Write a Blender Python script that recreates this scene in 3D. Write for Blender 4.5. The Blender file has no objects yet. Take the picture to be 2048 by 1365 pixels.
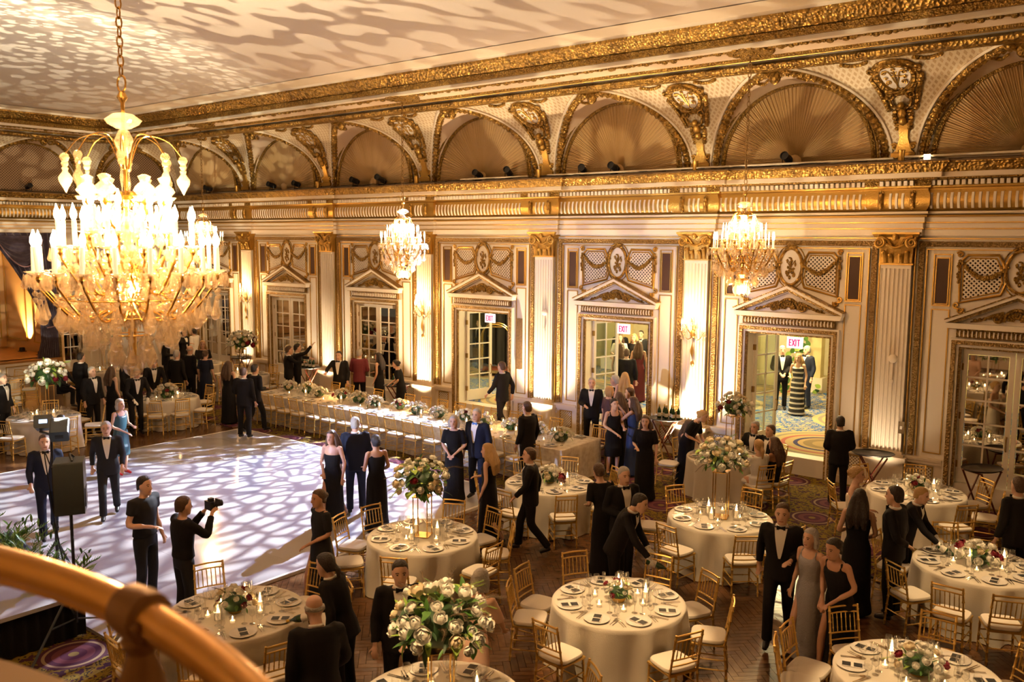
import bpy, bmesh, math, random
import numpy as np
from mathutils import Vector, Matrix
R = math.radians
PI = math.pi
random.seed(7)
scene = bpy.context.scene
col = scene.collection

# ------------------------------------------------------------------ camera
CAM = Vector((26.0735, -18.3739, 5.038))
FPX = 1761.73
def cam_axes(pitch=0.1161, yaw=-0.6743, roll=0.0068):
    f = Vector((math.sin(yaw)*math.cos(pitch), math.cos(yaw)*math.cos(pitch), -math.sin(pitch)))
    r = Vector((math.cos(yaw), -math.sin(yaw), 0)); u = r.cross(f)
    c, s = math.cos(roll), math.sin(roll)
    return c*r+s*u, -s*r+c*u, f
CR, CU, CF = cam_axes()
cd = bpy.data.cameras.new('camera'); cd.sensor_width = 36; cd.lens = FPX/2048*36
cd.clip_start = 0.05; cd.clip_end = 200
cd.dof.use_dof = True; cd.dof.focus_distance = 15.5; cd.dof.aperture_fstop = 2.2
cam = bpy.data.objects.new('camera', cd); col.objects.link(cam)
cam.matrix_world = Matrix((( CR.x, CU.x, -CF.x, CAM.x), (CR.y, CU.y, -CF.y, CAM.y), (CR.z, CU.z, -CF.z, CAM.z), (0, 0, 0, 1)))
scene.camera = cam
def at(px, py, z=0.0):
    """the place on the level z that the photograph shows at a pixel (for measuring positions)"""
    d = CR*((px-1024)/FPX)+CU*((682.5-py)/FPX)+CF
    t = (z-CAM.z)/d.z
    return CAM+d*t

# ------------------------------------------------------------------ view, world
vs = scene.view_settings
vs.view_transform = 'Standard'; vs.look = 'None'; vs.gamma = 1.0; vs.use_curve_mapping = False
vs.exposure = 1.0
scene.display_settings.display_device = 'sRGB'
w = bpy.data.worlds.new('world'); scene.world = w; w.use_nodes = True
w.node_tree.nodes['Background'].inputs[0].default_value = (1.0, 0.78, 0.5, 1)
w.node_tree.nodes['Background'].inputs[1].default_value = 0.05
cy = scene.cycles
cy.max_bounces = 4; cy.diffuse_bounces = 2; cy.glossy_bounces = 2; cy.transmission_bounces = 2; cy.transparent_max_bounces = 10
cy.use_light_tree = False; cy.use_adaptive_sampling = True; cy.adaptive_threshold = 0.05
cy.caustics_reflective = False; cy.caustics_refractive = False
cy.sample_clamp_indirect = 4.0; cy.sample_clamp_direct = 0.0

# ------------------------------------------------------------------ lights of the room (lamps' own light sits in their builders)
def lamp(name, kind, loc, energy, color, target=None, parent=None, **kw):
    l = bpy.data.lights.new(name, kind); l.energy = energy; l.color = color
    for k, v in kw.items(): setattr(l, k, v)
    o = bpy.data.objects.new(name, l); col.objects.link(o); o.location = loc
    if parent: o.parent = parent
    if target is not None:
        o.rotation_euler = (Vector(target)-Vector(loc)).to_track_quat('-Z', 'Y').to_euler()
    return o
WARM = (1.0, 0.60, 0.26); CANDLE = (1.0, 0.50, 0.17); COOLW = (0.80, 0.87, 1.0)
def gobo(lo, kind, scale, lowv):
    """a pattern wheel in a projector: the lamp's light is cut by a procedural pattern in the beam's own direction"""
    l = lo.data; l.use_nodes = True; nt = l.node_tree; n = nt.nodes; k = nt.links
    em = n['Emission']
    tc = n.new('ShaderNodeTexCoord'); sep = n.new('ShaderNodeSeparateXYZ'); k.new(tc.outputs['Normal'], sep.inputs[0])
    dv = n.new('ShaderNodeMath'); dv.operation = 'DIVIDE'; k.new(sep.outputs[0], dv.inputs[0]); k.new(sep.outputs[2], dv.inputs[1])
    dw = n.new('ShaderNodeMath'); dw.operation = 'DIVIDE'; k.new(sep.outputs[1], dw.inputs[0]); k.new(sep.outputs[2], dw.inputs[1])
    cb = n.new('ShaderNodeCombineXYZ'); k.new(dv.outputs[0], cb.inputs[0]); k.new(dw.outputs[0], cb.inputs[1])
    mp = n.new('ShaderNodeMapping'); k.new(cb.outputs[0], mp.inputs[0]); mp.inputs['Scale'].default_value = scale
    rp = n.new('ShaderNodeValToRGB'); e = rp.color_ramp.elements
    if kind == 'cells':
        nz = n.new('ShaderNodeTexNoise'); k.new(mp.outputs[0], nz.inputs[0]); nz.inputs['Scale'].default_value = 1.5
        mx = n.new('ShaderNodeMix'); mx.data_type = 'VECTOR'; mx.inputs[0].default_value = 0.22
        k.new(mp.outputs[0], mx.inputs[4]); k.new(nz.outputs['Color'], mx.inputs[5])
        t = n.new('ShaderNodeTexVoronoi'); t.feature = 'DISTANCE_TO_EDGE'; k.new(mx.outputs[1], t.inputs[0])
        k.new(t.outputs['Distance'], rp.inputs[0])
        e[0].position = 0.05; e[0].color = (lowv*0.8, lowv*0.9, lowv*1.6, 1); e[1].position = 0.28; e[1].color = (1, 1, 1, 1)
    else:
        t = n.new('ShaderNodeTexVoronoi'); t.feature = 'SMOOTH_F1' if kind == 'leaf' else 'F1'; t.inputs['Randomness'].default_value = 1.0
        k.new(mp.outputs[0], t.inputs[0]); k.new(t.outputs['Distance'], rp.inputs[0])
        e[0].position = 0.40; e[0].color = (1, 1, 1, 1); e[1].position = 0.48; e[1].color = (lowv, lowv, lowv, 1)
    k.new(rp.outputs[0], em.inputs[0])
# pattern projectors: two lanterns on the ledge throw leaf cells on the dance floor, the light stand throws patterns on ceiling and wall
g1 = lamp('dance_floor_beam', 'SPOT', (11.4, -0.7, 7.2), 14500, COOLW, (10.6, -9.2, 0), spot_size=R(58), spot_blend=0.25, shadow_soft_size=0.03)
gobo(g1, 'cells', (7.5, 7.5, 1), 0.14)
g2 = lamp('ceiling_projector_beam', 'SPOT', (14.0, -12.8, 2.6), 4200, (1.0, 0.90, 0.64), (1.0, -10.0, 8.9), spot_size=R(75), spot_blend=0.4, shadow_soft_size=0.02)
gobo(g2, 'spots', (7, 10, 1), 0.3)
g3 = lamp('ceiling_leaf_beam', 'SPOT', (14.2, -13.2, 2.6), 2300, (1.0, 0.80, 0.50), (14.0, -7.5, 8.9), spot_size=R(95), spot_blend=0.4, shadow_soft_size=0.02)
gobo(g3, 'leaf', (4.6, 3, 1), 0.2)
g4 = lamp('wall_projector_beam', 'SPOT', (13.9, -13.0, 2.55), 900, (0.86, 0.92, 1.0), (15.0, 0, 2.2), spot_size=R(40), spot_blend=0.5, shadow_soft_size=0.05)
gobo(g4, 'cells', (7, 7, 1), 0.6)
# narrow pin spots from the ceiling on the tables
PIN = (1.0, 0.65, 0.31)
def pin(px, py, e, z=0.9, dx=0.0, dy=-1.8, size=15):
    p = at(px, py, z); lamp('table_pin_spot', 'SPOT', (p.x+dx, p.y+dy, 8.6), e, PIN, p, spot_size=R(size), spot_blend=0.35, shadow_soft_size=0.04)
for px_, py_, e_ in ((845, 1072, 800), (1237, 1203, 1300), (1440, 1035, 900), (1100, 966, 700), (1832, 983, 850), (1955, 1130, 1000), (1835, 1340, 1000), (470, 1225, 800), (885, 1370, 700)): pin(px_, py_, e_)
pin(880, 1230, 900, 1.65, 0.3, -2.2, 11)
# ------------------------------------------------------------------ mesh helpers
class MB:
    def __init__(s): s.v = []; s.f = []
    def add(s, v, f):
        b = len(s.v); s.v += [tuple(p) for p in v]; s.f += [tuple(i+b for i in q) for q in f]; return s
    def box(s, c, d, rz=0, M=None):
        x, y, z = d[0]/2, d[1]/2, d[2]/2; cs, sn = math.cos(rz), math.sin(rz)
        v = []
        for k in ((-1,-1,-1),(1,-1,-1),(1,1,-1),(-1,1,-1),(-1,-1,1),(1,-1,1),(1,1,1),(-1,1,1)):
            a, b2 = k[0]*x, k[1]*y
            p = Vector((c[0]+a*cs-b2*sn, c[1]+a*sn+b2*cs, c[2]+k[2]*z))
            v.append(M @ p if M else p)
        return s.add(v, [(0,3,2,1),(4,5,6,7),(0,1,5,4),(1,2,6,5),(2,3,7,6),(3,0,4,7)])
    def rings(s, rs, closed=True, cap=True, loop=False):
        n = len(rs[0]); v = [p for r in rs for p in r]; f = []
        m = len(rs)
        for i in range(m if loop else m-1):
            for j in range(n if closed else n-1):
                a, b2 = i*n+j, i*n+(j+1) % n; i2 = ((i+1) % m)*n
                f.append((a, b2, i2+(j+1) % n, i2+j))
        if cap and closed and not loop:
            f.append(tuple(range(n-1, -1, -1))); f.append(tuple((m-1)*n+j for j in range(n)))
        return s.add(v, f)
    def lathe(s, prof, seg=16, c=(0,0,0), M=None, a0=0, a1=2*PI, cap=False, sx=1, sy=1):
        full = abs(a1-a0-2*PI) < 1e-6; n = seg if full else seg+1; rs = []
        for r, z in prof:
            ring = []
            for j in range(n):
                t = a0+(a1-a0)*j/seg
                p = Vector((c[0]+r*sx*math.cos(t), c[1]+r*sy*math.sin(t), c[2]+z)); ring.append(M @ p if M else p)
            rs.append(ring)
        return s.rings(rs, closed=full, cap=cap)
    def tube(s, path, r, seg=6, cap=True, loop=False, flat=1.0):
        P = [Vector(p) for p in path]; n = len(P)
        rr = r if isinstance(r, (list, tuple)) else [r]*n
        rs = []; nrm = None
        for i in range(n):
            a = P[(i-1) % n] if (i > 0 or loop) else P[i]; b2 = P[(i+1) % n] if (i < n-1 or loop) else P[i]
            t = (b2-a)
            if t.length < 1e-9: t = Vector((0, 0, 1))
            t.normalize()
            if nrm is None:
                nrm = t.cross(Vector((0, 0, 1)))
                if nrm.length < 1e-3: nrm = t.cross(Vector((1, 0, 0)))
                nrm.normalize()
            else:
                nrm = nrm-t*nrm.dot(t)
                if nrm.length < 1e-6: nrm = t.cross(Vector((1, 0, 0)))
                nrm.normalize()
            bn = t.cross(nrm)
            rs.append([P[i]+nrm*(rr[i]*math.cos(2*PI*j/seg))+bn*(rr[i]*flat*math.sin(2*PI*j/seg)) for j in range(seg)])
        return s.rings(rs, cap=cap, loop=loop)
    def ball(s, c, r, seg=8, rg=5, M=None):
        if not isinstance(r, (list, tuple)): r = (r, r, r)
        rs = []
        for i in range(rg+1):
            t = PI*i/rg; q = max(math.sin(t), 0.02)
            ring = [Vector((c[0]+r[0]*q*math.cos(2*PI*j/seg), c[1]+r[1]*q*math.sin(2*PI*j/seg), c[2]-r[2]*math.cos(t))) for j in range(seg)]
            rs.append([M @ p for p in ring] if M else ring)
        return s.rings(rs)
    def prism(s, pts, y0, y1):
        """polygon in x,z pushed from y0 to y1"""
        n = len(pts); v = [(p[0], y0, p[1]) for p in pts]+[(p[0], y1, p[1]) for p in pts]
        f = [tuple(range(n)), tuple(range(2*n-1, n-1, -1))]+[(i, n+i, n+(i+1) % n, (i+1) % n) for i in range(n)]
        return s.add(v, f)
    def grid(s, fn, nu, nv):
        v = [fn(i/nu, j/nv) for j in range(nv+1) for i in range(nu+1)]
        f = [(j*(nu+1)+i, j*(nu+1)+i+1, (j+1)*(nu+1)+i+1, (j+1)*(nu+1)+i) for j in range(nv) for i in range(nu)]
        return s.add(v, f)
    def map(s, fn): s.v = [tuple(fn(*p)) for p in s.v]; return s
    def mesh(s, name, mat=None, smooth=True, ang=40):
        me = bpy.data.meshes.new(name); me.from_pydata(s.v, [], s.f)
        bm = bmesh.new(); bm.from_mesh(me); bmesh.ops.recalc_face_normals(bm, faces=bm.faces); bm.to_mesh(me); bm.free()
        if smooth:
            me.shade_smooth(); me.set_sharp_from_angle(angle=R(ang))
        if mat: me.materials.append(mat)
        return me
def put(name, me, parent=None, loc=(0,0,0), rz=0, mat=None, scale=None, rot=None):
    o = bpy.data.objects.new(name, me); col.objects.link(o); o.location = loc
    o.rotation_euler = rot if rot is not None else (0, 0, rz)
    if scale is not None: o.scale = scale if isinstance(scale, (tuple, list)) else (scale,)*3
    if parent: o.parent = parent
    if mat and me:
        if len(me.materials) == 0: me.materials.append(mat)
        elif me.materials[0] != mat:
            o.material_slots[0].link = 'OBJECT'; o.material_slots[0].material = mat
    return o
def tag(o, label, cat, group=None, kind=None):
    o['label'] = label; o['category'] = cat
    if group: o['group'] = group
    if kind: o['kind'] = kind
    return o
def root(name, loc=(0,0,0), rz=0, label=None, cat=None, group=None):
    o = put(name, None, None, loc, rz)
    if label: tag(o, label, cat, group)
    return o
def struct(o): o['kind'] = 'structure'; return o
def stuff(o): o['kind'] = 'stuff'; return o
def clone(src, loc=None, rz=None, label=None, group=None, parent=None):
    c = src.copy(); col.objects.link(c)
    if parent: c.parent = parent
    if loc is not None: c.location = loc
    if rz is not None: c.rotation_euler = (0, 0, rz)
    if label: c['label'] = label
    if group: c['group'] = group
    for ch in src.children: clone(ch, parent=c)
    return c
def curve(pts, n=8):
    """a smooth line through points (Catmull-Rom)"""
    P = [Vector(p) for p in pts]; P = [P[0]*2-P[1]]+P+[P[-1]*2-P[-2]]; out = []
    for i in range(1, len(P)-2):
        for k in range(n):
            t = k/n; a, b2, c, d = P[i-1], P[i], P[i+1], P[i+2]
            out.append(0.5*((2*b2)+(c-a)*t+(2*a-5*b2+4*c-d)*t*t+(3*b2-a-3*c+d)*t**3))
    return out+[P[-2]]
def spiral(cx, cz, r0, turns, y=0, sgn=1, a0=0, n=22, r1=0.15):
    return [(cx+sgn*r0*(1-(1-r1)*i/n)*math.cos(a0+turns*2*PI*i/n), y, cz+r0*(1-(1-r1)*i/n)*math.sin(a0+turns*2*PI*i/n)) for i in range(n+1)]

# ------------------------------------------------------------------ materials
def mat(name, color, rough=0.5, metal=0.0, spec=0.5, bump=None, vary=None, emit=None, sheen=0, coat=0, alpha=None):
    m = bpy.data.materials.new(name); m.use_nodes = True; nt = m.node_tree; b = nt.nodes['Principled BSDF']
    b.inputs['Base Color'].default_value = (*color, 1); b.inputs['Roughness'].default_value = rough
    b.inputs['Metallic'].default_value = metal; b.inputs['Specular IOR Level'].default_value = spec
    if coat: b.inputs['Coat Weight'].default_value = coat
    if sheen: b.inputs['Sheen Weight'].default_value = sheen
    if emit: b.inputs['Emission Color'].default_value = (*emit[0], 1); b.inputs['Emission Strength'].default_value = emit[1]
    tc = None
    if bump or vary:
        tc = nt.nodes.new('ShaderNodeTexCoord')
    if vary:
        nz = nt.nodes.new('ShaderNodeTexNoise'); nz.inputs['Scale'].default_value = vary[0]; nz.inputs['Detail'].default_value = 4
        nt.links.new(tc.outputs['Object'], nz.inputs[0])
        rp = nt.nodes.new('ShaderNodeValToRGB'); rp.color_ramp.elements[0].position = 0.3; rp.color_ramp.elements[1].position = 0.7
        rp.color_ramp.elements[0].color = (*vary[1], 1); rp.color_ramp.elements[1].color = (*color, 1)
        nt.links.new(nz.outputs[0], rp.inputs[0]); nt.links.new(rp.outputs[0], b.inputs['Base Color'])
    if bump:
        kind, sc, st = bump
        t = nt.nodes.new('ShaderNodeTexVoronoi' if kind == 'voronoi' else 'ShaderNodeTexNoise'); t.inputs['Scale'].default_value = sc
        nt.links.new(tc.outputs['Object'], t.inputs[0])
        bp = nt.nodes.new('ShaderNodeBump'); bp.inputs['Strength'].default_value = st; bp.inputs['Distance'].default_value = 0.03
        nt.links.new(t.outputs[0], bp.inputs['Height']); nt.links.new(bp.outputs[0], b.inputs['Normal'])
    return m
def nodes_of(m): nt = m.node_tree; return nt.nodes, nt.links, nt.nodes['Principled BSDF']
M = {}
M['plaster'] = mat('plaster', (0.84, 0.73, 0.58), 0.55)
M['plaster_bright'] = mat('plaster_bright', (0.92, 0.85, 0.75), 0.5)
M['peach'] = mat('peach_plaster', (0.78, 0.60, 0.42), 0.6)
M['gold'] = mat('gilding', (0.60, 0.37, 0.09), 0.36, 0.85, bump=('noise', 30, 0.25))
M['gold_rich'] = mat('gilded_ornament', (0.58, 0.35, 0.08), 0.36, 0.8, bump=('voronoi', 16, 1.0), vary=(11, (0.20, 0.115, 0.03)))
M['gold_leaf'] = mat('gilded_leafwork', (0.50, 0.31, 0.07), 0.42, 0.75, bump=('voronoi', 30, 1.0), vary=(22, (0.18, 0.10, 0.027)))
M['gold_pale'] = mat('pale_gilding', (0.48, 0.31, 0.11), 0.42, 0.65, bump=('voronoi', 34, 1.0), vary=(24, (0.22, 0.13, 0.04)))
M['brass'] = mat('brass', (0.85, 0.55, 0.16), 0.22, 1.0)
M['chair_gold'] = mat('chair_gold', (0.80, 0.54, 0.16), 0.30, 0.7)
M['cushion'] = mat('ivory_cushion', (0.88, 0.81, 0.70), 0.75, bump=('noise', 60, 0.1))
M['cloth'] = mat('ivory_tablecloth', (0.74, 0.68, 0.57), 0.7, bump=('noise', 90, 0.12), sheen=0.2)
M['brocade'] = mat('brocade_tablecloth', (0.80, 0.73, 0.60), 0.6, vary=(11, (0.55, 0.45, 0.33)), sheen=0.2)
M['china'] = mat('china', (0.88, 0.85, 0.80), 0.15, coat=0.4)
M['menu'] = mat('menu_card', (0.03, 0.035, 0.04), 0.5)
M['napkin'] = mat('napkin', (0.86, 0.82, 0.75), 0.8)
M['silver'] = mat('silver', (0.80, 0.78, 0.74), 0.18, 1.0)
M['black'] = mat('black_paint', (0.012, 0.012, 0.014), 0.4)
M['black_cloth'] = mat('black_cloth', (0.007, 0.006, 0.007), 0.85, spec=0.25, bump=('noise', 40, 0.2))
M['suit'] = mat('black_suit', (0.007, 0.006, 0.007), 0.8, spec=0.25)
M['navy'] = mat('navy_suit', (0.010, 0.014, 0.034), 0.78, spec=0.25)
M['maroon'] = mat('maroon_jacket', (0.16, 0.02, 0.03), 0.7)
M['charcoal'] = mat('charcoal_cloth', (0.016, 0.016, 0.019), 0.8, spec=0.25)
M['teal'] = mat('teal_satin', (0.02, 0.07, 0.10), 0.4)
M['blue'] = mat('blue_dress', (0.02, 0.045, 0.16), 0.5)
M['royal'] = mat('royal_blue', (0.05, 0.16, 0.60), 0.5)
M['plum'] = mat('plum_dress', (0.07, 0.03, 0.045), 0.6)
M['white'] = mat('white_shirt', (0.85, 0.83, 0.80), 0.7)
M['offwhite'] = mat('cream_blouse', (0.78, 0.70, 0.60), 0.7)
M['blush'] = mat('blush_top', (0.80, 0.52, 0.38), 0.7)
M['silver_grey'] = mat('grey_sequin_dress', (0.35, 0.34, 0.36), 0.45, 0.2, bump=('noise', 80, 0.4))
M['khaki'] = mat('gold_dress', (0.42, 0.30, 0.10), 0.4, 0.2)
M['skin'] = mat('skin', (0.70, 0.43, 0.30), 0.5)
M['skin_tan'] = mat('tanned_skin', (0.52, 0.28, 0.18), 0.5)
M['hair_dark'] = mat('dark_hair', (0.02, 0.013, 0.01), 0.5, bump=('noise', 60, 0.5))
M['hair_brown'] = mat('brown_hair', (0.08, 0.04, 0.02), 0.5, bump=('noise', 60, 0.5))
M['hair_blond'] = mat('blond_hair', (0.50, 0.31, 0.12), 0.5, bump=('noise', 60, 0.5))
M['hair_grey'] = mat('grey_hair', (0.42, 0.40, 0.38), 0.55, bump=('noise', 60, 0.5))
M['lips'] = mat('lips', (0.40, 0.12, 0.10), 0.5)
M['red'] = mat('red_shoes', (0.55, 0.02, 0.02), 0.35)
M['rose_white'] = mat('white_rose', (0.93, 0.90, 0.80), 0.6)
M['rose_cream'] = mat('cream_rose', (0.86, 0.72, 0.48), 0.6)
M['rose_red'] = mat('red_rose', (0.22, 0.005, 0.02), 0.55)
M['leaf'] = mat('green_leaf', (0.09, 0.22, 0.035), 0.45, vary=(3, (0.05, 0.13, 0.02)))
M['leaf_lime'] = mat('light_leaf', (0.28, 0.42, 0.06), 0.45)
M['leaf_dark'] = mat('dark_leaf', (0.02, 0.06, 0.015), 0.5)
M['twig'] = mat('twig', (0.12, 0.08, 0.04), 0.8)
M['wax'] = mat('candle_wax', (0.90, 0.80, 0.62), 0.5, emit=((1, 0.6, 0.25), 0.35))
M['flame'] = mat('flame', (1, 0.7, 0.3), 0.5, emit=((1.0, 0.62, 0.26), 28))
M['bulb'] = mat('lit_bulb', (1, 0.9, 0.7), 0.3, emit=((1.0, 0.74, 0.42), 22))
M['candle_sleeve'] = mat('candle_sleeve', (0.92, 0.82, 0.66), 0.45, emit=((1.0, 0.66, 0.34), 0.5))
M['purple'] = mat('purple_velvet', (0.10, 0.07, 0.11), 0.8, sheen=0.4, vary=(8, (0.06, 0.04, 0.07)))
M['purple_trim'] = mat('velvet_fringe', (0.36, 0.22, 0.26), 0.7)
M['grille'] = mat('brown_grille', (0.075, 0.035, 0.02), 0.7)
M['dark_void'] = mat('dark_backing', (0.03, 0.017, 0.009), 0.9)
M['bronze_cloth'] = mat('column_speaker_cloth', (0.20, 0.12, 0.05), 0.7, vary=(20, (0.12, 0.07, 0.03)))
M['wood_red'] = mat('red_brown_wood', (0.16, 0.035, 0.015), 0.35)
M['stage_wood'] = mat('stage_boards', (0.50, 0.25, 0.08), 0.35, vary=(2, (0.36, 0.17, 0.05)))
M['white_gloss'] = mat('white_vinyl_floor', (0.46, 0.44, 0.46), 0.10, coat=0.0, spec=0.6)
M['white_edge'] = mat('white_edging', (0.80, 0.77, 0.72), 0.4)
M['sign'] = mat('exit_sign_face', (0.90, 0.86, 0.90), 0.5, emit=((1, 0.92, 1.0), 0.6))
M['sign_red'] = mat('exit_letters', (0.80, 0.02, 0.10), 0.5, emit=((1, 0.02, 0.12), 0.6))
M['bottle_green'] = mat('green_bottle', (0.01, 0.05, 0.015), 0.08, coat=0.6)
M['bottle_gold'] = mat('gold_foil', (0.8, 0.55, 0.12), 0.3, 0.9)
M['steel_blue'] = mat('grey_fixture', (0.06, 0.08, 0.10), 0.35, 0.3)
M['screen'] = mat('control_screen', (0.1, 0.2, 0.8), 0.3, emit=((0.5, 0.7, 1.0), 1.6))
M['hinge'] = mat('hinge_brass', (0.35, 0.22, 0.08), 0.4, 0.9)
M['hall_wall'] = mat('hall_wall', (0.72, 0.60, 0.30), 0.5, vary=(1.2, (0.60, 0.48, 0.22)))
M['hall_dark'] = mat('hall_dark_drape', (0.03, 0.025, 0.02), 0.8)
M['stage_wall'] = mat('stage_back_wall', (0.80, 0.50, 0.22), 0.6)

def mix_glass(name, tint, amount, rough=0.02, body=0.0):
    """clear glass: looks through, with mirror highlights at grazing angles"""
    m = bpy.data.materials.new(name); m.use_nodes = True; nt = m.node_tree; n = nt.nodes; k = nt.links
    n.remove(n['Principled BSDF']); out = n['Material Output']
    tr = n.new('ShaderNodeBsdfTransparent'); tr.inputs[0].default_value = (*tint, 1)
    gl = n.new('ShaderNodeBsdfGlossy'); gl.inputs['Roughness'].default_value = rough
    fr = n.new('ShaderNodeLayerWeight'); fr.inputs[0].default_value = 0.5
    pw = n.new('ShaderNodeMath'); pw.operation = 'POWER'; pw.inputs[1].default_value = 3.0; k.new(fr.outputs['Facing'], pw.inputs[0])
    ma = n.new('ShaderNodeMath'); ma.operation = 'MULTIPLY_ADD'; ma.inputs[1].default_value = 0.8; ma.inputs[2].default_value = amount; k.new(pw.outputs[0], ma.inputs[0])
    mx = n.new('ShaderNodeMixShader'); k.new(ma.outputs[0], mx.inputs[0]); k.new(tr.outputs[0], mx.inputs[1]); k.new(gl.outputs[0], mx.inputs[2])
    last = mx
    if body:
        df = n.new('ShaderNodeBsdfTranslucent'); df.inputs[0].default_value = (1.0, 0.88, 0.70, 1)
        d2 = n.new('ShaderNodeBsdfDiffuse'); d2.inputs[0].default_value = (1.0, 0.90, 0.74, 1)
        ad = n.new('ShaderNodeAddShader'); k.new(df.outputs[0], ad.inputs[0]); k.new(d2.outputs[0], ad.inputs[1])
        m2 = n.new('ShaderNodeMixShader'); m2.inputs[0].default_value = body; k.new(mx.outputs[0], m2.inputs[1]); k.new(ad.outputs[0], m2.inputs[2]); last = m2
    k.new(last.outputs[0], out.inputs[0])
    return m
M['glass'] = mix_glass('clear_glass', (0.97, 0.97, 0.96), 0.15)
M['crystal'] = mix_glass('cut_crystal', (0.96, 0.92, 0.85), 0.24, 0.02, body=0.13)
# mirrored door pane: a dark mirror
M['mirror'] = mat('mirror_pane', (0.62, 0.58, 0.52), 0.02, 1.0)
M['door_glass'] = mix_glass('door_glass', (0.80, 0.86, 0.84), 0.10)

def trellis(name, a, b2, sc, width, coords='Object', bumpy=0.4):
    """two diagonal sets of laths over a ground"""
    m = mat(name, a, 0.55); n, k, b = nodes_of(m)
    tc = n.new('ShaderNodeTexCoord'); sp = n.new('ShaderNodeSeparateXYZ'); k.new(tc.outputs[coords], sp.inputs[0])
    def stripes(sign):
        ad = n.new('ShaderNodeMath'); ad.operation = 'MULTIPLY_ADD'; k.new(sp.outputs[2], ad.inputs[0]); ad.inputs[1].default_value = sign; k.new(sp.outputs[0], ad.inputs[2])
        mu = n.new('ShaderNodeMath'); mu.operation = 'MULTIPLY'; mu.inputs[1].default_value = sc; k.new(ad.outputs[0], mu.inputs[0])
        fr = n.new('ShaderNodeMath'); fr.operation = 'FRACT'; k.new(mu.outputs[0], fr.inputs[0])
        lt = n.new('ShaderNodeMath'); lt.operation = 'LESS_THAN'; lt.inputs[1].default_value = width; k.new(fr.outputs[0], lt.inputs[0]); return lt
    s1, s2 = stripes(1.0), stripes(-1.0)
    mx = n.new('ShaderNodeMath'); mx.operation = 'MAXIMUM'; k.new(s1.outputs[0], mx.inputs[0]); k.new(s2.outputs[0], mx.inputs[1])
    cm = n.new('ShaderNodeMix'); cm.data_type = 'RGBA'; k.new(mx.outputs[0], cm.inputs[0]); cm.inputs[6].default_value = (*b2, 1); cm.inputs[7].default_value = (*a, 1)
    k.new(cm.outputs[2], b.inputs['Base Color'])
    bp = n.new('ShaderNodeBump'); bp.inputs['Strength'].default_value = bumpy; bp.inputs['Distance'].default_value = 0.02; k.new(mx.outputs[0], bp.inputs['Height']); k.new(bp.outputs[0], b.inputs['Normal'])
    return m
M['trellis'] = trellis('cream_trellis', (0.82, 0.70, 0.50), (0.62, 0.45, 0.25), 8.5, 0.42)
M['trellis_fine'] = trellis('grille_lattice', (0.80, 0.72, 0.58), (0.10, 0.06, 0.03), 15, 0.5)
M['dark_mesh'] = trellis('dark_mesh_screen', (0.44, 0.28, 0.15), (0.06, 0.035, 0.02), 11, 0.42)

def carpet(name, ground, tones, ring_cols, pitch):
    """woven carpet: round medallions set in rows on a ground of scrolling leaves"""
    m = mat(name, ground, 0.95); n, k, b = nodes_of(m)
    b.inputs['Specular IOR Level'].default_value = 0.1
    tc = n.new('ShaderNodeTexCoord'); mp = n.new('ShaderNodeMapping'); k.new(tc.outputs['Object'], mp.inputs[0]); mp.inputs['Scale'].default_value = (1/pitch[0], 1/pitch[1], 1)
    fr = n.new('ShaderNodeVectorMath'); fr.operation = 'FRACTION'; k.new(mp.outputs[0], fr.inputs[0])
    sb = n.new('ShaderNodeVectorMath'); sb.operation = 'SUBTRACT'; sb.inputs[1].default_value = (0.5, 0.5, 0); k.new(fr.outputs[0], sb.inputs[0])
    ml = n.new('ShaderNodeVectorMath'); ml.operation = 'MULTIPLY'; ml.inputs[1].default_value = (pitch[0], pitch[1], 0); k.new(sb.outputs[0], ml.inputs[0])
    ln = n.new('ShaderNodeVectorMath'); ln.operation = 'LENGTH'; k.new(ml.outputs[0], ln.inputs[0])
    rp = n.new('ShaderNodeValToRGB'); rp.color_ramp.interpolation = 'CONSTANT'; els = rp.color_ramp.elements
    els[0].position = 0; els[0].color = (*ring_cols[0][1], 1)
    for i, (pos, c) in enumerate(ring_cols[1:]):
        pos = pos/ring_cols[-1][0]; e = els[1] if i == 0 else els.new(pos)
        e.position = pos; e.color = (*c, 1)
    dvn = n.new('ShaderNodeMath'); dvn.operation = 'DIVIDE'; dvn.inputs[1].default_value = ring_cols[-1][0]; k.new(ln.outputs['Value'], dvn.inputs[0]); k.new(dvn.outputs[0], rp.inputs[0])
    n2 = n.new('ShaderNodeTexNoise'); n2.inputs['Scale'].default_value = 7; n2.inputs['Detail'].default_value = 3; k.new(tc.outputs['Object'], n2.inputs[0])
    r2 = n.new('ShaderNodeValToRGB'); r2.color_ramp.interpolation = 'CONSTANT'; e2 = r2.color_ramp.elements
    e2[0].position = 0; e2[0].color = (*tones[0], 1); e2[1].position = 0.44; e2[1].color = (*ground, 1)
    for pos, c in ((0.54, tones[1]), (0.585, ground), (0.64, tones[2])):
        e = e2.new(pos); e.color = (*c, 1)
    k.new(n2.outputs[0], r2.inputs[0])
    lt = n.new('ShaderNodeMath'); lt.operation = 'LESS_THAN'; lt.inputs[1].default_value = ring_cols[-1][0]; k.new(ln.outputs['Value'], lt.inputs[0])
    cm = n.new('ShaderNodeMix'); cm.data_type = 'RGBA'; k.new(lt.outputs[0], cm.inputs[0]); k.new(r2.outputs[0], cm.inputs[6]); k.new(rp.outputs[0], cm.inputs[7])
    k.new(cm.outputs[2], b.inputs['Base Color'])
    return m
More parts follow.
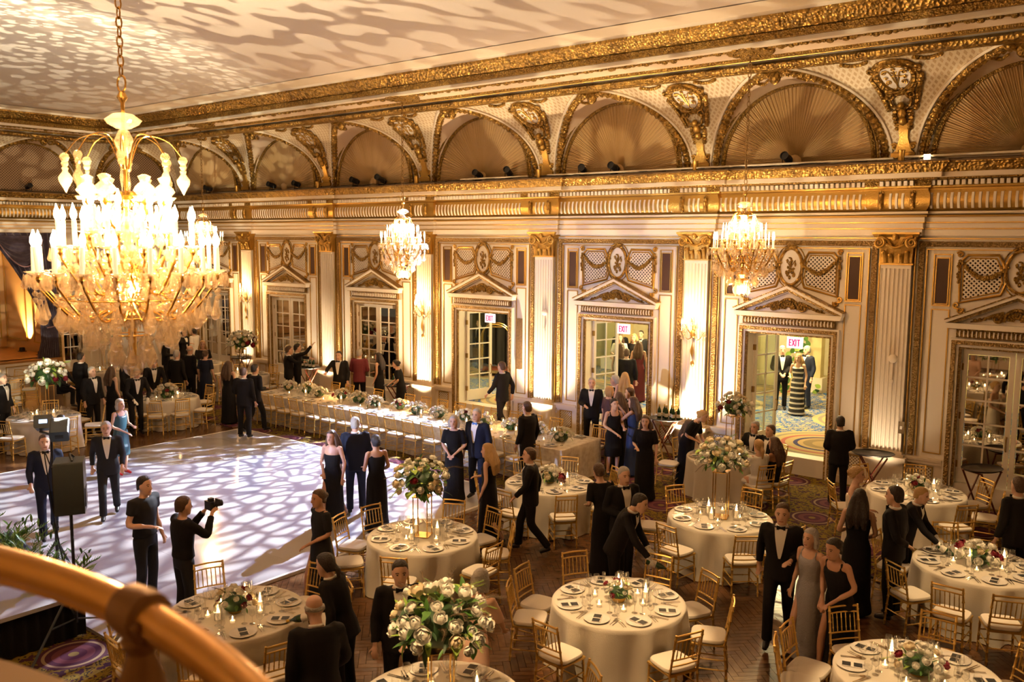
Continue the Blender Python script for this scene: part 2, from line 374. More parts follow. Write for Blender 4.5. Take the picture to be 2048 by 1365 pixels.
M['carpet'] = carpet('ballroom_carpet', (0.20, 0.135, 0.022), ((0.055, 0.022, 0.035), (0.035, 0.028, 0.02), (0.075, 0.025, 0.04)),
    [(0, (0.22, 0.15, 0.05)), (0.06, (0.09, 0.028, 0.05)), (0.15, (0.15, 0.05, 0.065)), (0.24, (0.075, 0.025, 0.045)), (0.31, (0.30, 0.21, 0.13)), (0.35, (0.08, 0.03, 0.045)), (0.40, (0, 0, 0))], (1.25, 1.1))
M['hall_carpet'] = carpet('hall_carpet', (0.035, 0.12, 0.38), ((0.50, 0.42, 0.22), (0.50, 0.42, 0.22), (0.45, 0.38, 0.2)),
    [(0, (0.45, 0.32, 0.16)), (0.3, (0.30, 0.22, 0.12)), (0.5, (0.50, 0.36, 0.18)), (0.62, (0.05, 0.05, 0.14)), (0.72, (0.50, 0.38, 0.2)), (0.9, (0.42, 0.14, 0.12)), (1.0, (0.50, 0.40, 0.2)), (1.15, (0.30, 0.26, 0.2)), (1.25, (0.55, 0.42, 0.22)), (1.4, (0, 0, 0))], (4.3, 3.2))
def parquet_mat(name, hue):
    m = mat(name, hue, 0.26, vary=(9, tuple(c*0.6 for c in hue)), spec=0.4)
    n, k, b = nodes_of(m)
    oi = n.new('ShaderNodeObjectInfo'); hs = n.new('ShaderNodeHueSaturation'); src = b.inputs['Base Color'].links[0].from_socket
    mr = n.new('ShaderNodeMapRange'); mr.inputs[3].default_value = 0.7; mr.inputs[4].default_value = 1.3; k.new(oi.outputs['Random'], mr.inputs[0])
    k.new(mr.outputs[0], hs.inputs['Value']); k.new(src, hs.inputs['Color']); k.new(hs.outputs[0], b.inputs['Base Color'])
    return m
M['parquet'] = parquet_mat('oak_parquet', (0.17, 0.075, 0.028))
M['parquet_gap'] = mat('parquet_joint', (0.05, 0.022, 0.01), 0.5)
M['rail'] = mat('gilt_rail', (0.72, 0.38, 0.07), 0.30, 0.7, coat=0.3)
M['rail_dark'] = mat('worn_gilt', (0.28, 0.14, 0.045), 0.45, 0.5)
M['ledge_cream'] = mat('balcony_cream', (0.72, 0.50, 0.28), 0.6)
def stripe_mat():
    m = mat('striped_gown', (0.02, 0.02, 0.02), 0.7); n, k, b = nodes_of(m)
    tc = n.new('ShaderNodeTexCoord'); wv = n.new('ShaderNodeTexWave'); wv.bands_direction = 'Z'; wv.inputs['Scale'].default_value = 2.2; wv.inputs['Distortion'].default_value = 1.0; k.new(tc.outputs['Object'], wv.inputs[0])
    rp = n.new('ShaderNodeValToRGB'); rp.color_ramp.interpolation = 'CONSTANT'; rp.color_ramp.elements[0].color = (0.015, 0.015, 0.015, 1); rp.color_ramp.elements[1].position = 0.72; rp.color_ramp.elements[1].color = (0.75, 0.70, 0.6, 1)
    k.new(wv.outputs[0], rp.inputs[0]); k.new(rp.outputs[0], b.inputs['Base Color']); return m
M['stripe'] = stripe_mat()
# ================================================================== THE ROOM
BAY = 4.3
def PX(k): return -0.38+BAY*k           # pilaster axes on the long wall
def DX(k): return 1.77+BAY*k            # door axes
XE = -6.94; CH = 2.26                    # end wall, corner chamfer
X1 = 28.5; YN = -20.5
WALLZ = 6.62
rt2 = math.sqrt(0.5)

# ---- floor: boards of oak herringbone between two strips of carpet
fb = MB(); fb.add([(XE-5, YN, -0.02), (X1, YN, -0.02), (X1, 0.6, -0.02), (XE-5, 0.6, -0.02)], [(0, 1, 2, 3)])
floor = struct(put('floor', fb.mesh('floor', M['parquet_gap'], False)))
def strip(name, x0, y0, x1, y1, z, m, th=0.012):
    b = MB(); b.box(((x0+x1)/2, (y0+y1)/2, z-th/2), (x1-x0, y1-y0, th)); return put(name, b.mesh(name, m, False), floor)
strip('carpet', XE, -5.05, X1, 0.0, 0.006, M['carpet'], 0.026)
strip('carpet', XE, YN, X1, -12.95, 0.006, M['carpet'], 0.026)
L, Wd = 0.36, 0.09
plank_me = MB(); g = 0.0022
plank_me.add([(-L/2+g, -Wd/2+g, 0), (L/2-g, -Wd/2+g, 0), (L/2-g, Wd/2-g, 0), (-L/2+g, Wd/2-g, 0), (-L/2, -Wd/2, -.02), (L/2, -Wd/2, -.02), (L/2, Wd/2, -.02), (-L/2, Wd/2, -.02)], [(0,1,2,3),(0,4,5,1),(1,5,6,2),(2,6,7,3),(3,7,4,0)])
plank_mesh = plank_me.mesh('plank', M['parquet'], False)
slots = []
for m_ in range(-44, 45):
    for n_ in range(-140, 141):
        for hx, hy, ang in ((n_*Wd+L/2+m_*L, n_*Wd+Wd/2-m_*L, 0), (n_*Wd+L+Wd/2+m_*L, n_*Wd+Wd-L/2-m_*L, 90)):
            cx, cyy = 17+rt2*(hx-hy), -9+rt2*(hx+hy)
            if -12.8 < cyy < -5.15 and (15.55 < cx < 26.5 or XE < cx < 6.6): slots.append((round(cx, 4), round(cyy, 4), R(45+ang)))
slots.sort(key=lambda q: (q[0]-CAM.x)**2+(q[1]-CAM.y)**2)
def in_view(x, y):
    d = Vector((x, y, 0))-CAM; z = d.dot(CF)
    return z > 0 and -20 < 1024+FPX*d.dot(CR)/z < 2068 and 682.5-FPX*d.dot(CU)/z < 1380
near = [q for q in slots if in_view(q[0], q[1])][:300]; ns = set(near)
for q in near: put('plank', plank_mesh, floor, (q[0], q[1], 0.0), q[2])
pj = MB()
for q in slots:
    if q in ns: continue
    cs, sn = math.cos(q[2]), math.sin(q[2])
    pj.add([(q[0]+x*cs-y*sn, q[1]+x*sn+y*cs, z) for x, y, z in plank_me.v], plank_me.f)
stuff(put('plank_field', pj.mesh('plank_field', M['parquet'], False), floor))
strip('border_board', 6.0, -5.12, X1, -4.98, 0.008, M['parquet'], 0.02)

# ---- ceiling and plain walls behind the viewer
def plane(name, v, m): b = MB(); b.add(v, [(0, 1, 2, 3)]); return struct(put(name, b.mesh(name, m, False)))
M['ceiling'] = mat('ceiling_paint', (0.68, 0.59, 0.52), 0.7)
plane('ceiling', [(XE-1, YN, 8.95), (X1+1, YN, 8.95), (X1+1, 0.5, 8.95), (XE-1, 0.5, 8.95)], M['ceiling'])
plane('wall_near', [(XE-1, YN, 0), (X1, YN, 0), (X1, YN, 9), (XE-1, YN, 9)], M['plaster'])
plane('wall_right', [(X1, YN, 0), (X1, 0.5, 0), (X1, 0.5, 9), (X1, YN, 9)], M['plaster'])

def wall_mesh(u0, u1, z0, z1, opens, th):
    """a wall in local axes (u right, out = -y) with openings and their reveals"""
    us = sorted({u0, u1, *[o[0] for o in opens], *[o[1] for o in opens]}); zs = sorted({z0, z1, *[o[2] for o in opens], *[o[3] for o in opens]})
    idx = {}; v = []; f = []
    def vi(u, y, z):
        if (u, y, z) not in idx: idx[(u, y, z)] = len(v); v.append((u, y, z))
        return idx[(u, y, z)]
    def isopen(u, z): return any(o[0] < u < o[1] and o[2] < z < o[3] for o in opens)
    for i in range(len(us)-1):
        for j in range(len(zs)-1):
            a, b2, c, d = us[i], us[i+1], zs[j], zs[j+1]
            if isopen((a+b2)/2, (c+d)/2): continue
            f.append((vi(a, 0, c), vi(b2, 0, c), vi(b2, 0, d), vi(a, 0, d))); f.append((vi(a, th, c), vi(a, th, d), vi(b2, th, d), vi(b2, th, c)))
    for o in opens:
        for (ua, za, ub, zb) in ((o[0], o[2], o[0], o[3]), (o[1], o[2], o[1], o[3]), (o[0], o[3], o[1], o[3]), (o[0], o[2], o[1], o[2])):
            f.append((vi(ua, 0, za), vi(ub, 0, zb), vi(ub, th, zb), vi(ua, th, za)))
    b = MB(); b.v = v; b.f = f; return b
HALLZ = 0.39
DW, DH = 0.90, 3.02                       # half width and head of the door openings
opens = [(DX(k)-DW, DX(k)+DW, HALLZ, DH) for k in range(-1, 6)]
wall = struct(put('wall_back', wall_mesh(PX(-1), X1, 0, WALLZ+2.1, opens, 0.35).mesh('wall_back', M['plaster_bright'], False)))
ch = struct(put('wall_corner', wall_mesh(0, CH/rt2, 0, WALLZ+2.1, [], 0.3).mesh('wall_corner', M['plaster_bright'], False), None, (XE, -CH, 0), R(45)))
EL = -CH-YN                                # end wall runs along +y; local u from the near side
uE = lambda y: y-YN
SO = (uE(-15.5), uE(-3.95), 0.62, 5.12)    # stage opening
EDOOR = (uE(-3.62), uE(-2.88), 0.1, 3.02)
wend = struct(put('wall_left', wall_mesh(0, EL, 0, WALLZ+2.1, [SO, EDOOR], 0.3).mesh('wall_left', M['plaster'], False), None, (XE, YN, 0), R(90)))

# ---- sweeping a profile along the walls
def jogpath(step=0.1, half=0.36):
    """wall line seen from the room with the entablature stepping forward over each pilaster"""
    P = [(XE, YN), (XE, -CH)]
    P2 = [(PX(-1), 0)]
    for k in range(-1, 7):
        x = PX(k)
        if k == -1: P2 += [(x+half, 0)]; continue
        if x+half > X1: break
        P2 += [(x-half, 0), (x-half, -step), (x+half, -step), (x+half, 0)]
    P2 += [(X1, 0)]
    return P+P2
def sweep(path, prof, closed_prof=False):
    """profile (out, z) carried along the path with mitred corners; out is to the right-hand side of travel"""
    n = len(path); rs = []
    dirs = []
    for i in range(n-1):
        d = Vector((path[i+1][0]-path[i][0], path[i+1][1]-path[i][1])); dirs.append(d.normalized())
    for i in range(n):
        a = dirs[max(i-1, 0)]; b2 = dirs[min(i, n-2)]
        na = Vector((a.y, -a.x)); nb = Vector((b2.y, -b2.x)); m = (na+nb)
        m = m/ max(m.length_squared, 1e-6)*2
        rs.append([(path[i][0]+m.x*o, path[i][1]+m.y*o, z) for o, z in prof])
    b = MB(); b.rings(rs, closed=closed_prof, cap=closed_prof); return b
JP = jogpath(); SP = [(XE, YN), (XE, -CH), (PX(-1), 0), (X1, 0)]
trim = struct(put('trim_1', sweep(JP, [(0.0, 5.14), (0.10, 5.14), (0.10, 5.27), (0.115, 5.27), (0.115, 5.385), (0.14, 5.385), (0.14, 5.50), (0.14, 5.60)]).mesh('architrave', M['plaster_bright'], False)))
def band(name, prof, m, path=JP, parent=None, ang=40):
    return put(name, sweep(path, prof).mesh(name, m, True, ang), parent or trim)
band('gold_bead', [(0.10, 5.262), (0.128, 5.268), (0.128, 5.285), (0.11, 5.29)], M['gold'])
band('gold_bead', [(0.11, 5.378), (0.146, 5.384), (0.146, 5.404), (0.12, 5.41)], M['gold'])
band('gold_fillet', [(0.14, 5.49), (0.19, 5.50), (0.20, 5.53), (0.17, 5.545)], M['gold'])
band('cream_fillet', [(0.17, 5.545), (0.21, 5.56), (0.21, 5.60), (0.14, 5.61)], M['plaster'])
band('cushion_frieze', [(0.14, 5.605), (0.18, 5.63), (0.235, 5.72), (0.245, 5.82), (0.235, 5.92), (0.19, 6.0), (0.19, 6.03), (0.24, 6.05), (0.25, 6.085)], M['gold'])
band('dentil_bed', [(0.25, 6.08), (0.25, 6.185), (0.30, 6.19)], M['gold_leaf'])
band('egg_moulding', [(0.30, 6.18), (0.36, 6.20), (0.37, 6.225)], M['gold_leaf'])
band('corona', [(0.36, 6.225), (0.47, 6.228), (0.47, 6.315)], M['plaster'])
band('crown_moulding', [(0.46, 6.31), (0.49, 6.33), (0.50, 6.36), (0.56, 6.42), (0.58, 6.46), (0.62, 6.475), (0.62, 6.50)], M['gold_rich'])
band('ledge', [(0.62, 6.50), (0.60, 6.53), (0.0, 6.60)], mat('ledge_paint', (0.20, 0.13, 0.07), 0.8))
# flutes of the cushion frieze and dentils, one by one
fl = MB()
fp = [(5.655, 0.207), (5.70, 0.232), (5.76, 0.248), (5.82, 0.253), (5.88, 0.248), (5.95, 0.222)]
fl.rings([[(-0.026, -o, z), (-0.02, -o-0.012, z), (0.02, -o-0.012, z), (0.026, -o, z)] for z, o in fp], closed=False, cap=False)
flute_me = fl.mesh('flute', M['plaster_bright'])
dn = MB(); dn.box((0, -0.285, 6.132), (0.062, 0.075, 0.088)); dent_me = dn.mesh('dentil', M['plaster_bright'], False)
def along(me, name, x0, x1, n, y=0, rz=0, org=None, part=True):
    for i in range(n):
        u = x0+(x1-x0)*(i+0.5)/n
        if org: put(name, me, trim, (org[0]+u*math.cos(rz), org[1]+u*math.sin(rz), 0), rz)
        else: put(name, me, trim, (u, y, 0), 0)
for k in range(-1, 6):
    along(flute_me, 'flute', PX(k)+0.42, PX(k+1)-0.42, 29); along(dent_me, 'dentil', PX(k)+0.37, PX(k+1)-0.37, 34)
    if k >= 0:
        along(flute_me, 'flute', PX(k)-0.17, PX(k)+0.17, 3, -0.1); along(dent_me, 'dentil', PX(k)-0.33, PX(k)+0.33, 6, -0.1)
def joined(src, name, m, runs):
    b = MB()
    for (u0, u1, n, rz, ox, oy) in runs:
        for i in range(n):
            u = u0+(u1-u0)*(i+0.5)/n; cs, sn = math.cos(rz), math.sin(rz)
            b.add([(ox+(x+u)*cs-y*sn, oy+(x+u)*sn+y*cs, z) for x, y, z in src.v], src.f)
    return stuff(put(name, b.mesh(name, m, False), trim))
joined(fl, 'flute_row', M['plaster_bright'], ((0.25, CH/rt2-0.25, 22, R(45), XE, -CH), (EL-9.0, EL-0.2, 72, R(90), XE, YN)))
joined(dn, 'dentil_row', M['plaster_bright'], ((0.2, CH/rt2-0.2, 28, R(45), XE, -CH), (EL-9.0, EL-0.2, 88, R(90), XE, YN)))
# acanthus consoles at the frieze steps
cn = MB()
cn.rings([[(-0.05, -o-0.01, z), (-0.025, -o-0.05, z), (0.025, -o-0.05, z), (0.05, -o-0.01, z)] for z, o in fp], closed=False, cap=False)
cn.tube(spiral(0, 5.95, 0.05, 1.2, -0.27), 0.018, 5); cn.tube(spiral(0, 5.66, 0.035, 1.2, -0.25), 0.014, 5)
cons_me = cn.mesh('console', M['gold_rich'])
for k in range(0, 6):
    for s in (-1, 1): put('console', cons_me, trim, (PX(k)+s*0.29, -0.1, 0))

# ---- pilasters with gilded capitals
def pil_shaft():
    b = MB(); W2 = 0.285; D = 0.13; nf = 7; prof = [(-W2, 0.0), (-W2, D)]
    fw = 2*W2/nf
    for i in range(nf):
        c = -W2+fw*(i+0.5)
        prof += [(c-fw*0.34, D), (c-fw*0.22, D-0.022), (c, D-0.032), (c+fw*0.22, D-0.022), (c+fw*0.34, D)]
    prof += [(W2, D), (W2, 0.0)]
    b.rings([[(x, -d, z) for x, d in prof] for z in (0.85, 4.5)], closed=False, cap=False)
    b.prism([(-W2, 4.5), (W2, 4.5), (W2, 4.58), (-W2, 4.58)], -D, 0)
    return b.mesh('pilaster', M['plaster_bright'], True, 25)
def pil_base():
    b = MB()
    for z0, z1, w2, d in ((0, 0.16, 0.40, 0.24), (0.16, 0.66, 0.36, 0.2), (0.66, 0.76, 0.41, 0.25), (0.76, 0.81, 0.36, 0.19), (0.81, 0.86, 0.32, 0.16)):
        b.box((0, -d/2, (z0+z1)/2), (2*w2, d, z1-z0))
    return b.mesh('pilaster_base', M['plaster'], False)
def capital():
    b = MB()
    b.rings([[(-w2, -d, z), (w2, -d, z), (w2, 0, z), (-w2, 0, z)] for z, w2, d in ((4.57, 0.32, 0.17), (4.60, 0.32, 0.17), (4.605, 0.295, 0.15), (4.95, 0.31, 0.17), (5.0, 0.34, 0.2), (5.08, 0.37, 0.22), (5.12, 0.36, 0.22))])
    b.rings([[(-w2, -d, z), (w2, -d, z), (w2, 0, z), (-w2, 0, z)] for z, w2, d in ((5.11, 0.40, 0.25), (5.15, 0.42, 0.27), (5.17, 0.44, 0.29), (5.205, 0.44, 0.29))])
    for s in (-1, 1):
        b.tube([(p[0], p[1], p[2]) for p in spiral(s*0.30, 5.0, 0.115, 1.9, -0.25, s, R(80))], [0.034-0.018*i/22 for i in range(23)], 6)
        b.tube(curve([(s*0.06, -0.2, 4.9), (s*0.16, -0.25, 5.06), (s*0.30, -0.26, 5.115)], 5), 0.028, 5)
        for lx, h, ow in ((0.2, 4.86, 0.29), (0.09, 4.80, 0.27)):
            b.tube(curve([(s*lx, -0.16, 4.61), (s*lx, -0.19, 4.72), (s*lx*1.05, -0.24, h-0.02), (s*lx*1.1, -ow, h-0.03), (s*lx*1.1, -ow+0.01, h-0.08)], 4), [0.05-0.0018*i for i in range(17)], 6, flat=0.5)
    b.ball((0, -0.27, 5.12), (0.06, 0.05, 0.07), 8, 5)
    b.tube(curve([(-0.2, -0.22, 4.98), (0, -0.24, 4.90), (0.2, -0.22, 4.98)], 6), 0.03, 6)
    return b.mesh('capital', M['gold'])
sh_me, ba_me, ca_me = pil_shaft(), pil_base(), capital()
def pilaster(x, y=0, rz=0, parent=wall):
    p = put('pilaster', sh_me, parent, (x, y, 0), rz); put('capital', ca_me, p); put('pilaster_base', ba_me, p); return p
for k in range(0, 6): pilaster(PX(k))
pilaster(0.32, 0, 0, ch); pilaster(CH/rt2-0.32, 0, 0, ch)
pilaster(EL-0.33, 0, 0, wend)

# ---- one bay of the long wall: frames, overdoor, pediment, dado
def ring_frame(b, x0, x1, z0, z1, w, y0, y1, bottom=True):
    """a flat mitred frame, outer edge x0..x1, z0..z1, width w"""
    o = [(x0, z0), (x1, z0), (x1, z1), (x0, z1)]; i = [(x0+w, z0+(w if bottom else 0)), (x1-w, z0+(w if bottom else 0)), (x1-w, z1-w), (x0+w, z1-w)]
    sides = (0, 1, 2, 3) if bottom else (1, 2, 3)
    for s in sides:
        a, c = s, (s+1) % 4
        b.prism([o[a], o[c], i[c], i[a]], y0, y1)
    return b
def clip_seg(p, d, poly):
    """part of the line p+t d inside a convex polygon (counter-clockwise)"""
    t0, t1 = -9, 9
    n = len(poly)
    for i in range(n):
        a, b2 = poly[i], poly[(i+1) % n]; e = (b2[0]-a[0], b2[1]-a[1]); nx, nz = -e[1], e[0]
        num = nx*(a[0]-p[0])+nz*(a[1]-p[1]); den = nx*d[0]+nz*d[1]
        if abs(den) < 1e-9:
            if num > 0: return None
        elif den > 0: t0 = max(t0, num/den)
        else: t1 = min(t1, num/den)
    return (t0, t1) if t1-t0 > 0.015 else None
def lattice(poly, pitch, w, y0, y1):
    b = MB(); cx = sum(p[0] for p in poly)/len(poly); cz = sum(p[1] for p in poly)/len(poly)
    for sg in (1, -1):
        d = (rt2, rt2*sg); nrm = (-rt2*sg, rt2)
        for i in range(-40, 41):
            p = (cx+nrm[0]*i*pitch, cz+nrm[1]*i*pitch); t = clip_seg(p, d, poly)
            if not t: continue
            a = (p[0]+d[0]*t[0], p[1]+d[1]*t[0]); c = (p[0]+d[0]*t[1], p[1]+d[1]*t[1]); h = w/2
            yy0 = y0 if sg > 0 else y0-0.004
            b.prism([(a[0]+nrm[0]*h, a[1]+nrm[1]*h), (c[0]+nrm[0]*h, c[1]+nrm[1]*h), (c[0]-nrm[0]*h, c[1]-nrm[1]*h), (a[0]-nrm[0]*h, a[1]-nrm[1]*h)], yy0, y1)
    return b
def polytube(b, pts, y, r, seg=5): b.tube([(p[0], y, p[1]) for p in pts], r, seg, loop=True); return b
BM = {}
b = MB(); ring_frame(b, -1.765, 1.765, 0.82, 5.035, 0.105, -0.045, 0.0, False); BM['gold_frame'] = b.mesh('gold_frame', M['gold_pale'], False)
b = MB(); ring_frame(b, -1.83, 1.83, 0.82, 5.10, 0.02, -0.06, 0.0, False); ring_frame(b, -1.62, 1.62, 0.82, 4.89, 0.018, -0.055, 0.0, False); BM['gold_bead'] = b.mesh('gold_bead', M['gold'], False)
b = MB(); ring_frame(b, -0.165, 0.165, 3.80, 4.80, 0.022, -0.03, 0, True); ring_frame(b, -0.125, 0.125, 3.83, 4.73, 0.02, -0.025, 0, True); BM['grille_trim'] = b.mesh('grille_trim', M['gold'], False)
b = MB(); b.prism([(-0.105, 3.85), (0.105, 3.85), (0.105, 4.71), (-0.105, 4.71)], -0.012, 0); BM['speaker_grille'] = b.mesh('speaker_grille', M['grille'], False)
b = MB(); ring_frame(b, -0.165, 0.165, 0.90, 3.74, 0.02, -0.022, 0, True); BM['panel_moulding'] = b.mesh('panel_moulding', M['gold'], False)
LP = [(-0.95, 3.95), (-0.36, 4.12), (-0.31, 4.30), (-0.35, 4.55), (-0.42, 4.715), (-0.84, 4.715), (-0.95, 4.60)]
def outset(poly, d):
    cx = sum(p[0] for p in poly)/len(poly); cz = sum(p[1] for p in poly)/len(poly); o = []
    for x, z in poly:
        v = Vector((x-cx, z-cz)); v = v*(1+d/max(v.length, 0.01)); o.append((cx+v.x, cz+v.y))
    return o
b = MB(); b.prism(LP, -0.004, 0); BM['lattice_backing'] = b.mesh('lattice_backing', M['dark_void'], False)
BM['lattice'] = lattice(LP, 0.060, 0.026, -0.018, -0.004).mesh('lattice', M['plaster_bright'], False)
b = MB(); polytube(b, outset(LP, 0.012), -0.012, 0.016); polytube(b, outset(LP, 0.085), -0.02, 0.028)
for (x, z, a) in ((-1.03, 4.79, 0.4), (-1.05, 3.83, 4.2), (-0.98, 3.74, 2.5)):
    b.tube(spiral(x, z, 0.06, 1.3, -0.03, -1, a), 0.02, 5)
BM['lattice_frame'] = b.mesh('lattice_frame', M['gold'], True)
ov = [(0.25*math.cos(2*PI*i/28), 4.48+0.385*math.sin(2*PI*i/28)) for i in range(28)]
b = MB(); b.prism([(x*0.95, 4.48+(z-4.48)*0.95) for x, z in ov], -0.012, 0); BM['oval_ground'] = b.mesh('oval_ground', M['plaster_bright'], False)
b = MB(); polytube(b, ov, -0.035, 0.034, 6); polytube(b, [(x*1.3, 4.48+(z-4.48)*1.2) for x, z in ov], -0.015, 0.014, 5); BM['oval_frame'] = b.mesh('oval_frame', M['gold_rich'])
rnd = random.Random(3)
b = MB()
for i in range(26):
    a = rnd.uniform(0, 2*PI); r = rnd.uniform(0, 1)**0.6
    b.ball((0.11*r*math.cos(a), -0.025, 4.47+0.24*r*math.sin(a)), (rnd.uniform(.015, .04), .02, rnd.uniform(.015, .05)), 6, 4)
b.tube([(-0.1, -0.03, 4.62), (0.09, -0.03, 4.34)], 0.012, 5); b.tube([(0.1, -0.03, 4.62), (-0.09, -0.03, 4.34)], 0.012, 5)
BM['trophy_relief'] = b.mesh('trophy_relief', M['gold_leaf'])
b = MB()
for s in (-1, 1):
    for i in range(30):
        t = i/29; x = s*(0.22+0.80*t); z = 4.56-0.42*math.sin(PI*t)*0.62+0.12*t; rr = 0.030+0.022*math.sin(PI*t)
        b.ball((x+rnd.uniform(-.012, .012), -0.045, z+rnd.uniform(-.012, .012)), (rr, rr*0.9, rr), 6, 4)
    for i in range(8): b.ball((s*1.04+rnd.uniform(-.02, .02), -0.04, 4.62-0.05*i), (0.03, 0.03, 0.035), 6, 4)
for i in range(11): b.ball((-0.12+0.024*i, -0.05, 4.88+0.04*math.sin(PI*i/10)), (0.03, 0.03, 0.03), 6, 4)
BM['flower_garland'] = b.mesh('flower_garland', M['gold_leaf'])
# pediment over the door
b = MB()
for s in (-1, 1):
    b.prism([(0, 4.08), (s*1.18, 3.555), (s*1.18, 3.50), (0, 4.02)], -0.20, 0)
    b.prism([(0, 3.96), (s*0.96, 3.55), (s*0.90, 3.55), (0, 3.93)], -0.10, 0)
b.prism([(-1.14, 3.40), (1.14, 3.40), (1.18, 3.50), (-1.18, 3.50)], -0.19, 0); b.prism([(-0.9, 3.5), (0.9, 3.5), (0, 3.94)], -0.03, 0)
BM['pediment'] = b.mesh('pediment', M['plaster_bright'], False)
b = MB()
for s in (-1, 1):
    b.prism([(0, 4.025), (s*1.16, 3.505), (s*1.02, 3.505), (0, 3.965)], -0.17, 0)
    b.prism([(0, 4.105), (s*1.2, 3.575), (s*1.2, 3.55), (0, 4.08)], -0.215, 0)
b.prism([(-1.12, 3.385), (1.12, 3.385), (1.14, 3.402), (-1.14, 3.402)], -0.17, 0)
BM['pediment_gilding'] = b.mesh('pediment_gilding', M['gold_pale'], False)
b = MB()
for i in range(9):
    a = PI*(i+0.5)/9; b.tube([(0.05*math.cos(a), -0.06, 3.57+0.05*math.sin(a)), (0.17*math.cos(a), -0.09, 3.58+0.17*math.sin(a))], [0.012, 0.03], 5)
b.tube([(0.22*math.cos(PI*i/12), -0.07, 3.56+0.23*math.sin(PI*i/12)) for i in range(13)], 0.035, 6)
for s in (-1, 1):
    b.tube(spiral(s*0.32, 3.62, 0.09, 1.4, -0.08, s, 2.2), 0.03, 6); b.tube(curve([(s*0.22, -0.07, 3.72), (s*0.42, -0.08, 3.66), (s*0.62, -0.06, 3.56), (s*0.78, -0.04, 3.53)], 5), [0.04-0.0018*i for i in range(16)], 6)
    for i in range(6): b.ball((s*(0.30+0.08*i), -0.06, 3.66-0.02*i), (0.04, 0.03, 0.035), 6, 4)
BM['shell_ornament'] = b.mesh('shell_ornament', M['gold_leaf'])
b = MB(); b.rings([[(-1.0, -d, z), (1.0, -d, z)] for z, d in ((3.22, 0.06), (3.25, 0.09), (3.30, 0.105), (3.35, 0.09), (3.385, 0.08))], closed=False, cap=False)
for s in (-1, 1): b.prism([(s*1.0, 3.22), (s*1.0, 3.385), (s*1.0+s*0.001, 3.385), (s*1.0+s*0.001, 3.22)], -0.09, 0)
BM['overdoor_frieze'] = b.mesh('overdoor_frieze', M['gold_pale'])
b = MB(); b.rings([[(-0.014, -d, z), (-0.01, -d-0.012, z), (0.01, -d-0.012, z), (0.014, -d, z)] for z, d in ((3.245, 0.088), (3.30, 0.105), (3.36, 0.088))], closed=False, cap=False)
BM['frieze_reed'] = b.mesh('frieze_reed', M['plaster_bright'])
b = MB(); ring_frame(b, -1.10, 1.10, 0.0, 3.20, 0.035, -0.10, 0, False); ring_frame(b, -1.0, 1.0, 0.0, 3.10, 0.055, -0.075, 0, False); BM['white_architrave'] = b.mesh('white_architrave', M['plaster_bright'], False)
b = MB(); ring_frame(b, -1.068, 1.068, 0.0, 3.17, 0.075, -0.12, 0, False); ring_frame(b, -0.95, 0.95, 0.0, 3.06, 0.05, -0.055, 0, False); BM['gold_architrave'] = b.mesh('gold_architrave', M['gold_pale'], False)
b = MB()
for s in (-1, 1):
    for z0, z1, d in ((0, 0.16, 0.07), (0.16, 0.68, 0.035), (0.68, 0.75, 0.09), (0.75, 0.80, 0.11)):
        b.box((s*1.46, -d/2, (z0+z1)/2), (0.70, d, z1-z0))
BM['dado'] = b.mesh('dado', M['plaster'], False)
b = MB(); ring_frame(b, -0.19, 0.19, 0.20, 0.64, 0.02, -0.05, -0.03, True); BM['dado_trim'] = b.mesh('dado_trim', M['gold'], False)
b = MB(); b.prism([(-0.165, 0.225), (0.165, 0.225), (0.165, 0.615), (-0.165, 0.615)], -0.042, -0.03); BM['air_grille'] = b.mesh('air_grille', M['trellis_fine'], False)
def bay(x, y=0, rz=0, parent=wall, door=True):
    def P(n, **kw): return put(n, BM[n], parent, (x, y, 0), rz, **kw)
    def off(n, dx, par=None, **kw):
        o = put(n, BM[n], par or parent, (x+dx*math.cos(rz), y+dx*math.sin(rz), 0) if par is None else (dx, 0, 0), rz if par is None else 0, **kw); return o
    fr = P('gold_frame'); put('gold_bead', BM['gold_bead'], fr)
    for s in (-1, 1):
        gt = off('speaker_grille', s*1.325); put('grille_trim', BM['grille_trim'], gt); off('panel_moulding', s*1.325)
    op = put('overdoor_panel', BM['oval_ground'], parent, (x, y, 0), rz)
    put('oval_frame', BM['oval_frame'], op); put('trophy_relief', BM['trophy_relief'], op); put('flower_garland', BM['flower_garland'], op)
    for s in (1, -1):
        for n in ('lattice_backing', 'lattice', 'lattice_frame'): put(n, BM[n], op, scale=(s, 1, 1))
    pd = P('pediment'); put('pediment_gilding', BM['pediment_gilding'], pd); put('shell_ornament', BM['shell_ornament'], pd)
    fz = P('overdoor_frieze')
    for i in range(27): put('frieze_reed', BM['frieze_reed'], fz, (-0.94+1.88*i/26, 0, 0))
    wa = P('white_architrave'); put('gold_architrave', BM['gold_architrave'], wa)
    dd = P('dado')
    for s in (-1, 1): put('air_grille', BM['air_grille'], dd, (s*1.46, 0, 0)); put('dado_trim', BM['dado_trim'], dd, (s*1.46, 0, 0))
for k in range(-1, 6): bay(DX(k))
# slim column loudspeakers fixed beside the third door
b = MB(); b.box((0, -0.06, 2.25), (0.13, 0.10, 1.35)); cs_me = b.mesh('column_speaker', M['bronze_cloth'], False)
tag(put('column_speaker', cs_me, None, (DX(2)+1.32, -0.005, 0)), 'slim tan column loudspeaker on the wall right of the luggage cart doorway', 'loudspeaker')
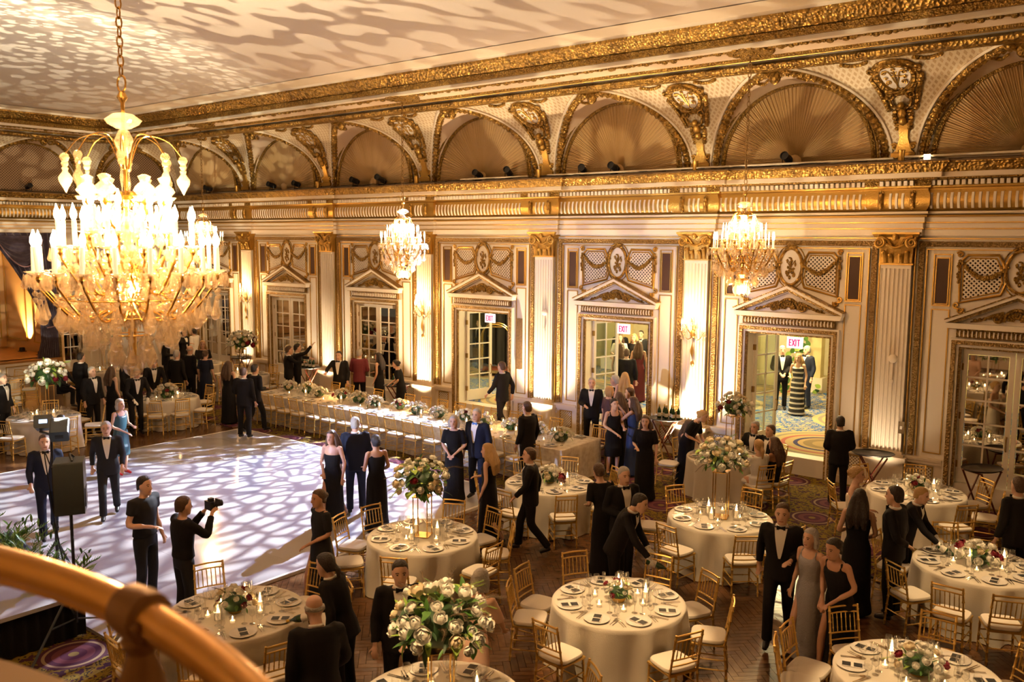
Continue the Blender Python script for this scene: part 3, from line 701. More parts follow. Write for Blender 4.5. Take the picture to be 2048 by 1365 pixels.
# ---- doors: French leaves with two columns of panes
def leaf_meshes(w, h, rows, cols=2):
    b = MB(); st = 0.085; bot = 0.30
    b.box((st/2, 0, h/2), (st, 0.045, h)); b.box((w-st/2, 0, h/2), (st, 0.045, h))
    b.box((w/2, 0, h-0.05), (w-2*st, 0.045, 0.10)); b.box((w/2, 0, bot/2), (w-2*st, 0.045, bot))
    mb = MB(); iw = w-2*st; ih = h-0.10-bot
    for i in range(1, cols): mb.box((st+iw*i/cols, 0, bot+ih/2), (0.032, 0.036, ih))
    for j in range(1, rows): mb.box((w/2, 0, bot+ih*j/rows), (iw, 0.036, 0.032))
    pn = MB(); pn.box((0, 0, 0), (iw/cols-0.030, 0.008, ih/rows-0.030))
    cells = [(st+iw*(i+0.5)/cols, 0, bot+ih*(j+0.5)/rows) for i in range(cols) for j in range(rows)]
    return b.mesh('door_leaf', M['plaster_bright'], False), mb.mesh('muntins', M['plaster_bright'], False), pn.mesh('pane', None, False), cells
LF = leaf_meshes(DW-0.02, DH-HALLZ-0.03, 5)
hg = MB(); hg.box((0, 0, 0), (0.05, 0.05, 0.13)); hinge_me = hg.mesh('hinge', M['hinge'], False)
hd = MB(); hd.tube([(0, -0.03, -0.14), (0, -0.07, -0.10), (0, -0.07, 0.10), (0, -0.03, 0.14)], 0.014, 6); handle_me = hd.mesh('door_handle', M['hinge'])
def leaf(parent, x, y, rz, glass, mirror=1, handle=True):
    lf = put('door_leaf', LF[0], parent, (x, y, HALLZ+0.015), rz, scale=(mirror, 1, 1))
    put('muntins', LF[1], lf)
    for c in LF[3]: put('pane', LF[2], lf, c, mat=glass)
    for z in (0.35, 1.3, 2.25): put('hinge', hinge_me, lf, (0.0, 0.0, z))
    if handle: put('door_handle', handle_me, lf, (DW-0.07, 0, 0.85))
    return lf
rb = MB(); rb.box((0, 0.165, HALLZ/2), (2*DW, 0.36, HALLZ-0.004)); riser_me = rb.mesh('door_step', M['plaster_bright'], False)
for i, k in enumerate(range(-1, 6)):
    d = struct(put('door_%d' % (i+1), riser_me, None, (DX(k), 0, 0)))
    if k in (2, 3, 4):
        leaf(d, -DW+0.03, 0.30, R(77), M['door_glass'])
        leaf(d, DW-0.03, 0.30, R(-88), M['door_glass'], -1)
    else:
        leaf(d, -DW+0.01, 0.10, 0, M['mirror']); leaf(d, DW-0.01, 0.10, 0, M['mirror'], -1, False)
# door of the end wall
ed = struct(root('door_8', (XE-0.08, -3.62, 0), R(90)))
lf = put('door_leaf', LF[0], ed, (0, 0, 0.1), 0, scale=(0.84, 1, 1.1)); put('muntins', LF[1], lf)
for c in LF[3]: put('pane', LF[2], lf, c, mat=M['mirror'])
put('door_handle', handle_me, lf, (DW-0.1, 0, 1.0))
b = MB(); ring_frame(b, -0.06, 0.80, 0, 3.1, 0.06, -0.14, -0.08, False); put('gold_architrave', b.mesh('gold_architrave', M['gold_pale'], False), ed)

# ---- EXIT signs hanging in the three open doorways
def letter(ch_, x, z, w, h, t, y):
    b = MB()
    def bar(x0, z0, x1, z1): 
        v = Vector((x1-x0, z1-z0)); L2 = v.length; nx, nz = -v.y/L2*t/2, v.x/L2*t/2
        b.prism([(x0+nx, z0+nz), (x1+nx, z1+nz), (x1-nx, z1-nz), (x0-nx, z0-nz)], y-0.004, y)
    if ch_ == 'E':
        bar(x+t/2, z, x+t/2, z+h); [bar(x, zz, x+w, zz) for zz in (z+t/2, z+h/2, z+h-t/2)]
    if ch_ == 'X': bar(x, z, x+w, z+h); bar(x, z+h, x+w, z)
    if ch_ == 'I': bar(x+w/2, z, x+w/2, z+h)
    if ch_ == 'T': bar(x+w/2, z, x+w/2, z+h); bar(x, z+h-t/2, x+w, z+h-t/2)
    return b
ex = MB(); ex.box((0, 0, 0), (0.34, 0.05, 0.24)); ex_me = ex.mesh('sign_face', M['sign'], False)
ltr = [letter(c, x, -0.075, w_, 0.15, 0.024, -0.026).mesh('letter', M['sign_red'], False) for c, x, w_ in (('E', -0.125, 0.055), ('X', -0.055, 0.062), ('I', 0.02, 0.02), ('T', 0.055, 0.065))]
rod = MB(); rod.tube([(0, 0, 0.12), (0, 0, 0.24)], 0.008, 6); rod_me = rod.mesh('hanger', M['silver'])
for k, nm in ((2, 'luggage cart'), (3, 'crowded'), (4, 'blue carpet')):
    r_ = root('exit_sign', (DX(k)+0.08, 0.20, 2.84), 0, 'white sign with red EXIT lettering hanging in the %s doorway' % nm, 'exit sign', 'exit signs over the doorways')
    put('sign_face', ex_me, r_); put('hanger', rod_me, r_, (-0.1, 0, 0)); put('hanger', rod_me, r_, (0.1, 0, 0))
    for m_ in ltr: put('letter', m_, r_)

# ---- hall behind the doors
def box_struct(name, c, d, m, parent=None):
    b = MB(); b.box(c, d); o = put(name, b.mesh(name, m, False), parent)
    if not parent: struct(o)
    return o
hf = box_struct('floor_hall', (13, 4.6, HALLZ-0.05), (38, 8.5, 0.1), M['hall_carpet'])
hw = box_struct('wall_hall', (13, 8.8, 2.5), (38, 0.2, 5), M['hall_wall'])
box_struct('ceiling_hall', (13, 4.6, 4.1), (38, 8.5, 0.1), M['plaster'])
box_struct('wall_hall_left', (-6.0, 4.6, 2.5), (0.2, 8.5, 5), M['hall_wall']); box_struct('wall_hall_right', (X1, 4.6, 2.5), (0.2, 8.5, 5), M['hall_wall'])
for x in (4.5, 8.2, 10.6, 13.4, 15.6, 17.2):
    box_struct('panel', (x, 8.68, 2.1), (1.2, 0.06, 2.4), mat('marble_panel', (0.62, 0.55, 0.36), 0.3, vary=(2, (0.45, 0.38, 0.2))), hw)
    box_struct('column', (x+1.0, 8.55, 2.2), (0.4, 0.4, 3.6), M['hall_wall'], hw)
    box_struct('plinth', (x+1.0, 8.5, 0.6), (0.6, 0.5, 0.5), M['plaster'], hw)
dr = MB(); dr.grid(lambda u, v: (4.0+4.2*u, 6.4+0.09*math.sin(u*60), HALLZ+3.5*v), 90, 2)
tag(put('black_drape', dr.mesh('black_drape', M['hall_dark'])), 'tall black drape in the hall behind the luggage cart', 'curtain')
for x, y, e, nm in ((9.4, 3.4, 190, 'luggage cart'), (13.4, 4.6, 300, 'crowded'), (17.4, 4.4, 330, 'blue-carpet')):
    hl = root('ceiling_lamp', (x, y, 3.75), 0)
    lb = MB(); lb.lathe([(0.02, 0.3), (0.02, 0.08), (0.16, 0.06), (0.20, 0.0), (0.14, -0.06), (0.0, -0.09)], 16)
    put('lamp_bowl', lb.mesh('lamp_bowl', M['bulb']), hl); tag(hl, 'glowing bowl lamp on the hall ceiling behind the %s doorway' % nm, 'lamp', 'hall ceiling lamps')
    lamp('hall_light', 'POINT', (0, 0, -0.25), e, (1.0, 0.80, 0.38), parent=hl, shadow_soft_size=0.15)

# ---- upper zone: cove with arches
CA = 1.78; AR = 1.80; AH = 1.70; Z0 = WALLZ
def cove(x, s, n=0.0):
    t = s/CA; o = CA*(1-math.cos(t)); return (x, -(o+n*math.cos(t)), Z0+CA*math.sin(t)-n*math.sin(t))
def cove_s(z): return CA*math.asin(min(1, max(0, (z-Z0)/CA)))
def arch_z(dx, r=AR, h=AH): return Z0+h*math.sqrt(max(0, 1-(dx/r)**2))
def spandrel(half, r, h):
    b = MB(); xs = sorted({-half, half, *[-r+2*r*(0.5-0.5*math.cos(PI*i/40)) for i in range(41)]})
    cols = []
    for x in xs:
        zl = arch_z(x, r, h) if abs(x) < r else Z0
        s0 = cove_s(zl); s1 = CA*PI/2*0.985
        cols.append([cove(x, s0+(s1-s0)*j/9) for j in range(10)])
    b.rings(cols, closed=False, cap=False); return b
def arch_curve(r, h, n=40, lift=0.0): return [cove(r*-math.cos(PI*i/n), cove_s(Z0+h*math.sin(PI*i/n)), lift) for i in range(n+1)]
def back_curve(r, h, n=40, y=-0.01): return [(-r*math.cos(PI*i/n), y, Z0+h*math.sin(PI*i/n)) for i in range(n+1)]
def arch_parts(half, r, h, key):
    d = {}
    d['spandrel'] = spandrel(half, r, h).mesh('spandrel'+key, M['trellis'])
    b = MB(); b.rings([arch_curve(r, h), back_curve(r*0.90, h*0.96)], closed=False, cap=False); d['arch_soffit'] = b.mesh('arch_soffit'+key, M['peach'])
    b = MB(); p = curve(arch_curve(r, h, 40, 0.0), 4)
    b.tube(p, [0.085+0.018*math.sin(i*1.9) for i in range(len(p))], 7); d['leaf_rope'] = b.mesh('leaf_rope'+key, M['gold_rich'])
    b = MB(); b.tube(arch_curve(r+0.13, h+0.06, 40, 0.02), 0.035, 5); d['cream_rib'] = b.mesh('cream_rib'+key, M['plaster'])
    b = MB(); b.tube(back_curve(r*0.89, h*0.955, 40, -0.07), 0.05, 6); b.tube(back_curve(r*0.95, h*0.985, 40, -0.14), 0.03, 5); d['gold_rib'] = b.mesh('gold_rib'+key, M['gold_leaf'])
    b = MB(); R1, H1 = r*0.885, h*0.95; n = 220
    def fan(u, v):
        a = PI*(1-u); rr = 0.05+0.95*v; i = round(u*n)
        amp = (0.008+0.013*v)*(1 if i % 2 else -1)*(0.7+0.5*math.sin(i*1.7)); return (R1*rr*math.cos(a), -0.05+amp, Z0+H1*rr*math.sin(a))
    b.grid(fan, n, 5); d['pleated_fan'] = b.mesh('pleated_fan'+key, M['fan'], True, 20)
    b = MB(); b.prism([(R1*math.cos(PI*i/30), Z0+H1*math.sin(PI*i/30)) for i in range(31)], -0.03, -0.01); d['dark_screen'] = b.mesh('dark_screen'+key, M['dark_mesh'], False)
    b = MB(); b.ball((0, -0.07, Z0+0.05), (0.15, 0.06, 0.15), 10, 6); d['fan_hub'] = b.mesh('fan_hub'+key, M['fan'])
    b = MB()
    for s in (-1, 1):
        q = [cove(s*0.10, cove_s(Z0+h*0.995), 0.06), (s*0.30, -CA*0.75, Z0+h*0.985), (s*0.55, -CA*0.52, Z0+h*0.95), (s*0.45, -CA*0.4, Z0+h*0.93), (s*0.30, -CA*0.5, Z0+h*0.95)]
        b.tube(curve(q, 6), [0.06-0.0014*i for i in range(25)], 6)
    b.ball(cove(0, cove_s(Z0+h*0.997), 0.1), (0.13, 0.11, 0.14), 8, 6)
    d['keystone_scroll'] = b.mesh('keystone_scroll'+key, M['gold_rich'])
    return d
M['fan'] = mat('amber_pleated_silk', (0.62, 0.42, 0.19), 0.6, sheen=0.2)
AP = arch_parts(BAY/2, AR, AH, ''); AC = arch_parts(CH/rt2/2, 1.38, 1.60, '_corner')
def upper(parent, u, d, filling):
    sp = put('spandrel', d['spandrel'], parent, (u, 0, 0))
    for n in ('arch_soffit', 'leaf_rope', 'cream_rib', 'gold_rib', 'keystone_scroll'): put(n, d[n], sp)
    if filling == 'fan': put('pleated_fan', d['pleated_fan'], sp); put('fan_hub', d['fan_hub'], sp)
    else: put('dark_screen', d['dark_screen'], sp)
for k in range(-1, 6): upper(wall, DX(k), AP, 'fan')
upper(ch, CH/rt2/2, AC, 'screen')
for i in range(3): upper(wend, EL-BAY/2-BAY*i, AP, 'screen')

# ---- cartouches with the gilded monogram on every pier
def cartouche():
    d = {}
    def hs(t, k=1.0):  # shield outline in x, s
        x = 0.30*k*math.sin(t)*(1.0+0.12*math.cos(t)); s = 1.78+0.36*k*math.cos(t)
        return x, s
    ol = [hs(2*PI*i/32) for i in range(32)]
    b = MB(); n = 32
    pts = [(x, s, 0.06) for x, s in ol]; b.add(pts+[(0, 1.78, 0.075)], [(i, (i+1) % n, n) for i in range(n)]); b.map(cove); d['plaque'] = b.mesh('plaque', M['plaque'])
    b = MB()
    for k, r_, h in ((1.06, 0.055, 0.06), (1.28, 0.045, 0.03)):
        b.tube([(*hs(2*PI*i/32, k), h) for i in range(32)], r_, 6, loop=True)
    for s in (-1, 1):
        b.tube([(p[0], p[2], 0.05) for p in spiral(s*0.20, 1.30, 0.10, 1.4, 0, s, 1.0)], 0.035, 6)
        b.tube([(p[0], p[2], 0.05) for p in spiral(s*0.40, 1.98, 0.09, 1.3, 0, s, 3.5)], 0.03, 6)
        for i in range(14):
            t = i/13; b.ball((s*(0.44-0.20*t), 1.75-0.75*t, 0.05), (0.055, 0.055, 0.05), 6, 4)
        b.tube([(s*0.05, 1.02, 0.06), (s*0.16, 1.08, 0.08), (s*0.20, 1.24, 0.07)], [0.045, 0.035, 0.03], 6)
        for i in range(6): b.ball((s*(0.13+0.02*math.sin(i)), 0.95-0.07*i, 0.04), (0.06, 0.05, 0.05), 6, 4)
        for i in range(9): b.ball((s*(0.42+0.055*i), 2.28-0.08*math.sin(PI*i/8), 0.03), (0.05, 0.045, 0.04), 6, 4)
    for i in range(7): b.tube([(0, 2.10, 0.08), (0.20*math.sin(-1.2+0.4*i), 2.12+0.16*math.cos(-1.2+0.4*i), 0.08)], [0.02, 0.045], 5)
    b.map(cove); d['scroll_frame'] = b.mesh('scroll_frame', M['gold_rich'])
    b = MB()  # winged child bearing the shield
    b.ball((0, 1.10, 0.10), (0.065, 0.075, 0.07), 8, 6); b.ball((0, 0.92, 0.08), (0.085, 0.13, 0.08), 8, 6); b.ball((0, 0.76, 0.08), (0.08, 0.10, 0.07), 8, 6)
    b.map(cove); d['cherub'] = b.mesh('cherub', M['gold'])
    b = MB()
    b.rings([[(-w_, s, 0), (-w_, s, t), (w_, s, t), (w_, s, 0)] for s, w_, t in ((0.02, 0.22, 0.10), (0.12, 0.22, 0.10), (0.13, 0.19, 0.08), (0.18, 0.14, 0.07), (0.42, 0.075, 0.06), (0.68, 0.10, 0.07), (0.72, 0.12, 0.08))])
    for s in (-1, 1): b.tube([(p[0], p[2], 0.05) for p in spiral(s*0.17, 0.25, 0.065, 1.3, 0, s, 0.5)], 0.025, 5)
    b.map(cove); d['term_pedestal'] = b.mesh('term_pedestal', M['gold'])
    b = MB(); h = 0.085; r_ = 0.013   # interlaced V and F scrolls
    def st(pts): b.tube([(p[0], p[1], h) for p in pts], r_, 5)
    st(curve([(-0.20, 1.98, 0), (-0.10, 1.96, 0), (-0.04, 1.70, 0), (0.0, 1.58, 0)], 6)); st(curve([(0.17, 1.98, 0), (0.10, 1.94, 0), (0.05, 1.74, 0), (0.0, 1.58, 0)], 6))
    st([(0.06, 1.80, 0), (0.16, 1.80, 0), (0.18, 1.83, 0)]); st([(-0.07, 1.82, 0), (0.05, 1.82, 0)])
    for s in (-1, 1):
        st([(p[0], p[2]) for p in spiral(s*0.19, 1.93, 0.055, 1.3, 0, s, 1.6)]); st([(p[0], p[2]) for p in spiral(s*0.13, 1.65, 0.06, 1.4, 0, s, -1.2)]); st([(p[0], p[2]) for p in spiral(s*0.17, 1.76, 0.035, 1.1, 0, s, 0.4)])
    st([(p[0], p[2]) for p in spiral(0, 2.02, 0.03, 1.0, 0, 1, 0, 14, 0.9)]); st([(0, 1.99, 0), (0, 1.52, 0)])
    for s in (-1, 1): st(curve([(0, 1.52, 0), (s*0.04, 1.47, 0), (s*0.08, 1.49, 0)], 4)); st(curve([(0, 1.84, 0), (s*0.03, 1.90, 0), (s*0.05, 1.94, 0)], 4))
    b.map(cove); d['monogram'] = b.mesh('monogram', M['gold'])
    return d
M['plaque'] = mat('white_plaque', (0.86, 0.78, 0.70), 0.5)
CT = cartouche()
for k in range(0, 6):
    p = put('cartouche', CT['plaque'], wall, (PX(k), 0, 0))
    for n in ('scroll_frame', 'cherub', 'term_pedestal', 'monogram'): put(n, CT[n], p)
# gilt beam between cartouche and soffit, soffit panels, crown to the ceiling
trim2 = struct(put('trim_2', sweep(SP, [(CA*0.97, 8.395), (CA*1.0, 8.44), (CA+0.30, 8.45)]).mesh('upper_moulding', M['plaster'], False)))
def band2(name, prof, m, ang=40): return put(name, sweep(SP, prof).mesh(name, m, True, ang), trim2)
band2('leaf_frieze', [(CA*0.90, 8.27), (CA*0.96, 8.26), (CA*1.04, 8.29), (CA*1.06, 8.36), (CA*1.03, 8.41), (CA*0.98, 8.42)], M['gold_rich'])
band2('gold_bead', [(CA+0.14, 8.45), (CA+0.16, 8.43), (CA+0.19, 8.45)], M['gold'])
band2('gold_moulding', [(CA+0.28, 8.455), (CA+0.30, 8.415), (CA+0.36, 8.42), (CA+0.38, 8.47)], M['gold_leaf'])
band2('soffit_panel', [(CA+0.38, 8.47), (CA+0.42, 8.49), (CA+1.02, 8.49), (CA+1.04, 8.47)], M['peach'])
band2('gold_fillet', [(CA+1.03, 8.48), (CA+1.05, 8.44), (CA+1.09, 8.44), (CA+1.10, 8.48)], M['gold'])
band2('beam_edge', [(CA+1.06, 8.47), (CA+1.24, 8.44), (CA+1.38, 8.44), (CA+1.38, 8.51)], M['plaster'])
band2('guilloche_band', [(CA+1.37, 8.51), (CA+1.42, 8.515), (CA+1.44, 8.63), (CA+1.41, 8.645)], M['gold_leaf'])
band2('acanthus_crown', [(CA+1.41, 8.64), (CA+1.46, 8.65), (CA+1.52, 8.70), (CA+1.60, 8.80), (CA+1.66, 8.83), (CA+1.66, 8.89)], M['gold_rich'])
band2('ceiling_border', [(CA+1.66, 8.88), (CA+1.70, 8.93), (CA+2.35, 8.935)], M['plaster'])
# garland lumps under the soffit
gm = MB(); rnd = random.Random(5)
def gar(x0, y0, x1, y1, n):
    for i in range(n):
        t = i/(n-1); rr = rnd.uniform(0.05, 0.08)
        gm.ball((x0+(x1-x0)*t+rnd.uniform(-.02, .02), y0+(y1-y0)*t+rnd.uniform(-.04, .04), 8.45+rnd.uniform(-.02, .02)), (rr, rr*1.1, rr*0.7), 6, 4)
gar(-3.2, -CA-1.13, X1, -CA-1.13, 330); gar(XE+CA+1.13, YN, XE+CA+1.13, -3.6, 150)
stuff(put('fruit_garland', gm.mesh('fruit_garland', M['gold_leaf']), trim2))
# round bosses carrying the side chandeliers
bs = MB()
bs.lathe([(0.0, -0.12), (0.10, -0.11), (0.16, -0.06), (0.30, -0.03), (0.42, 0.0), (0.44, 0.05)], 24)
for i in range(16): a = 2*PI*i/16; bs.ball((0.36*math.cos(a), 0.36*math.sin(a), -0.03), (0.09, 0.09, 0.05), 6, 4)
boss_me = bs.mesh('ceiling_boss', M['gold_leaf'])

# ---- stage in the end wall
st_ = box_struct('floor_stage', (XE-2.4, -9.7, 0.31), (5.4, 11.9, 0.62), M['stage_wood'])
box_struct('stage_front', (XE+0.33, -9.7, 0.28), (0.06, 11.5, 0.56), M['plaster_bright'], st_)
box_struct('stage_nosing', (XE+0.30, -9.7, 0.595), (0.14, 11.5, 0.07), M['stage_wood'], st_)
for i in range(6):
    b = MB(); ring_frame(b, -0.75, 0.75, 0.10, 0.47, 0.03, -0.02, 0.0); put('panel_moulding', b.mesh('stage_panel', M['gold'], False), st_, (XE+0.365, -4.95-1.75*i, 0), R(90))
sw = box_struct('wall_stage', (XE-4.6, -9.7, 3.2), (0.2, 12.4, 6.4), M['stage_wall'])
for i in range(7):
    b = MB(); ring_frame(b, -0.72, 0.72, 0.95, 4.7, 0.05, -0.03, 0.0); put('panel_moulding', b.mesh('stage_moulding', M['gold'], False), sw, (XE-4.49, -4.6-1.7*i, 0), R(90))
box_struct('wall_stage_side', (XE-2.5, -3.6, 3.2), (5.0, 0.2, 6.4), M['stage_wall']); box_struct('ceiling_stage', (XE-2.5, -9.7, 5.6), (5, 12.5, 0.2), M['stage_wall'])
def up_light(name, loc, e, colr, label, grp, aim=(0, 0, 1), size=R(60), blend=0.7):
    r_ = root(name, loc, 0, label, 'uplight', grp)
    b = MB(); b.lathe([(0.0, 0.02), (0.10, 0.02), (0.11, 0.05), (0.09, 0.15), (0.08, 0.15), (0.07, 0.12), (0.0, 0.12)], 14); put('can', b.mesh('can', M['black']), r_)
    b = MB(); b.box((0, 0, 0.01), (0.26, 0.22, 0.02)); put('base_plate', b.mesh('base_plate', M['black'], False), r_)
    lamp(name+'_beam', 'SPOT', (0, 0, 0.17), e, colr, (aim[0], aim[1], 0.17+aim[2]), parent=r_, spot_size=size, spot_blend=blend, shadow_soft_size=0.04)
    return r_
for i, x in enumerate((-9.35, -7.75)):
    up_light('stage_uplight', (x, -4.0, 0.62), 900, (1.0, 0.60, 0.22), 'black uplight can on the stage floor, %s' % ('glowing up the orange side wall', 'half hidden by the curtain')[i], 'stage uplights', (0, 0.13, 1), R(75))
for x in (-10.4, -8.5, -7.5):
    b = MB(); ring_frame(b, -0.42 if x > -10 else -0.9, 0.42 if x > -10 else 0.9, 0.98, 4.8, 0.05, -0.03, 0.0); put('panel_moulding', b.mesh('side_moulding', M['gold'], False), bpy.data.objects['wall_stage_side'], (x, -3.71, 0))
# ---- violet velvet stage curtain with swagged valance
cr = root('stage_curtain', (XE+0.06, -4.0, 0.62), 0, 'dark violet velvet stage curtain tied back with a cord', 'curtain')
def drape(u, v):
    z = 4.5*v; top = 1.0
    tie = 1.13/4.5
    if v > tie: w_ = 0.42+1.75*((v-tie)/(1-tie))**1.25
    else: w_ = 0.42+0.35*((tie-v)/tie)**0.8
    y = -w_*(1-u)+0.22
    return (0.10+0.055*math.sin(u*58)*(0.5+0.5*min(1, abs(v-tie)*4)), y, z)
b = MB(); b.grid(drape, 150, 36); put('hanging', b.mesh('hanging', M['purple']), cr)
b = MB(); b.tube(curve([(0.18, 0.25, 1.32), (0.22, 0.05, 1.15), (0.2, -0.2, 1.10)], 6), 0.025, 6); put('tie_cord', b.mesh('tie_cord', M['purple_trim']), cr)
b = MB()
def swag(yc, w_, drop, x0):
    def fn(u, v):
        a = (u-0.5)*2; sag = drop*(1-a*a)*v; return (x0+0.10*(1-a*a)*v+0.045*math.sin(v*34)*(1-a*a), yc+a*w_/2*(1-0.12*v), 4.5-0.10-sag-0.12*v)
    b.grid(fn, 26, 44)
for i in range(6): swag(-0.95-1.45*i, 1.75, 0.95, 0.22)
put('valance', b.mesh('valance', M['purple']), cr)
b = MB()
for i in range(6):
    b.tube([(0.35*(1-a*a)+0.22, -0.95-1.45*i+a*0.77, 4.4-0.95*(1-a*a)-0.13) for a in [-1+2*j/20 for j in range(21)]], 0.022, 5)
put('fringe', b.mesh('fringe', M['purple_trim']), cr)
b = MB(); b.grid(lambda u, v: (0.06+0.04*math.sin(u*40), 0.22-0.6*u, 4.5*v+0.0), 40, 4); put('leg_panel', b.mesh('leg_panel', M['purple']), cr)
# ================================================================== CHANDELIERS
def drop_me(name, h, r, seg=6, kind='tear'):
    b = MB()
    if kind == 'tear': b.lathe([(0.004, 0), (r*0.25, -0.15*h), (r*0.6, -0.5*h), (r, -0.78*h), (r*0.7, -0.93*h), (0.003, -h)], seg)
    elif kind == 'kite': b.lathe([(0.003, 0), (r*0.7, -0.12*h), (r, -0.42*h), (r*0.45, -0.75*h), (0.003, -h)], seg, sy=0.4)
    elif kind == 'leaf': b.lathe([(0.003, 0), (r*0.5, -0.1*h), (r*0.35, -0.2*h), (r, -0.45*h), (r*0.9, -0.6*h), (r*0.4, -0.82*h), (0.003, -h)], seg, sy=0.25)
    else: b.ball((0, 0, -h/2), (r, r, h/2), seg, 4)
    return b.mesh(name, M['crystal'], False)
CRY = {'big': drop_me('big_drop', 0.24, 0.055, 8), 'tear': drop_me('teardrop', 0.13, 0.03, 6), 'kite': drop_me('kite_drop', 0.15, 0.035, 6, 'kite'), 'leaf': drop_me('leaf_drop', 0.22, 0.055, 8, 'leaf'), 'bead': drop_me('bead', 0.045, 0.0225, 6, 'bead')}
def bobeche_me(r):
    b = MB(); n = 18
    rs = []
    for rr, z in ((0.18, -0.35), (0.3, -0.3), (0.55, -0.12), (1.0, 0.12), (0.96, 0.16), (0.5, -0.02), (0.2, 0.0)):
        rs.append([(rr*r*(1+0.08*math.cos(9*2*PI*j/n)*(rr > 0.8))*math.cos(2*PI*j/n), rr*r*(1+0.08*math.cos(9*2*PI*j/n)*(rr > 0.8))*math.sin(2*PI*j/n), z*r) for j in range(n)])
    b.rings(rs, cap=False); return b.mesh('bobeche', M['crystal'], False)
def candle_mes(h, r):
    b = MB(); b.lathe([(r, 0), (r, h), (r*0.8, h+0.005), (0.0, h+0.006)], 10); c = b.mesh('candle', M['candle_sleeve'])
    b = MB(); k = r*1.15; b.lathe([(r*0.45, 0), (k, 0.03), (k*1.25, 0.055), (k*1.05, 0.09), (k*0.5, 0.125), (0.002, 0.16)], 8); return c, b.mesh('bulb', M['bulb'])
def arm_me(r, z0, z1, name='arm', m='brass', th=0.012):
    """S-shaped arm from the stem (at z0) out to radius r (cup at z1)"""
    b = MB(); b.tube(curve([(0.05, 0, z0), (r*0.3, 0, z0-0.10), (r*0.62, 0, min(z0, z1)-0.16), (r*0.93, 0, z1-0.14), (r, 0, z1-0.03)], 6), th, 6)
    b.tube(curve([(0.05, 0, z0+0.03), (r*0.25, 0, z0+0.10), (r*0.45, 0, z0), (r*0.36, 0, z0-0.05)], 5), th*0.7, 5)
    b.lathe([(0.010, -0.05), (0.03, -0.02), (0.02, 0.0), (0.024, 0.02)], 8, (r, 0, z1)); return b.mesh(name, M[m])
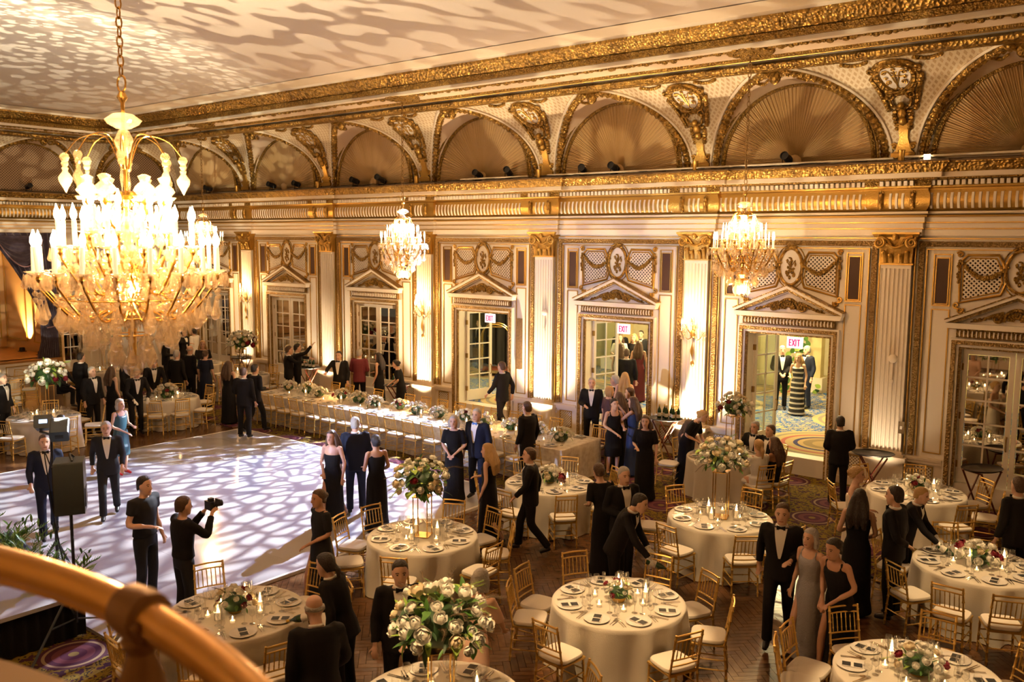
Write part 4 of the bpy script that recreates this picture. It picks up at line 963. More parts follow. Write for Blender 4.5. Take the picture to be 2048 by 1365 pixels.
def chandelier(name, loc, label, tiers, scale, stem, chain, light, plume=0.52, low=(0.5, -0.35, 18), rich=1, seed=1, finial=-0.95):
    rnd = random.Random(seed); rt = root(name, loc, 0, label, 'chandelier'); S = scale
    # stem of turned brass and glass
    b = MB(); b.lathe([(0.0, stem[1]*S+0.06), (0.03*S, stem[1]*S+0.05), (0.05*S, stem[1]*S), (0.018*S, stem[1]*S-0.05), (0.018*S, 0.75*S), (0.16*S, 0.73*S), (0.17*S, 0.70*S), (0.03*S, 0.66*S), (0.022*S, 0.05*S), (0.10*S, 0.02*S), (0.12*S, -0.04*S), (0.03*S, -0.10*S), (0.022*S, -0.40*S), (0.13*S, -0.44*S), (0.15*S, -0.50*S), (0.04*S, -0.58*S), (0.03*S, finial*S)], 14)
    put('stem', b.mesh('stem', M['brass']), rt)
    for z, r_, h in ((stem[1]-0.22, 0.17, 0.16), (stem[1]-0.42, 0.09, 0.26), (0.40, 0.16, 0.34), (0.16, 0.10, 0.16), (-0.22, 0.11, 0.22)):
        b = MB(); b.lathe([(0.02*S, h/2*S), (r_*0.55*S, h*0.42*S), (r_*S, 0.06*h*S), (r_*0.85*S, -0.15*h*S), (r_*0.4*S, -0.42*h*S), (0.02*S, -h/2*S)], 14); put('glass_vase', b.mesh('glass_vase', M['crystal'], False), rt, (0, 0, z*S))
    b = MB(); b.ball((0, 0, finial*S), (0.10*S, 0.10*S, 0.11*S), 10, 7); put('finial_ball', b.mesh('finial_ball', M['crystal'], False), rt)
    # chain and ring
    lk = MB(); lk.tube([(0.028*math.cos(2*PI*i/10), 0, 0.055*math.sin(2*PI*i/10)) for i in range(10)], 0.008, 5, loop=True); lk_me = lk.mesh('chain_link', M['brass'] if rich else M['hinge'])
    rg = MB(); rg.tube([(0.075*S*math.cos(2*PI*i/18), 0, 0.075*S*math.sin(2*PI*i/18)) for i in range(18)], 0.010, 6, loop=True); put('ring', rg.mesh('ring', M['brass']), rt, (0, 0, (stem[1]+0.10)*S+0.03))
    z = (stem[1]+0.2)*S+0.05; i = 0
    while z < chain:
        put('chain_link', lk_me, rt, (0, 0, z), (PI/2)*(i % 2)); z += 0.088; i += 1
    bob = {}; can = {}
    for (n, r_, z_, ch_, cr_, ph, nd) in tiers:
        am = arm_me(r_*S, (z_-0.25)*S, z_*S); bm = bobeche_me(0.085*S*min(1.0, 0.75+r_*0.3)); cm, bl = candle_mes(ch_, cr_)
        for i in range(n):
            a = 2*PI*(i+ph)/n; ca, sa = math.cos(a), math.sin(a)
            put('arm', am, rt, (0, 0, 0), a)
            put('bobeche', bm, rt, (r_*S*ca, r_*S*sa, z_*S+0.03))
            c = put('candle', cm, rt, (r_*S*ca, r_*S*sa, z_*S+0.03), rot=(rnd.uniform(-.05, .05), rnd.uniform(-.05, .05), 0)); put('bulb', bl, c, (0, 0, ch_))
            for j in range(nd):
                q = 2*PI*j/nd+a; rr = 0.085*S
                k_ = ('tear', 'kite', 'tear')[j % 3]
                put('crystal_drop', CRY[k_], rt, (r_*S*ca+rr*math.cos(q), r_*S*sa+rr*math.sin(q), z_*S+0.02), q, scale=S*(0.8+0.35*rnd.random()))
            if rich:
                for f_, dz_ in ((0.25, -0.30), (0.42, -0.36), (0.6, -0.36), (0.76, -0.32)):
                    put('crystal_drop', CRY[('kite', 'tear', 'leaf', 'tear')[int(f_*10) % 4]], rt, (r_*S*ca*f_, r_*S*sa*f_, (z_+dz_)*S), a, scale=S*rnd.uniform(0.7, 1.1))
                    put('bead', CRY['bead'], rt, (r_*S*math.cos(a+0.1)*f_, r_*S*math.sin(a+0.1)*f_, (z_+dz_+0.1)*S), 0, scale=S*1.3)
            if nd:
                for zz in (-0.14, -0.20): put('bead', CRY['bead'], rt, (r_*S*ca, r_*S*sa, z_*S+zz*S), 0, scale=S*1.2)
                put('crystal_drop', CRY['big'], rt, (r_*S*ca*0.97, r_*S*sa*0.97, (z_-0.24)*S), a, scale=S*0.85)
    # skirt of large drops below
    for ring_, (r_, z_, n) in enumerate((low, (low[0]*0.62, low[1]-0.18, int(low[2]*0.7)), (low[0]*0.28, low[1]-0.36, int(low[2]*0.45)))):
        hp = MB(); hp.tube([(r_*S*math.cos(2*PI*i/28), r_*S*math.sin(2*PI*i/28), z_*S+0.02) for i in range(28)], 0.008*S, 5, loop=True); put('drop_ring', hp.mesh('drop_ring', M['brass']), rt)
        for i in range(n):
            a = 2*PI*(i+0.5*ring_)/n
            put('bead', CRY['bead'], rt, (r_*S*math.cos(a), r_*S*math.sin(a), z_*S), 0, scale=S*1.3)
            put('crystal_drop', CRY['big' if i % 2 else 'leaf'], rt, (r_*S*math.cos(a), r_*S*math.sin(a), z_*S-0.05*S), a, scale=S*(1.0 if i % 2 else 1.25))
    # swags of beads between the tiers
    for (r0, z0, r1, z1, n) in ((0.15, 0.70, tiers[0][1]*0.8, tiers[0][2]+0.05, 8*rich+4), (0.12, 0.0, low[0], low[1], 6*rich+4)):
        for i in range(n):
            a = 2*PI*i/n
            for j in range(9 if rich else 5):
                t = (j+0.5)/9 if rich else (j+0.5)/5; sag = -0.16*math.sin(PI*t)
                rr = (r0+(r1-r0)*t)*S
                put('bead', CRY['bead'], rt, (rr*math.cos(a), rr*math.sin(a), (z0+(z1-z0)*t+sag)*S), 0, scale=S*(1.0+0.4*rnd.random()))
    # plume of thin arms with hanging pendants at the top
    if plume:
        zt = stem[1]-0.55; n = 8; pa = MB(); pa.tube(curve([(0.03, 0, (zt-0.12)*S), (plume*0.31*S, 0, (zt+0.18)*S), (plume*0.73*S, 0, (zt+0.16)*S), (plume*S, 0, zt*S)], 6), 0.006, 5); pm = pa.mesh('plume_arm', M['brass'])
        for i in range(n):
            a = 2*PI*(i+0.3)/n; put('plume_arm', pm, rt, (0, 0, 0), a)
            for j, (k_, dz, sc) in enumerate((('bead', 0.02, 2.0), ('bead', -0.05, 1.5), ('leaf', -0.10, 1.15))):
                put('crystal_drop' if j == 2 else 'bead', CRY[k_], rt, (plume*S*math.cos(a), plume*S*math.sin(a), (zt+dz)*S), a, scale=S*sc)
        b = MB(); b.lathe([(0.02, 0.07), (0.06, 0.05), (0.035, 0.0), (0.08, -0.04), (0.10, -0.08), (0.05, -0.14), (0.09, -0.16), (0.11, -0.13)], 12); um = b.mesh('glass_urn', M['crystal'], False)
        ua = arm_me(0.34*S, (zt-0.52)*S, (zt-0.42)*S, 'urn_arm')
        for i in range(6 if rich else 0):
            a = 2*PI*i/6; put('glass_urn', um, rt, (0.34*S*math.cos(a), 0.34*S*math.sin(a), (zt-0.25)*S), a, scale=S); put('urn_arm', ua, rt, (0, 0, 0), a)
            for q in (-0.5, 0.5): put('crystal_drop', CRY['leaf' if q > 0 else 'big'], rt, (0.36*S*math.cos(a+q*0.6), 0.36*S*math.sin(a+q*0.6), (zt-0.46)*S), a, scale=S*1.15)
    for (x, y, z_, e) in light: lamp('chandelier_light', 'POINT', (x, y, z_), e, (1.0, 0.53, 0.20), parent=rt, shadow_soft_size=0.12)
    return rt
mc = at(262, 560, 4.58)
MAINC = Vector((17.82, -14.0, 4.72))
chandelier('grand_chandelier', MAINC, 'huge crystal chandelier with many lit candles hanging in the foreground at left',
    [(18, 0.82, -0.06, 0.24, 0.022, 0.2, 8), (12, 0.60, 0.18, 0.24, 0.022, 0.5, 7), (8, 0.38, 0.32, 0.24, 0.022, 0.1, 5)], 1.0, (0, 1.62), 8.92-4.72,
    [(0.35, 0.2, 0.6, 200), (-0.35, -0.2, 0.6, 200), (0, 0, -0.2, 60)], 0.52, (0.62, -0.30, 26), 1, 3)
for i, (x, e, nm, ztop) in enumerate(((19.08, 1.0, 'right of the centre', 8.45), (10.02, 1.0, 'over the long head table', 8.45), (1.15, 1.0, 'behind the huge foreground chandelier', 8.45))):
    zc = 4.85
    chandelier('side_chandelier', (x, -2.7, zc), 'smaller crystal chandelier with lit candles hanging %s' % nm,
        [(14, 0.60, 0.0, 0.15, 0.010, 0.2, 5), (10, 0.42, 0.18, 0.15, 0.010, 0.5, 4), (6, 0.22, 0.32, 0.15, 0.010, 0.1, 3)], 0.92, (0, 1.12), ztop-zc,
        [(0.0, -0.1, 0.6, 190), (0, 0, -0.75, 60)], 0.27, (0.46, -0.26, 18), 0, 10+i, -0.78)
    put('ceiling_boss', boss_me, trim2, (x, -2.7, 8.48))
# ---- crystal wall sconces on every second pilaster
def sconce(x, label):
    rt = root('wall_sconce', (x, -0.16, 2.9), 0, label, 'sconce', 'crystal wall sconces')
    b = MB(); b.tube(curve([(0, 0, -0.75), (0.02, -0.03, -0.6), (-0.02, -0.03, -0.4), (0, -0.02, -0.1), (0, 0, 0.2)], 5), [0.02+0.015*math.sin(i*0.8) for i in range(21)], 6)
    b.ball((0, -0.02, -0.68), (0.05, 0.03, 0.06), 8, 5); b.ball((0, -0.03, 0.0), (0.07, 0.04, 0.10), 8, 5); put('backplate', b.mesh('backplate', M['gold']), rt)
    cm, bl = candle_mes(0.14, 0.011); bm = bobeche_me(0.05)
    for i, (r_, z_) in enumerate(((0.28, 0.05), (0.20, 0.22), (0.13, 0.38), (0.20, 0.22), (0.28, 0.05))):
        a = R(-170+40*i); am = MB(); am.tube(curve([(0, -0.02, -0.05), (r_*0.5, 0, z_-0.18), (r_, 0, z_-0.02)], 6), 0.010, 5)
        put('arm', am.mesh('sconce_arm', M['brass']), rt, (0, 0, 0), a); q = (r_*math.cos(a), r_*math.sin(a), z_)
        put('bobeche', bm, rt, q); c = put('candle', cm, rt, q); put('bulb', bl, c, (0, 0, 0.14))
        for j in range(4): put('crystal_drop', CRY['tear'], rt, (q[0]+0.05*math.cos(j*1.57), q[1]+0.05*math.sin(j*1.57), q[2]), 0, scale=0.8)
        put('crystal_drop', CRY['big'], rt, (q[0], q[1], q[2]-0.06), 0, scale=0.6)
    lamp('sconce_light', 'POINT', (0, -0.45, 0.45), 45, (1.0, 0.56, 0.22), parent=rt, shadow_soft_size=0.08)
sconce(PX(4), 'gilt and crystal wall sconce on the pilaster between the two people-filled doorways')
sconce(PX(2), 'gilt and crystal wall sconce on the pilaster beside the luggage cart doorway')
sconce(PX(0), 'gilt and crystal wall sconce furthest back, right of the foreground chandelier')
# ---- uplights at the feet of the pilasters
for k, e, nm in ((0, 150, 'farthest'), (1, 300, 'second farthest'), (2, 420, 'third farthest'), (3, 640, 'fourth farthest'), (4, 640, 'fifth farthest'), (5, 60, 'nearest')):
    up_light('wall_uplight', (PX(k), -0.75, 0.006), e*1.25, (1.0, 0.73, 0.44), 'small black uplight can at the foot of the %s pilaster' % nm, 'pilaster uplights', (0, 0.16, 1), R(95), 1.0)
# ---- stage lanterns, pipes, cables and gilt cups on the ledge
def lantern(x, y, z, rz, tilt, long, label):
    r_ = root('stage_lantern', (x, y, z), rz, label, 'stage light', 'stage lights along the ledge')
    Mx = Matrix.Translation((0, 0, 0.17)) @ Matrix.Rotation(tilt, 4, 'X') @ Matrix.Rotation(R(90), 4, 'X')
    b = MB(); b.lathe([(0.0, -0.20*long), (0.07, -0.19*long), (0.085, -0.05), (0.075, 0.05), (0.08, 0.16*long), (0.09, 0.24*long), (0.075, 0.24*long), (0.07, 0.2*long), (0, 0.2*long)], 12, M=Mx); put('body', b.mesh('body', M['black']), r_)
    b = MB(); b.tube([(-0.10, 0, 0.17), (-0.10, 0, 0.03), (0.10, 0, 0.03), (0.10, 0, 0.17)], 0.012, 5); b.box((0, 0, 0.015), (0.14, 0.12, 0.03)); put('yoke', b.mesh('yoke', M['black']), r_)
LL = [(DX(1)+0.65, 15, 1.1), (DX(1)-0.5, 0, 0.7), (DX(2)+1.15, 25, 1.2), (DX(2)+0.1, 10, 0.8), (DX(3)+0.05, 0, 0.75), (DX(4)-0.05, 0, 0.75), (DX(0)-0.3, 0, 0.7), (DX(0)+1.0, 0, 0.6), (DX(-1)+0.3, 0, 0.7), (DX(3)-0.85, 20, 0.6)]
LN = ['right lantern in the third arch from the far corner', 'small lantern left in the third arch from the far corner', 'long lantern at the right foot of the fourth arch', 'short lantern in front of the hub of the fourth arch', 'lantern in front of the fan hub right of the centre', 'lantern in front of the fan hub under the largest arch', 'small lantern in the second arch from the far corner', 'small lantern at the right foot of the second arch', 'lantern in the farthest arch', 'small lantern at the left foot of the central arch']
for (x, rz, lg), nm in zip(LL, LN): lantern(x, -0.34, 6.555, R(rz), R(-14), lg, 'black stage '+nm)
for i, (y, nm) in enumerate(((-4.6, 'right'), (-6.2, 'left'))): lantern(XE+0.34, y, 6.555, R(90), R(-14), 0.7, 'black stage light on the end wall ledge, %s one' % nm)
b = MB(); b.lathe([(0.0, 0.0), (0.06, 0.0), (0.065, 0.02), (0.06, 0.04), (0.062, 0.20), (0.068, 0.21), (0.05, 0.21), (0.045, 0.03), (0, 0.03)], 14); cup_me = b.mesh('gilt_cup', M['gold'])
for k in range(-1, 6):
    tag(put('gilt_cup', cup_me, None, (PX(k)+0.08, -0.48, 6.545)), 'small gilt cup on the ledge under the %s cartouche' % ('corner', 'farthest', 'second farthest', 'third farthest', 'fourth farthest', 'second nearest', 'nearest')[k+1], 'cup', 'gilt cups on the ledge')
for x0, x1, z, nm in ((DX(2)-0.4, DX(2)+1.9, 6.60, 'fourth'), (DX(3)-1.8, DX(4)+2.1, 6.60, 'central and right'), (DX(5)-2.0, X1-0.5, 6.62, 'rightmost')):
    b = MB(); b.tube([(x0, -0.50, z), (x1, -0.50, z)], 0.022, 7)
    tag(put('conduit_pipe', b.mesh('conduit_pipe', M['plaster'])), 'pale metal pipe lying along the ledge under the %s arch' % nm, 'pipe')
rnd = random.Random(9)
for i, (x0, x1) in enumerate(((DX(3)-2.2, DX(3)+1.5), (DX(4)-2.4, DX(4)+1.6), (DX(2)-1.0, DX(2)+2.0), (DX(1)-1.5, DX(1)+1.5))):
    b = MB(); pts = [(x0+(x1-x0)*j/14, -0.44+rnd.uniform(-.10, .05), 6.565+abs(rnd.uniform(0, .03))) for j in range(15)]; b.tube(curve(pts, 4), 0.010, 5)
    tag(put('power_cable', b.mesh('power_cable', M['black'])), 'black cable trailing along the ledge below the %s' % ('central arch', 'largest arch', 'fourth arch', 'third arch')[i], 'cable')
b = MB(); b.box((0, 0, 0.05), (0.12, 0.05, 0.10)); r_ = root('floodlight', (PX(5)+0.55, -0.5, 6.55), 0, 'small lit floodlight on the ledge left of the rightmost arch', 'floodlight'); put('housing', b.mesh('housing', M['silver'], False), r_)
b = MB(); b.box((0, -0.03, 0.05), (0.11, 0.012, 0.09)); put('lens', b.mesh('lens', M['bulb'], False), r_)
# sensors on two pilasters, thermostat plates
b = MB(); b.lathe([(0.0, 0.05), (0.06, 0.05), (0.085, 0.03), (0.09, 0.0)], 18, M=Matrix.Rotation(R(90), 4, 'X')); sn_me = b.mesh('sensor_disc', M['plaster_bright'])
b = MB(); b.tube([(0, -0.012, -0.08), (0, -0.012, -0.42)], 0.012, 6); b.box((0, -0.02, -0.45), (0.06, 0.03, 0.06)); sc_me = b.mesh('sensor_conduit', M['plaster_bright'])
for k, nm in ((3, 'left of the crowded doorway'), (5, 'beside the right-hand table')):
    r_ = root('wall_sensor', (PX(k)+0.05, -0.13, 2.72 if k == 5 else 3.15), 0, 'round white sensor on the pilaster %s' % nm, 'sensor'); put('sensor_disc', sn_me, r_); put('sensor_conduit', sc_me, r_)
b = MB(); b.box((0, 0, 0), (0.11, 0.02, 0.24)); r_ = root('wall_switch', (21.40, -0.14, 1.36), 0, 'silver switch plate on the pilaster by the tray stand', 'switch plate'); put('plate', b.mesh('plate', M['silver'], False), r_)
b = MB(); b.box((0, -0.02, 0.0), (0.04, 0.03, 0.06)); put('rocker', b.mesh('rocker', M['white'], False), r_)
# ================================================================== DANCE FLOOR AND BANDSTAND
DF = (6.45, -13.33, 15.55, -5.13); dz = 0.05
df = root('dance_floor', (0, 0, 0), 0, 'glossy white panelled dance floor lit with leaf shadows', 'dance floor')
b = MB(); b.box((0, 0, 0.02), (1.30, 1.085, 0.06)); tile_me = b.mesh('floor_panel', M['white_gloss'], False)
pw, ph_ = (DF[2]-DF[0])/7, (DF[3]-DF[1])/8
for i in range(7):
    for j in range(8): put('floor_panel', tile_me, df, (DF[0]+pw*(i+0.5), DF[1]+ph_*(j+0.5), 0), 0, scale=((pw-0.003)/1.30, (ph_-0.003)/1.085, 1))
b = MB()
b.box(((DF[0]+DF[2])/2, DF[3]+0.03, 0.025), (DF[2]-DF[0]+0.12, 0.06, 0.05)); put('edge_strip', b.mesh('edge_strip', M['white_edge'], False), df)
b = MB(); b.box((DF[2]+0.03, (DF[1]+DF[3])/2, 0.025), (0.06, DF[3]-DF[1], 0.05)); put('edge_strip', b.mesh('edge_strip_b', M['white_edge'], False), df)
b = MB(); b.box((DF[0]-0.03, (DF[1]+DF[3])/2, 0.025), (0.06, DF[3]-DF[1], 0.05)); put('edge_strip', b.mesh('edge_strip_c', M['white_edge'], False), df)
bsr = root('bandstand', (0, 0, 0), 0, 'low bandstand with white top and black pleated skirt at lower left', 'stage')
b = MB(); b.box((12.6, -15.65, 0.535), (5.3, 4.6, 0.05)); put('deck', b.mesh('deck', M['white_gloss'], False), bsr)
b = MB(); b.grid(lambda u, v: (15.20+0.02*math.sin(u*190), -17.9+4.5*u, 0.02+0.49*v), 300, 1); put('skirt', b.mesh('skirt', M['black_cloth']), bsr)
b = MB(); b.grid(lambda u, v: (10.0+5.2*u, -13.39+0.02*math.sin(u*220), 0.07+0.44*v), 300, 1); put('skirt', b.mesh('skirt_b', M['black_cloth']), bsr)

# ================================================================== CHIAVARI CHAIRS
def bamboo(p0, p1, r, knots):
    """a turned stick with bamboo rings"""
    P0, P1 = Vector(p0), Vector(p1); pts = []; rr = []
    L_ = (P1-P0).length; ks = [(i+0.5)/knots for i in range(knots)]; e = 0.007/L_
    st = [(0, r)]
    for k in ks: st += [(k-e*1.5, r), (k-e*0.5, r*1.4), (k+e*0.5, r*1.4), (k+e*1.5, r)]
    st.append((1, r))
    for t, q in st: pts.append(P0+(P1-P0)*t); rr.append(q)
    return pts, rr
def stick(p0, p1, r, knots, name, seg=6, mid=None):
    b = MB()
    if mid:
        a, ra = bamboo(p0, mid, r, knots); c, rc = bamboo(mid, p1, r, knots); b.tube(a+c[1:], ra+rc[1:], seg)
    else:
        p, q = bamboo(p0, p1, r, knots); b.tube(p, q, seg)
    return b.mesh(name, M['chair_gold'])
CH_ = {}
CH_['leg'] = [stick((s*0.195, 0.19, 0), (s*0.185, 0.175, 0.425), 0.0135, 3, 'leg') for s in (-1, 1)]
CH_['back_post'] = [stick((s*0.19, -0.215, 0), (s*0.175, -0.265, 0.915), 0.0135, 4, 'back_post', mid=(s*0.182, -0.18, 0.44)) for s in (-1, 1)]
b = MB(); b.rings([[(-w_, -0.19, z), (w_, -0.19, z), (w_+0.012, 0.19, z), (-w_-0.012, 0.19, z)] for z, w_ in ((0.415, 0.185), (0.42, 0.195), (0.44, 0.195), (0.445, 0.185))]); CH_['seat'] = b.mesh('seat', M['chair_gold'], False)
b = MB()
def sup(t, a_, b_): c, s = math.cos(t), math.sin(t); return (a_*math.copysign(abs(c)**0.45, c), b_*math.copysign(abs(s)**0.45, s)+0.005)
b.rings([[(*sup(2*PI*j/24, 0.205*k, 0.20*k), z) for j in range(24)] for k, z in ((0.95, 0.446), (1.0, 0.455), (1.01, 0.475), (0.97, 0.49), (0.7, 0.498), (0.3, 0.50))])
CH_['cushion'] = b.mesh('cushion', M['cushion'])
def backy(z): return -0.18-(z-0.44)*0.085/0.475
rl = []
for z, r_ in ((0.895, 0.012), (0.83, 0.009), (0.615, 0.010), (0.54, 0.009)):
    bow = -0.012; p = [(0.18*t, backy(z)+bow*(1-t*t), z+(0.006*(1-t*t) if z > 0.8 else 0)) for t in [-1+2*i/8 for i in range(9)]]; b = MB(); b.tube(p, r_, 6); rl.append(b.mesh('back_rail', M['chair_gold']))
CH_['back_rail'] = rl
CH_['spindle'] = [stick((-0.135+0.054*i, backy(0.615)-0.008, 0.615), (-0.135+0.054*i, backy(0.83)-0.010, 0.83), 0.0065, 2, 'spindle', 5) for i in range(6)]
stl = []
for z in (0.17, 0.29):
    stl += [stick((-0.19, 0.186, z), (0.19, 0.186, z), 0.008, 2, 'stretcher', 5)]
    for s in (-1, 1): stl.append(stick((s*0.19, 0.186, z-0.03), (s*0.186, -0.2, z-0.03), 0.008, 2, 'stretcher', 5))
stl.append(stick((-0.187, -0.2, 0.22), (0.187, -0.2, 0.22), 0.008, 2, 'stretcher', 5))
CH_['stretcher'] = stl
chair_labels = {}
def chair(x, y, face, label, group, far=False):
    """face: direction in degrees that a sitter would look"""
    d_ = Vector((x, y, 0.5))-CAM; ix = d_.dot(CR)/d_.dot(CF)
    if label in chair_labels:
        o_, ox = chair_labels[label]; o_['label'] = label+(', further left' if ox < ix else ', further right'); label += ', further right' if ox < ix else ', further left'
    r_ = root('chiavari_chair', (x, y, 0.006), R(face-90), label, 'chair', group)
    for n, ms in CH_.items():
        for i, m_ in enumerate(ms if isinstance(ms, list) else [ms]):
            put(n, m_, r_)
    chair_labels[label] = (r_, ix); return r_
# ================================================================== ROUND TABLES
def cloth_me(rad, seed):
    rnd = random.Random(seed); n = 96; ph1, ph2 = rnd.uniform(0, 6), rnd.uniform(0, 6); rs = []
    for k, (rr, z, amp) in enumerate(((0.02, 0.762, 0), (0.5, 0.762, 0), (0.95, 0.762, 0), (0.99, 0.760, 0), (1.005, 0.748, 0.0), (1.008, 0.70, 0.010), (1.01, 0.55, 0.030), (1.02, 0.30, 0.050), (1.03, 0.12, 0.060), (1.05, 0.012, 0.068))):
        rs.append([(rad*(rr+amp*(math.sin(11*a+ph1)+0.5*math.sin(17*a+ph2)))*math.cos(a), rad*(rr+amp*(math.sin(11*a+ph1)+0.5*math.sin(17*a+ph2)))*math.sin(a), z) for a in [2*PI*j/n for j in range(n)]])
    b = MB(); b.rings(rs, cap=False); b.f.append(tuple(range(n))); return b.mesh('tablecloth', M['cloth'], True, 60)
CLOTH = [cloth_me(0.79, i) for i in range(3)]
b = MB(); b.lathe([(0.0, 0.735), (0.76, 0.735), (0.765, 0.745), (0.76, 0.757), (0.0, 0.757)], 40); top_me = b.mesh('tabletop', M['stage_wood'])
b = MB(); b.tube([(0, 0, 0), (0, 0, 0.735)], 0.025, 8); tleg_me = b.mesh('table_leg', M['black'])
# plates, cards, cutlery, glasses
b = MB(); b.lathe([(0.0, 0.004), (0.09, 0.004), (0.10, 0.006), (0.145, 0.016), (0.148, 0.019), (0.144, 0.020), (0.10, 0.011), (0.085, 0.009), (0.0, 0.009)], 26); plate_me = b.mesh('dinner_plate', M['china'])
b = MB(); b.box((0, 0, 0.0155), (0.10, 0.20, 0.009)); nap_me = b.mesh('napkin', M['napkin'], False)
b = MB(); b.box((0, 0.055, 0.0225), (0.085, 0.082, 0.003)); card_me = b.mesh('menu_card', M['menu'], False)
b = MB(); b.box((0, -0.055, 0.0225), (0.085, 0.082, 0.003)); card2_me = b.mesh('menu_card_b', M['menu'], False)
b = MB(); b.box((0, 0, 0.003), (0.008, 0.11, 0.004)); b.box((0, 0.075, 0.003), (0.022, 0.045, 0.004)); fork_me = b.mesh('fork', M['silver'], False)
b = MB(); b.box((0, -0.04, 0.003), (0.010, 0.10, 0.005)); b.box((0, 0.06, 0.003), (0.016, 0.11, 0.003)); knife_me = b.mesh('knife', M['silver'], False)
def glass_me(name, bowl_r, bowl_h, stem_h):
    b = MB(); b.lathe([(0.0, 0.002), (0.034, 0.002), (0.033, 0.005), (0.006, 0.012), (0.0045, stem_h), (bowl_r*0.5, stem_h+0.012), (bowl_r*0.95, stem_h+bowl_h*0.35), (bowl_r, stem_h+bowl_h*0.55), (bowl_r*0.85, stem_h+bowl_h)], 12); return b.mesh(name, M['glass'])
wine_me = glass_me('wine_glass', 0.040, 0.10, 0.085); water_me = glass_me('water_goblet', 0.042, 0.10, 0.06); flute_g = glass_me('champagne_flute', 0.024, 0.13, 0.09)
# candles
b = MB(); b.lathe([(0.0, 0.002), (0.042, 0.002), (0.044, 0.01), (0.044, 0.22), (0.0415, 0.22), (0.0415, 0.012), (0.0, 0.012)], 16); hurr_me = b.mesh('glass_cylinder', M['glass'])
b = MB(); b.lathe([(0.0, 0.0), (0.030, 0.0), (0.030, 0.10), (0.026, 0.104), (0.0, 0.10)], 12); pil_me = b.mesh('candle', M['wax'])
b = MB(); b.lathe([(0.0, 0.0), (0.006, 0.004), (0.011, 0.018), (0.007, 0.035), (0.001, 0.052)], 7); flame_me = b.mesh('flame', M['flame'])
b = MB(); b.lathe([(0.0, 0.0), (0.028, 0.002), (0.034, 0.03), (0.037, 0.07), (0.034, 0.07), (0.031, 0.03), (0.0, 0.008)], 12); vot_me = b.mesh('votive_glass', M['glass'])
b = MB(); b.lathe([(0.0, 0.008), (0.028, 0.008), (0.030, 0.030), (0.0, 0.030)], 10); vw_me = b.mesh('wax', M['wax'])
# flowers
def rose(seed):
    """a full garden rose: petals wrapped over a bud in four turns"""
    rnd = random.Random(seed); b = MB()
    b.ball((0, 0, 0.30), (0.42, 0.42, 0.40), 8, 5)
    for n, th, r0, lift in ((3, 16, 0.46, 0.16), (4, 38, 0.56, 0.20), (5, 64, 0.66, 0.26), (6, 92, 0.74, 0.34)):
        for i in range(n):
            a = 2*PI*(i+rnd.random()*0.5)/n; w_ = min(1.0, 1.25*PI/n); k = rnd.uniform(0.92, 1.1)
            def pet(u, v):
                x = 2*u-1; p = R(th+30-58*v*(1-0.22*x*x)); rr = r0*k*(1+lift*v*v-0.06*x*x*v); t = a+x*w_*(1-0.35*v*v)*(1.0 if th > 30 else 1.3)
                return (rr*math.sin(p)*math.cos(t), rr*math.sin(p)*math.sin(t), 0.30+rr*math.cos(p)*0.9)
            b.grid(pet, 4, 3)
    return b.mesh('rose', M['rose_white'], True, 60)
ROSE = [rose(i) for i in range(3)]
def leafm(seed, l=1.0, w_=0.36):
    b = MB(); rs = []
    for i in range(6):
        t = i/5; hw = w_*math.sin(PI*min(1, t*0.92+0.06))**0.8*(0.5); bend = -0.25*t*t
        rs.append([(-hw, t*l, bend+0.08*hw*4), (0, t*l, bend), (hw, t*l, bend+0.08*hw*4)])
    b.rings(rs, closed=False, cap=False); return b.mesh('leaf', M['leaf'], True, 80)
LEAF = [leafm(0), leafm(1, 1.0, 0.24), leafm(2, 0.8, 0.5)]
def fern(seed):
    rnd = random.Random(seed); b = MB(); p = curve([(0, 0, 0), (0.05, 0.4, 0.05), (0, 0.8, -0.05), (0.1, 1.1, -0.25)], 5); b.tube(p, 0.012, 4)
    for i in range(3, len(p)):
        for s in (-1, 1):
            q = p[i]; b.tube([q, (q.x+s*0.16*(1.2-i/len(p)), q.y+0.12, q.z-0.02)], [0.010, 0.004], 4)
    return b.mesh('sprig', M['twig'])
SPRIG = [fern(0), fern(1)]
def dir_rot(d, spin):
    q = Vector(d).to_track_quat('Z', 'Y'); return (q @ Matrix.Rotation(spin, 3, 'Z').to_quaternion()).to_euler()
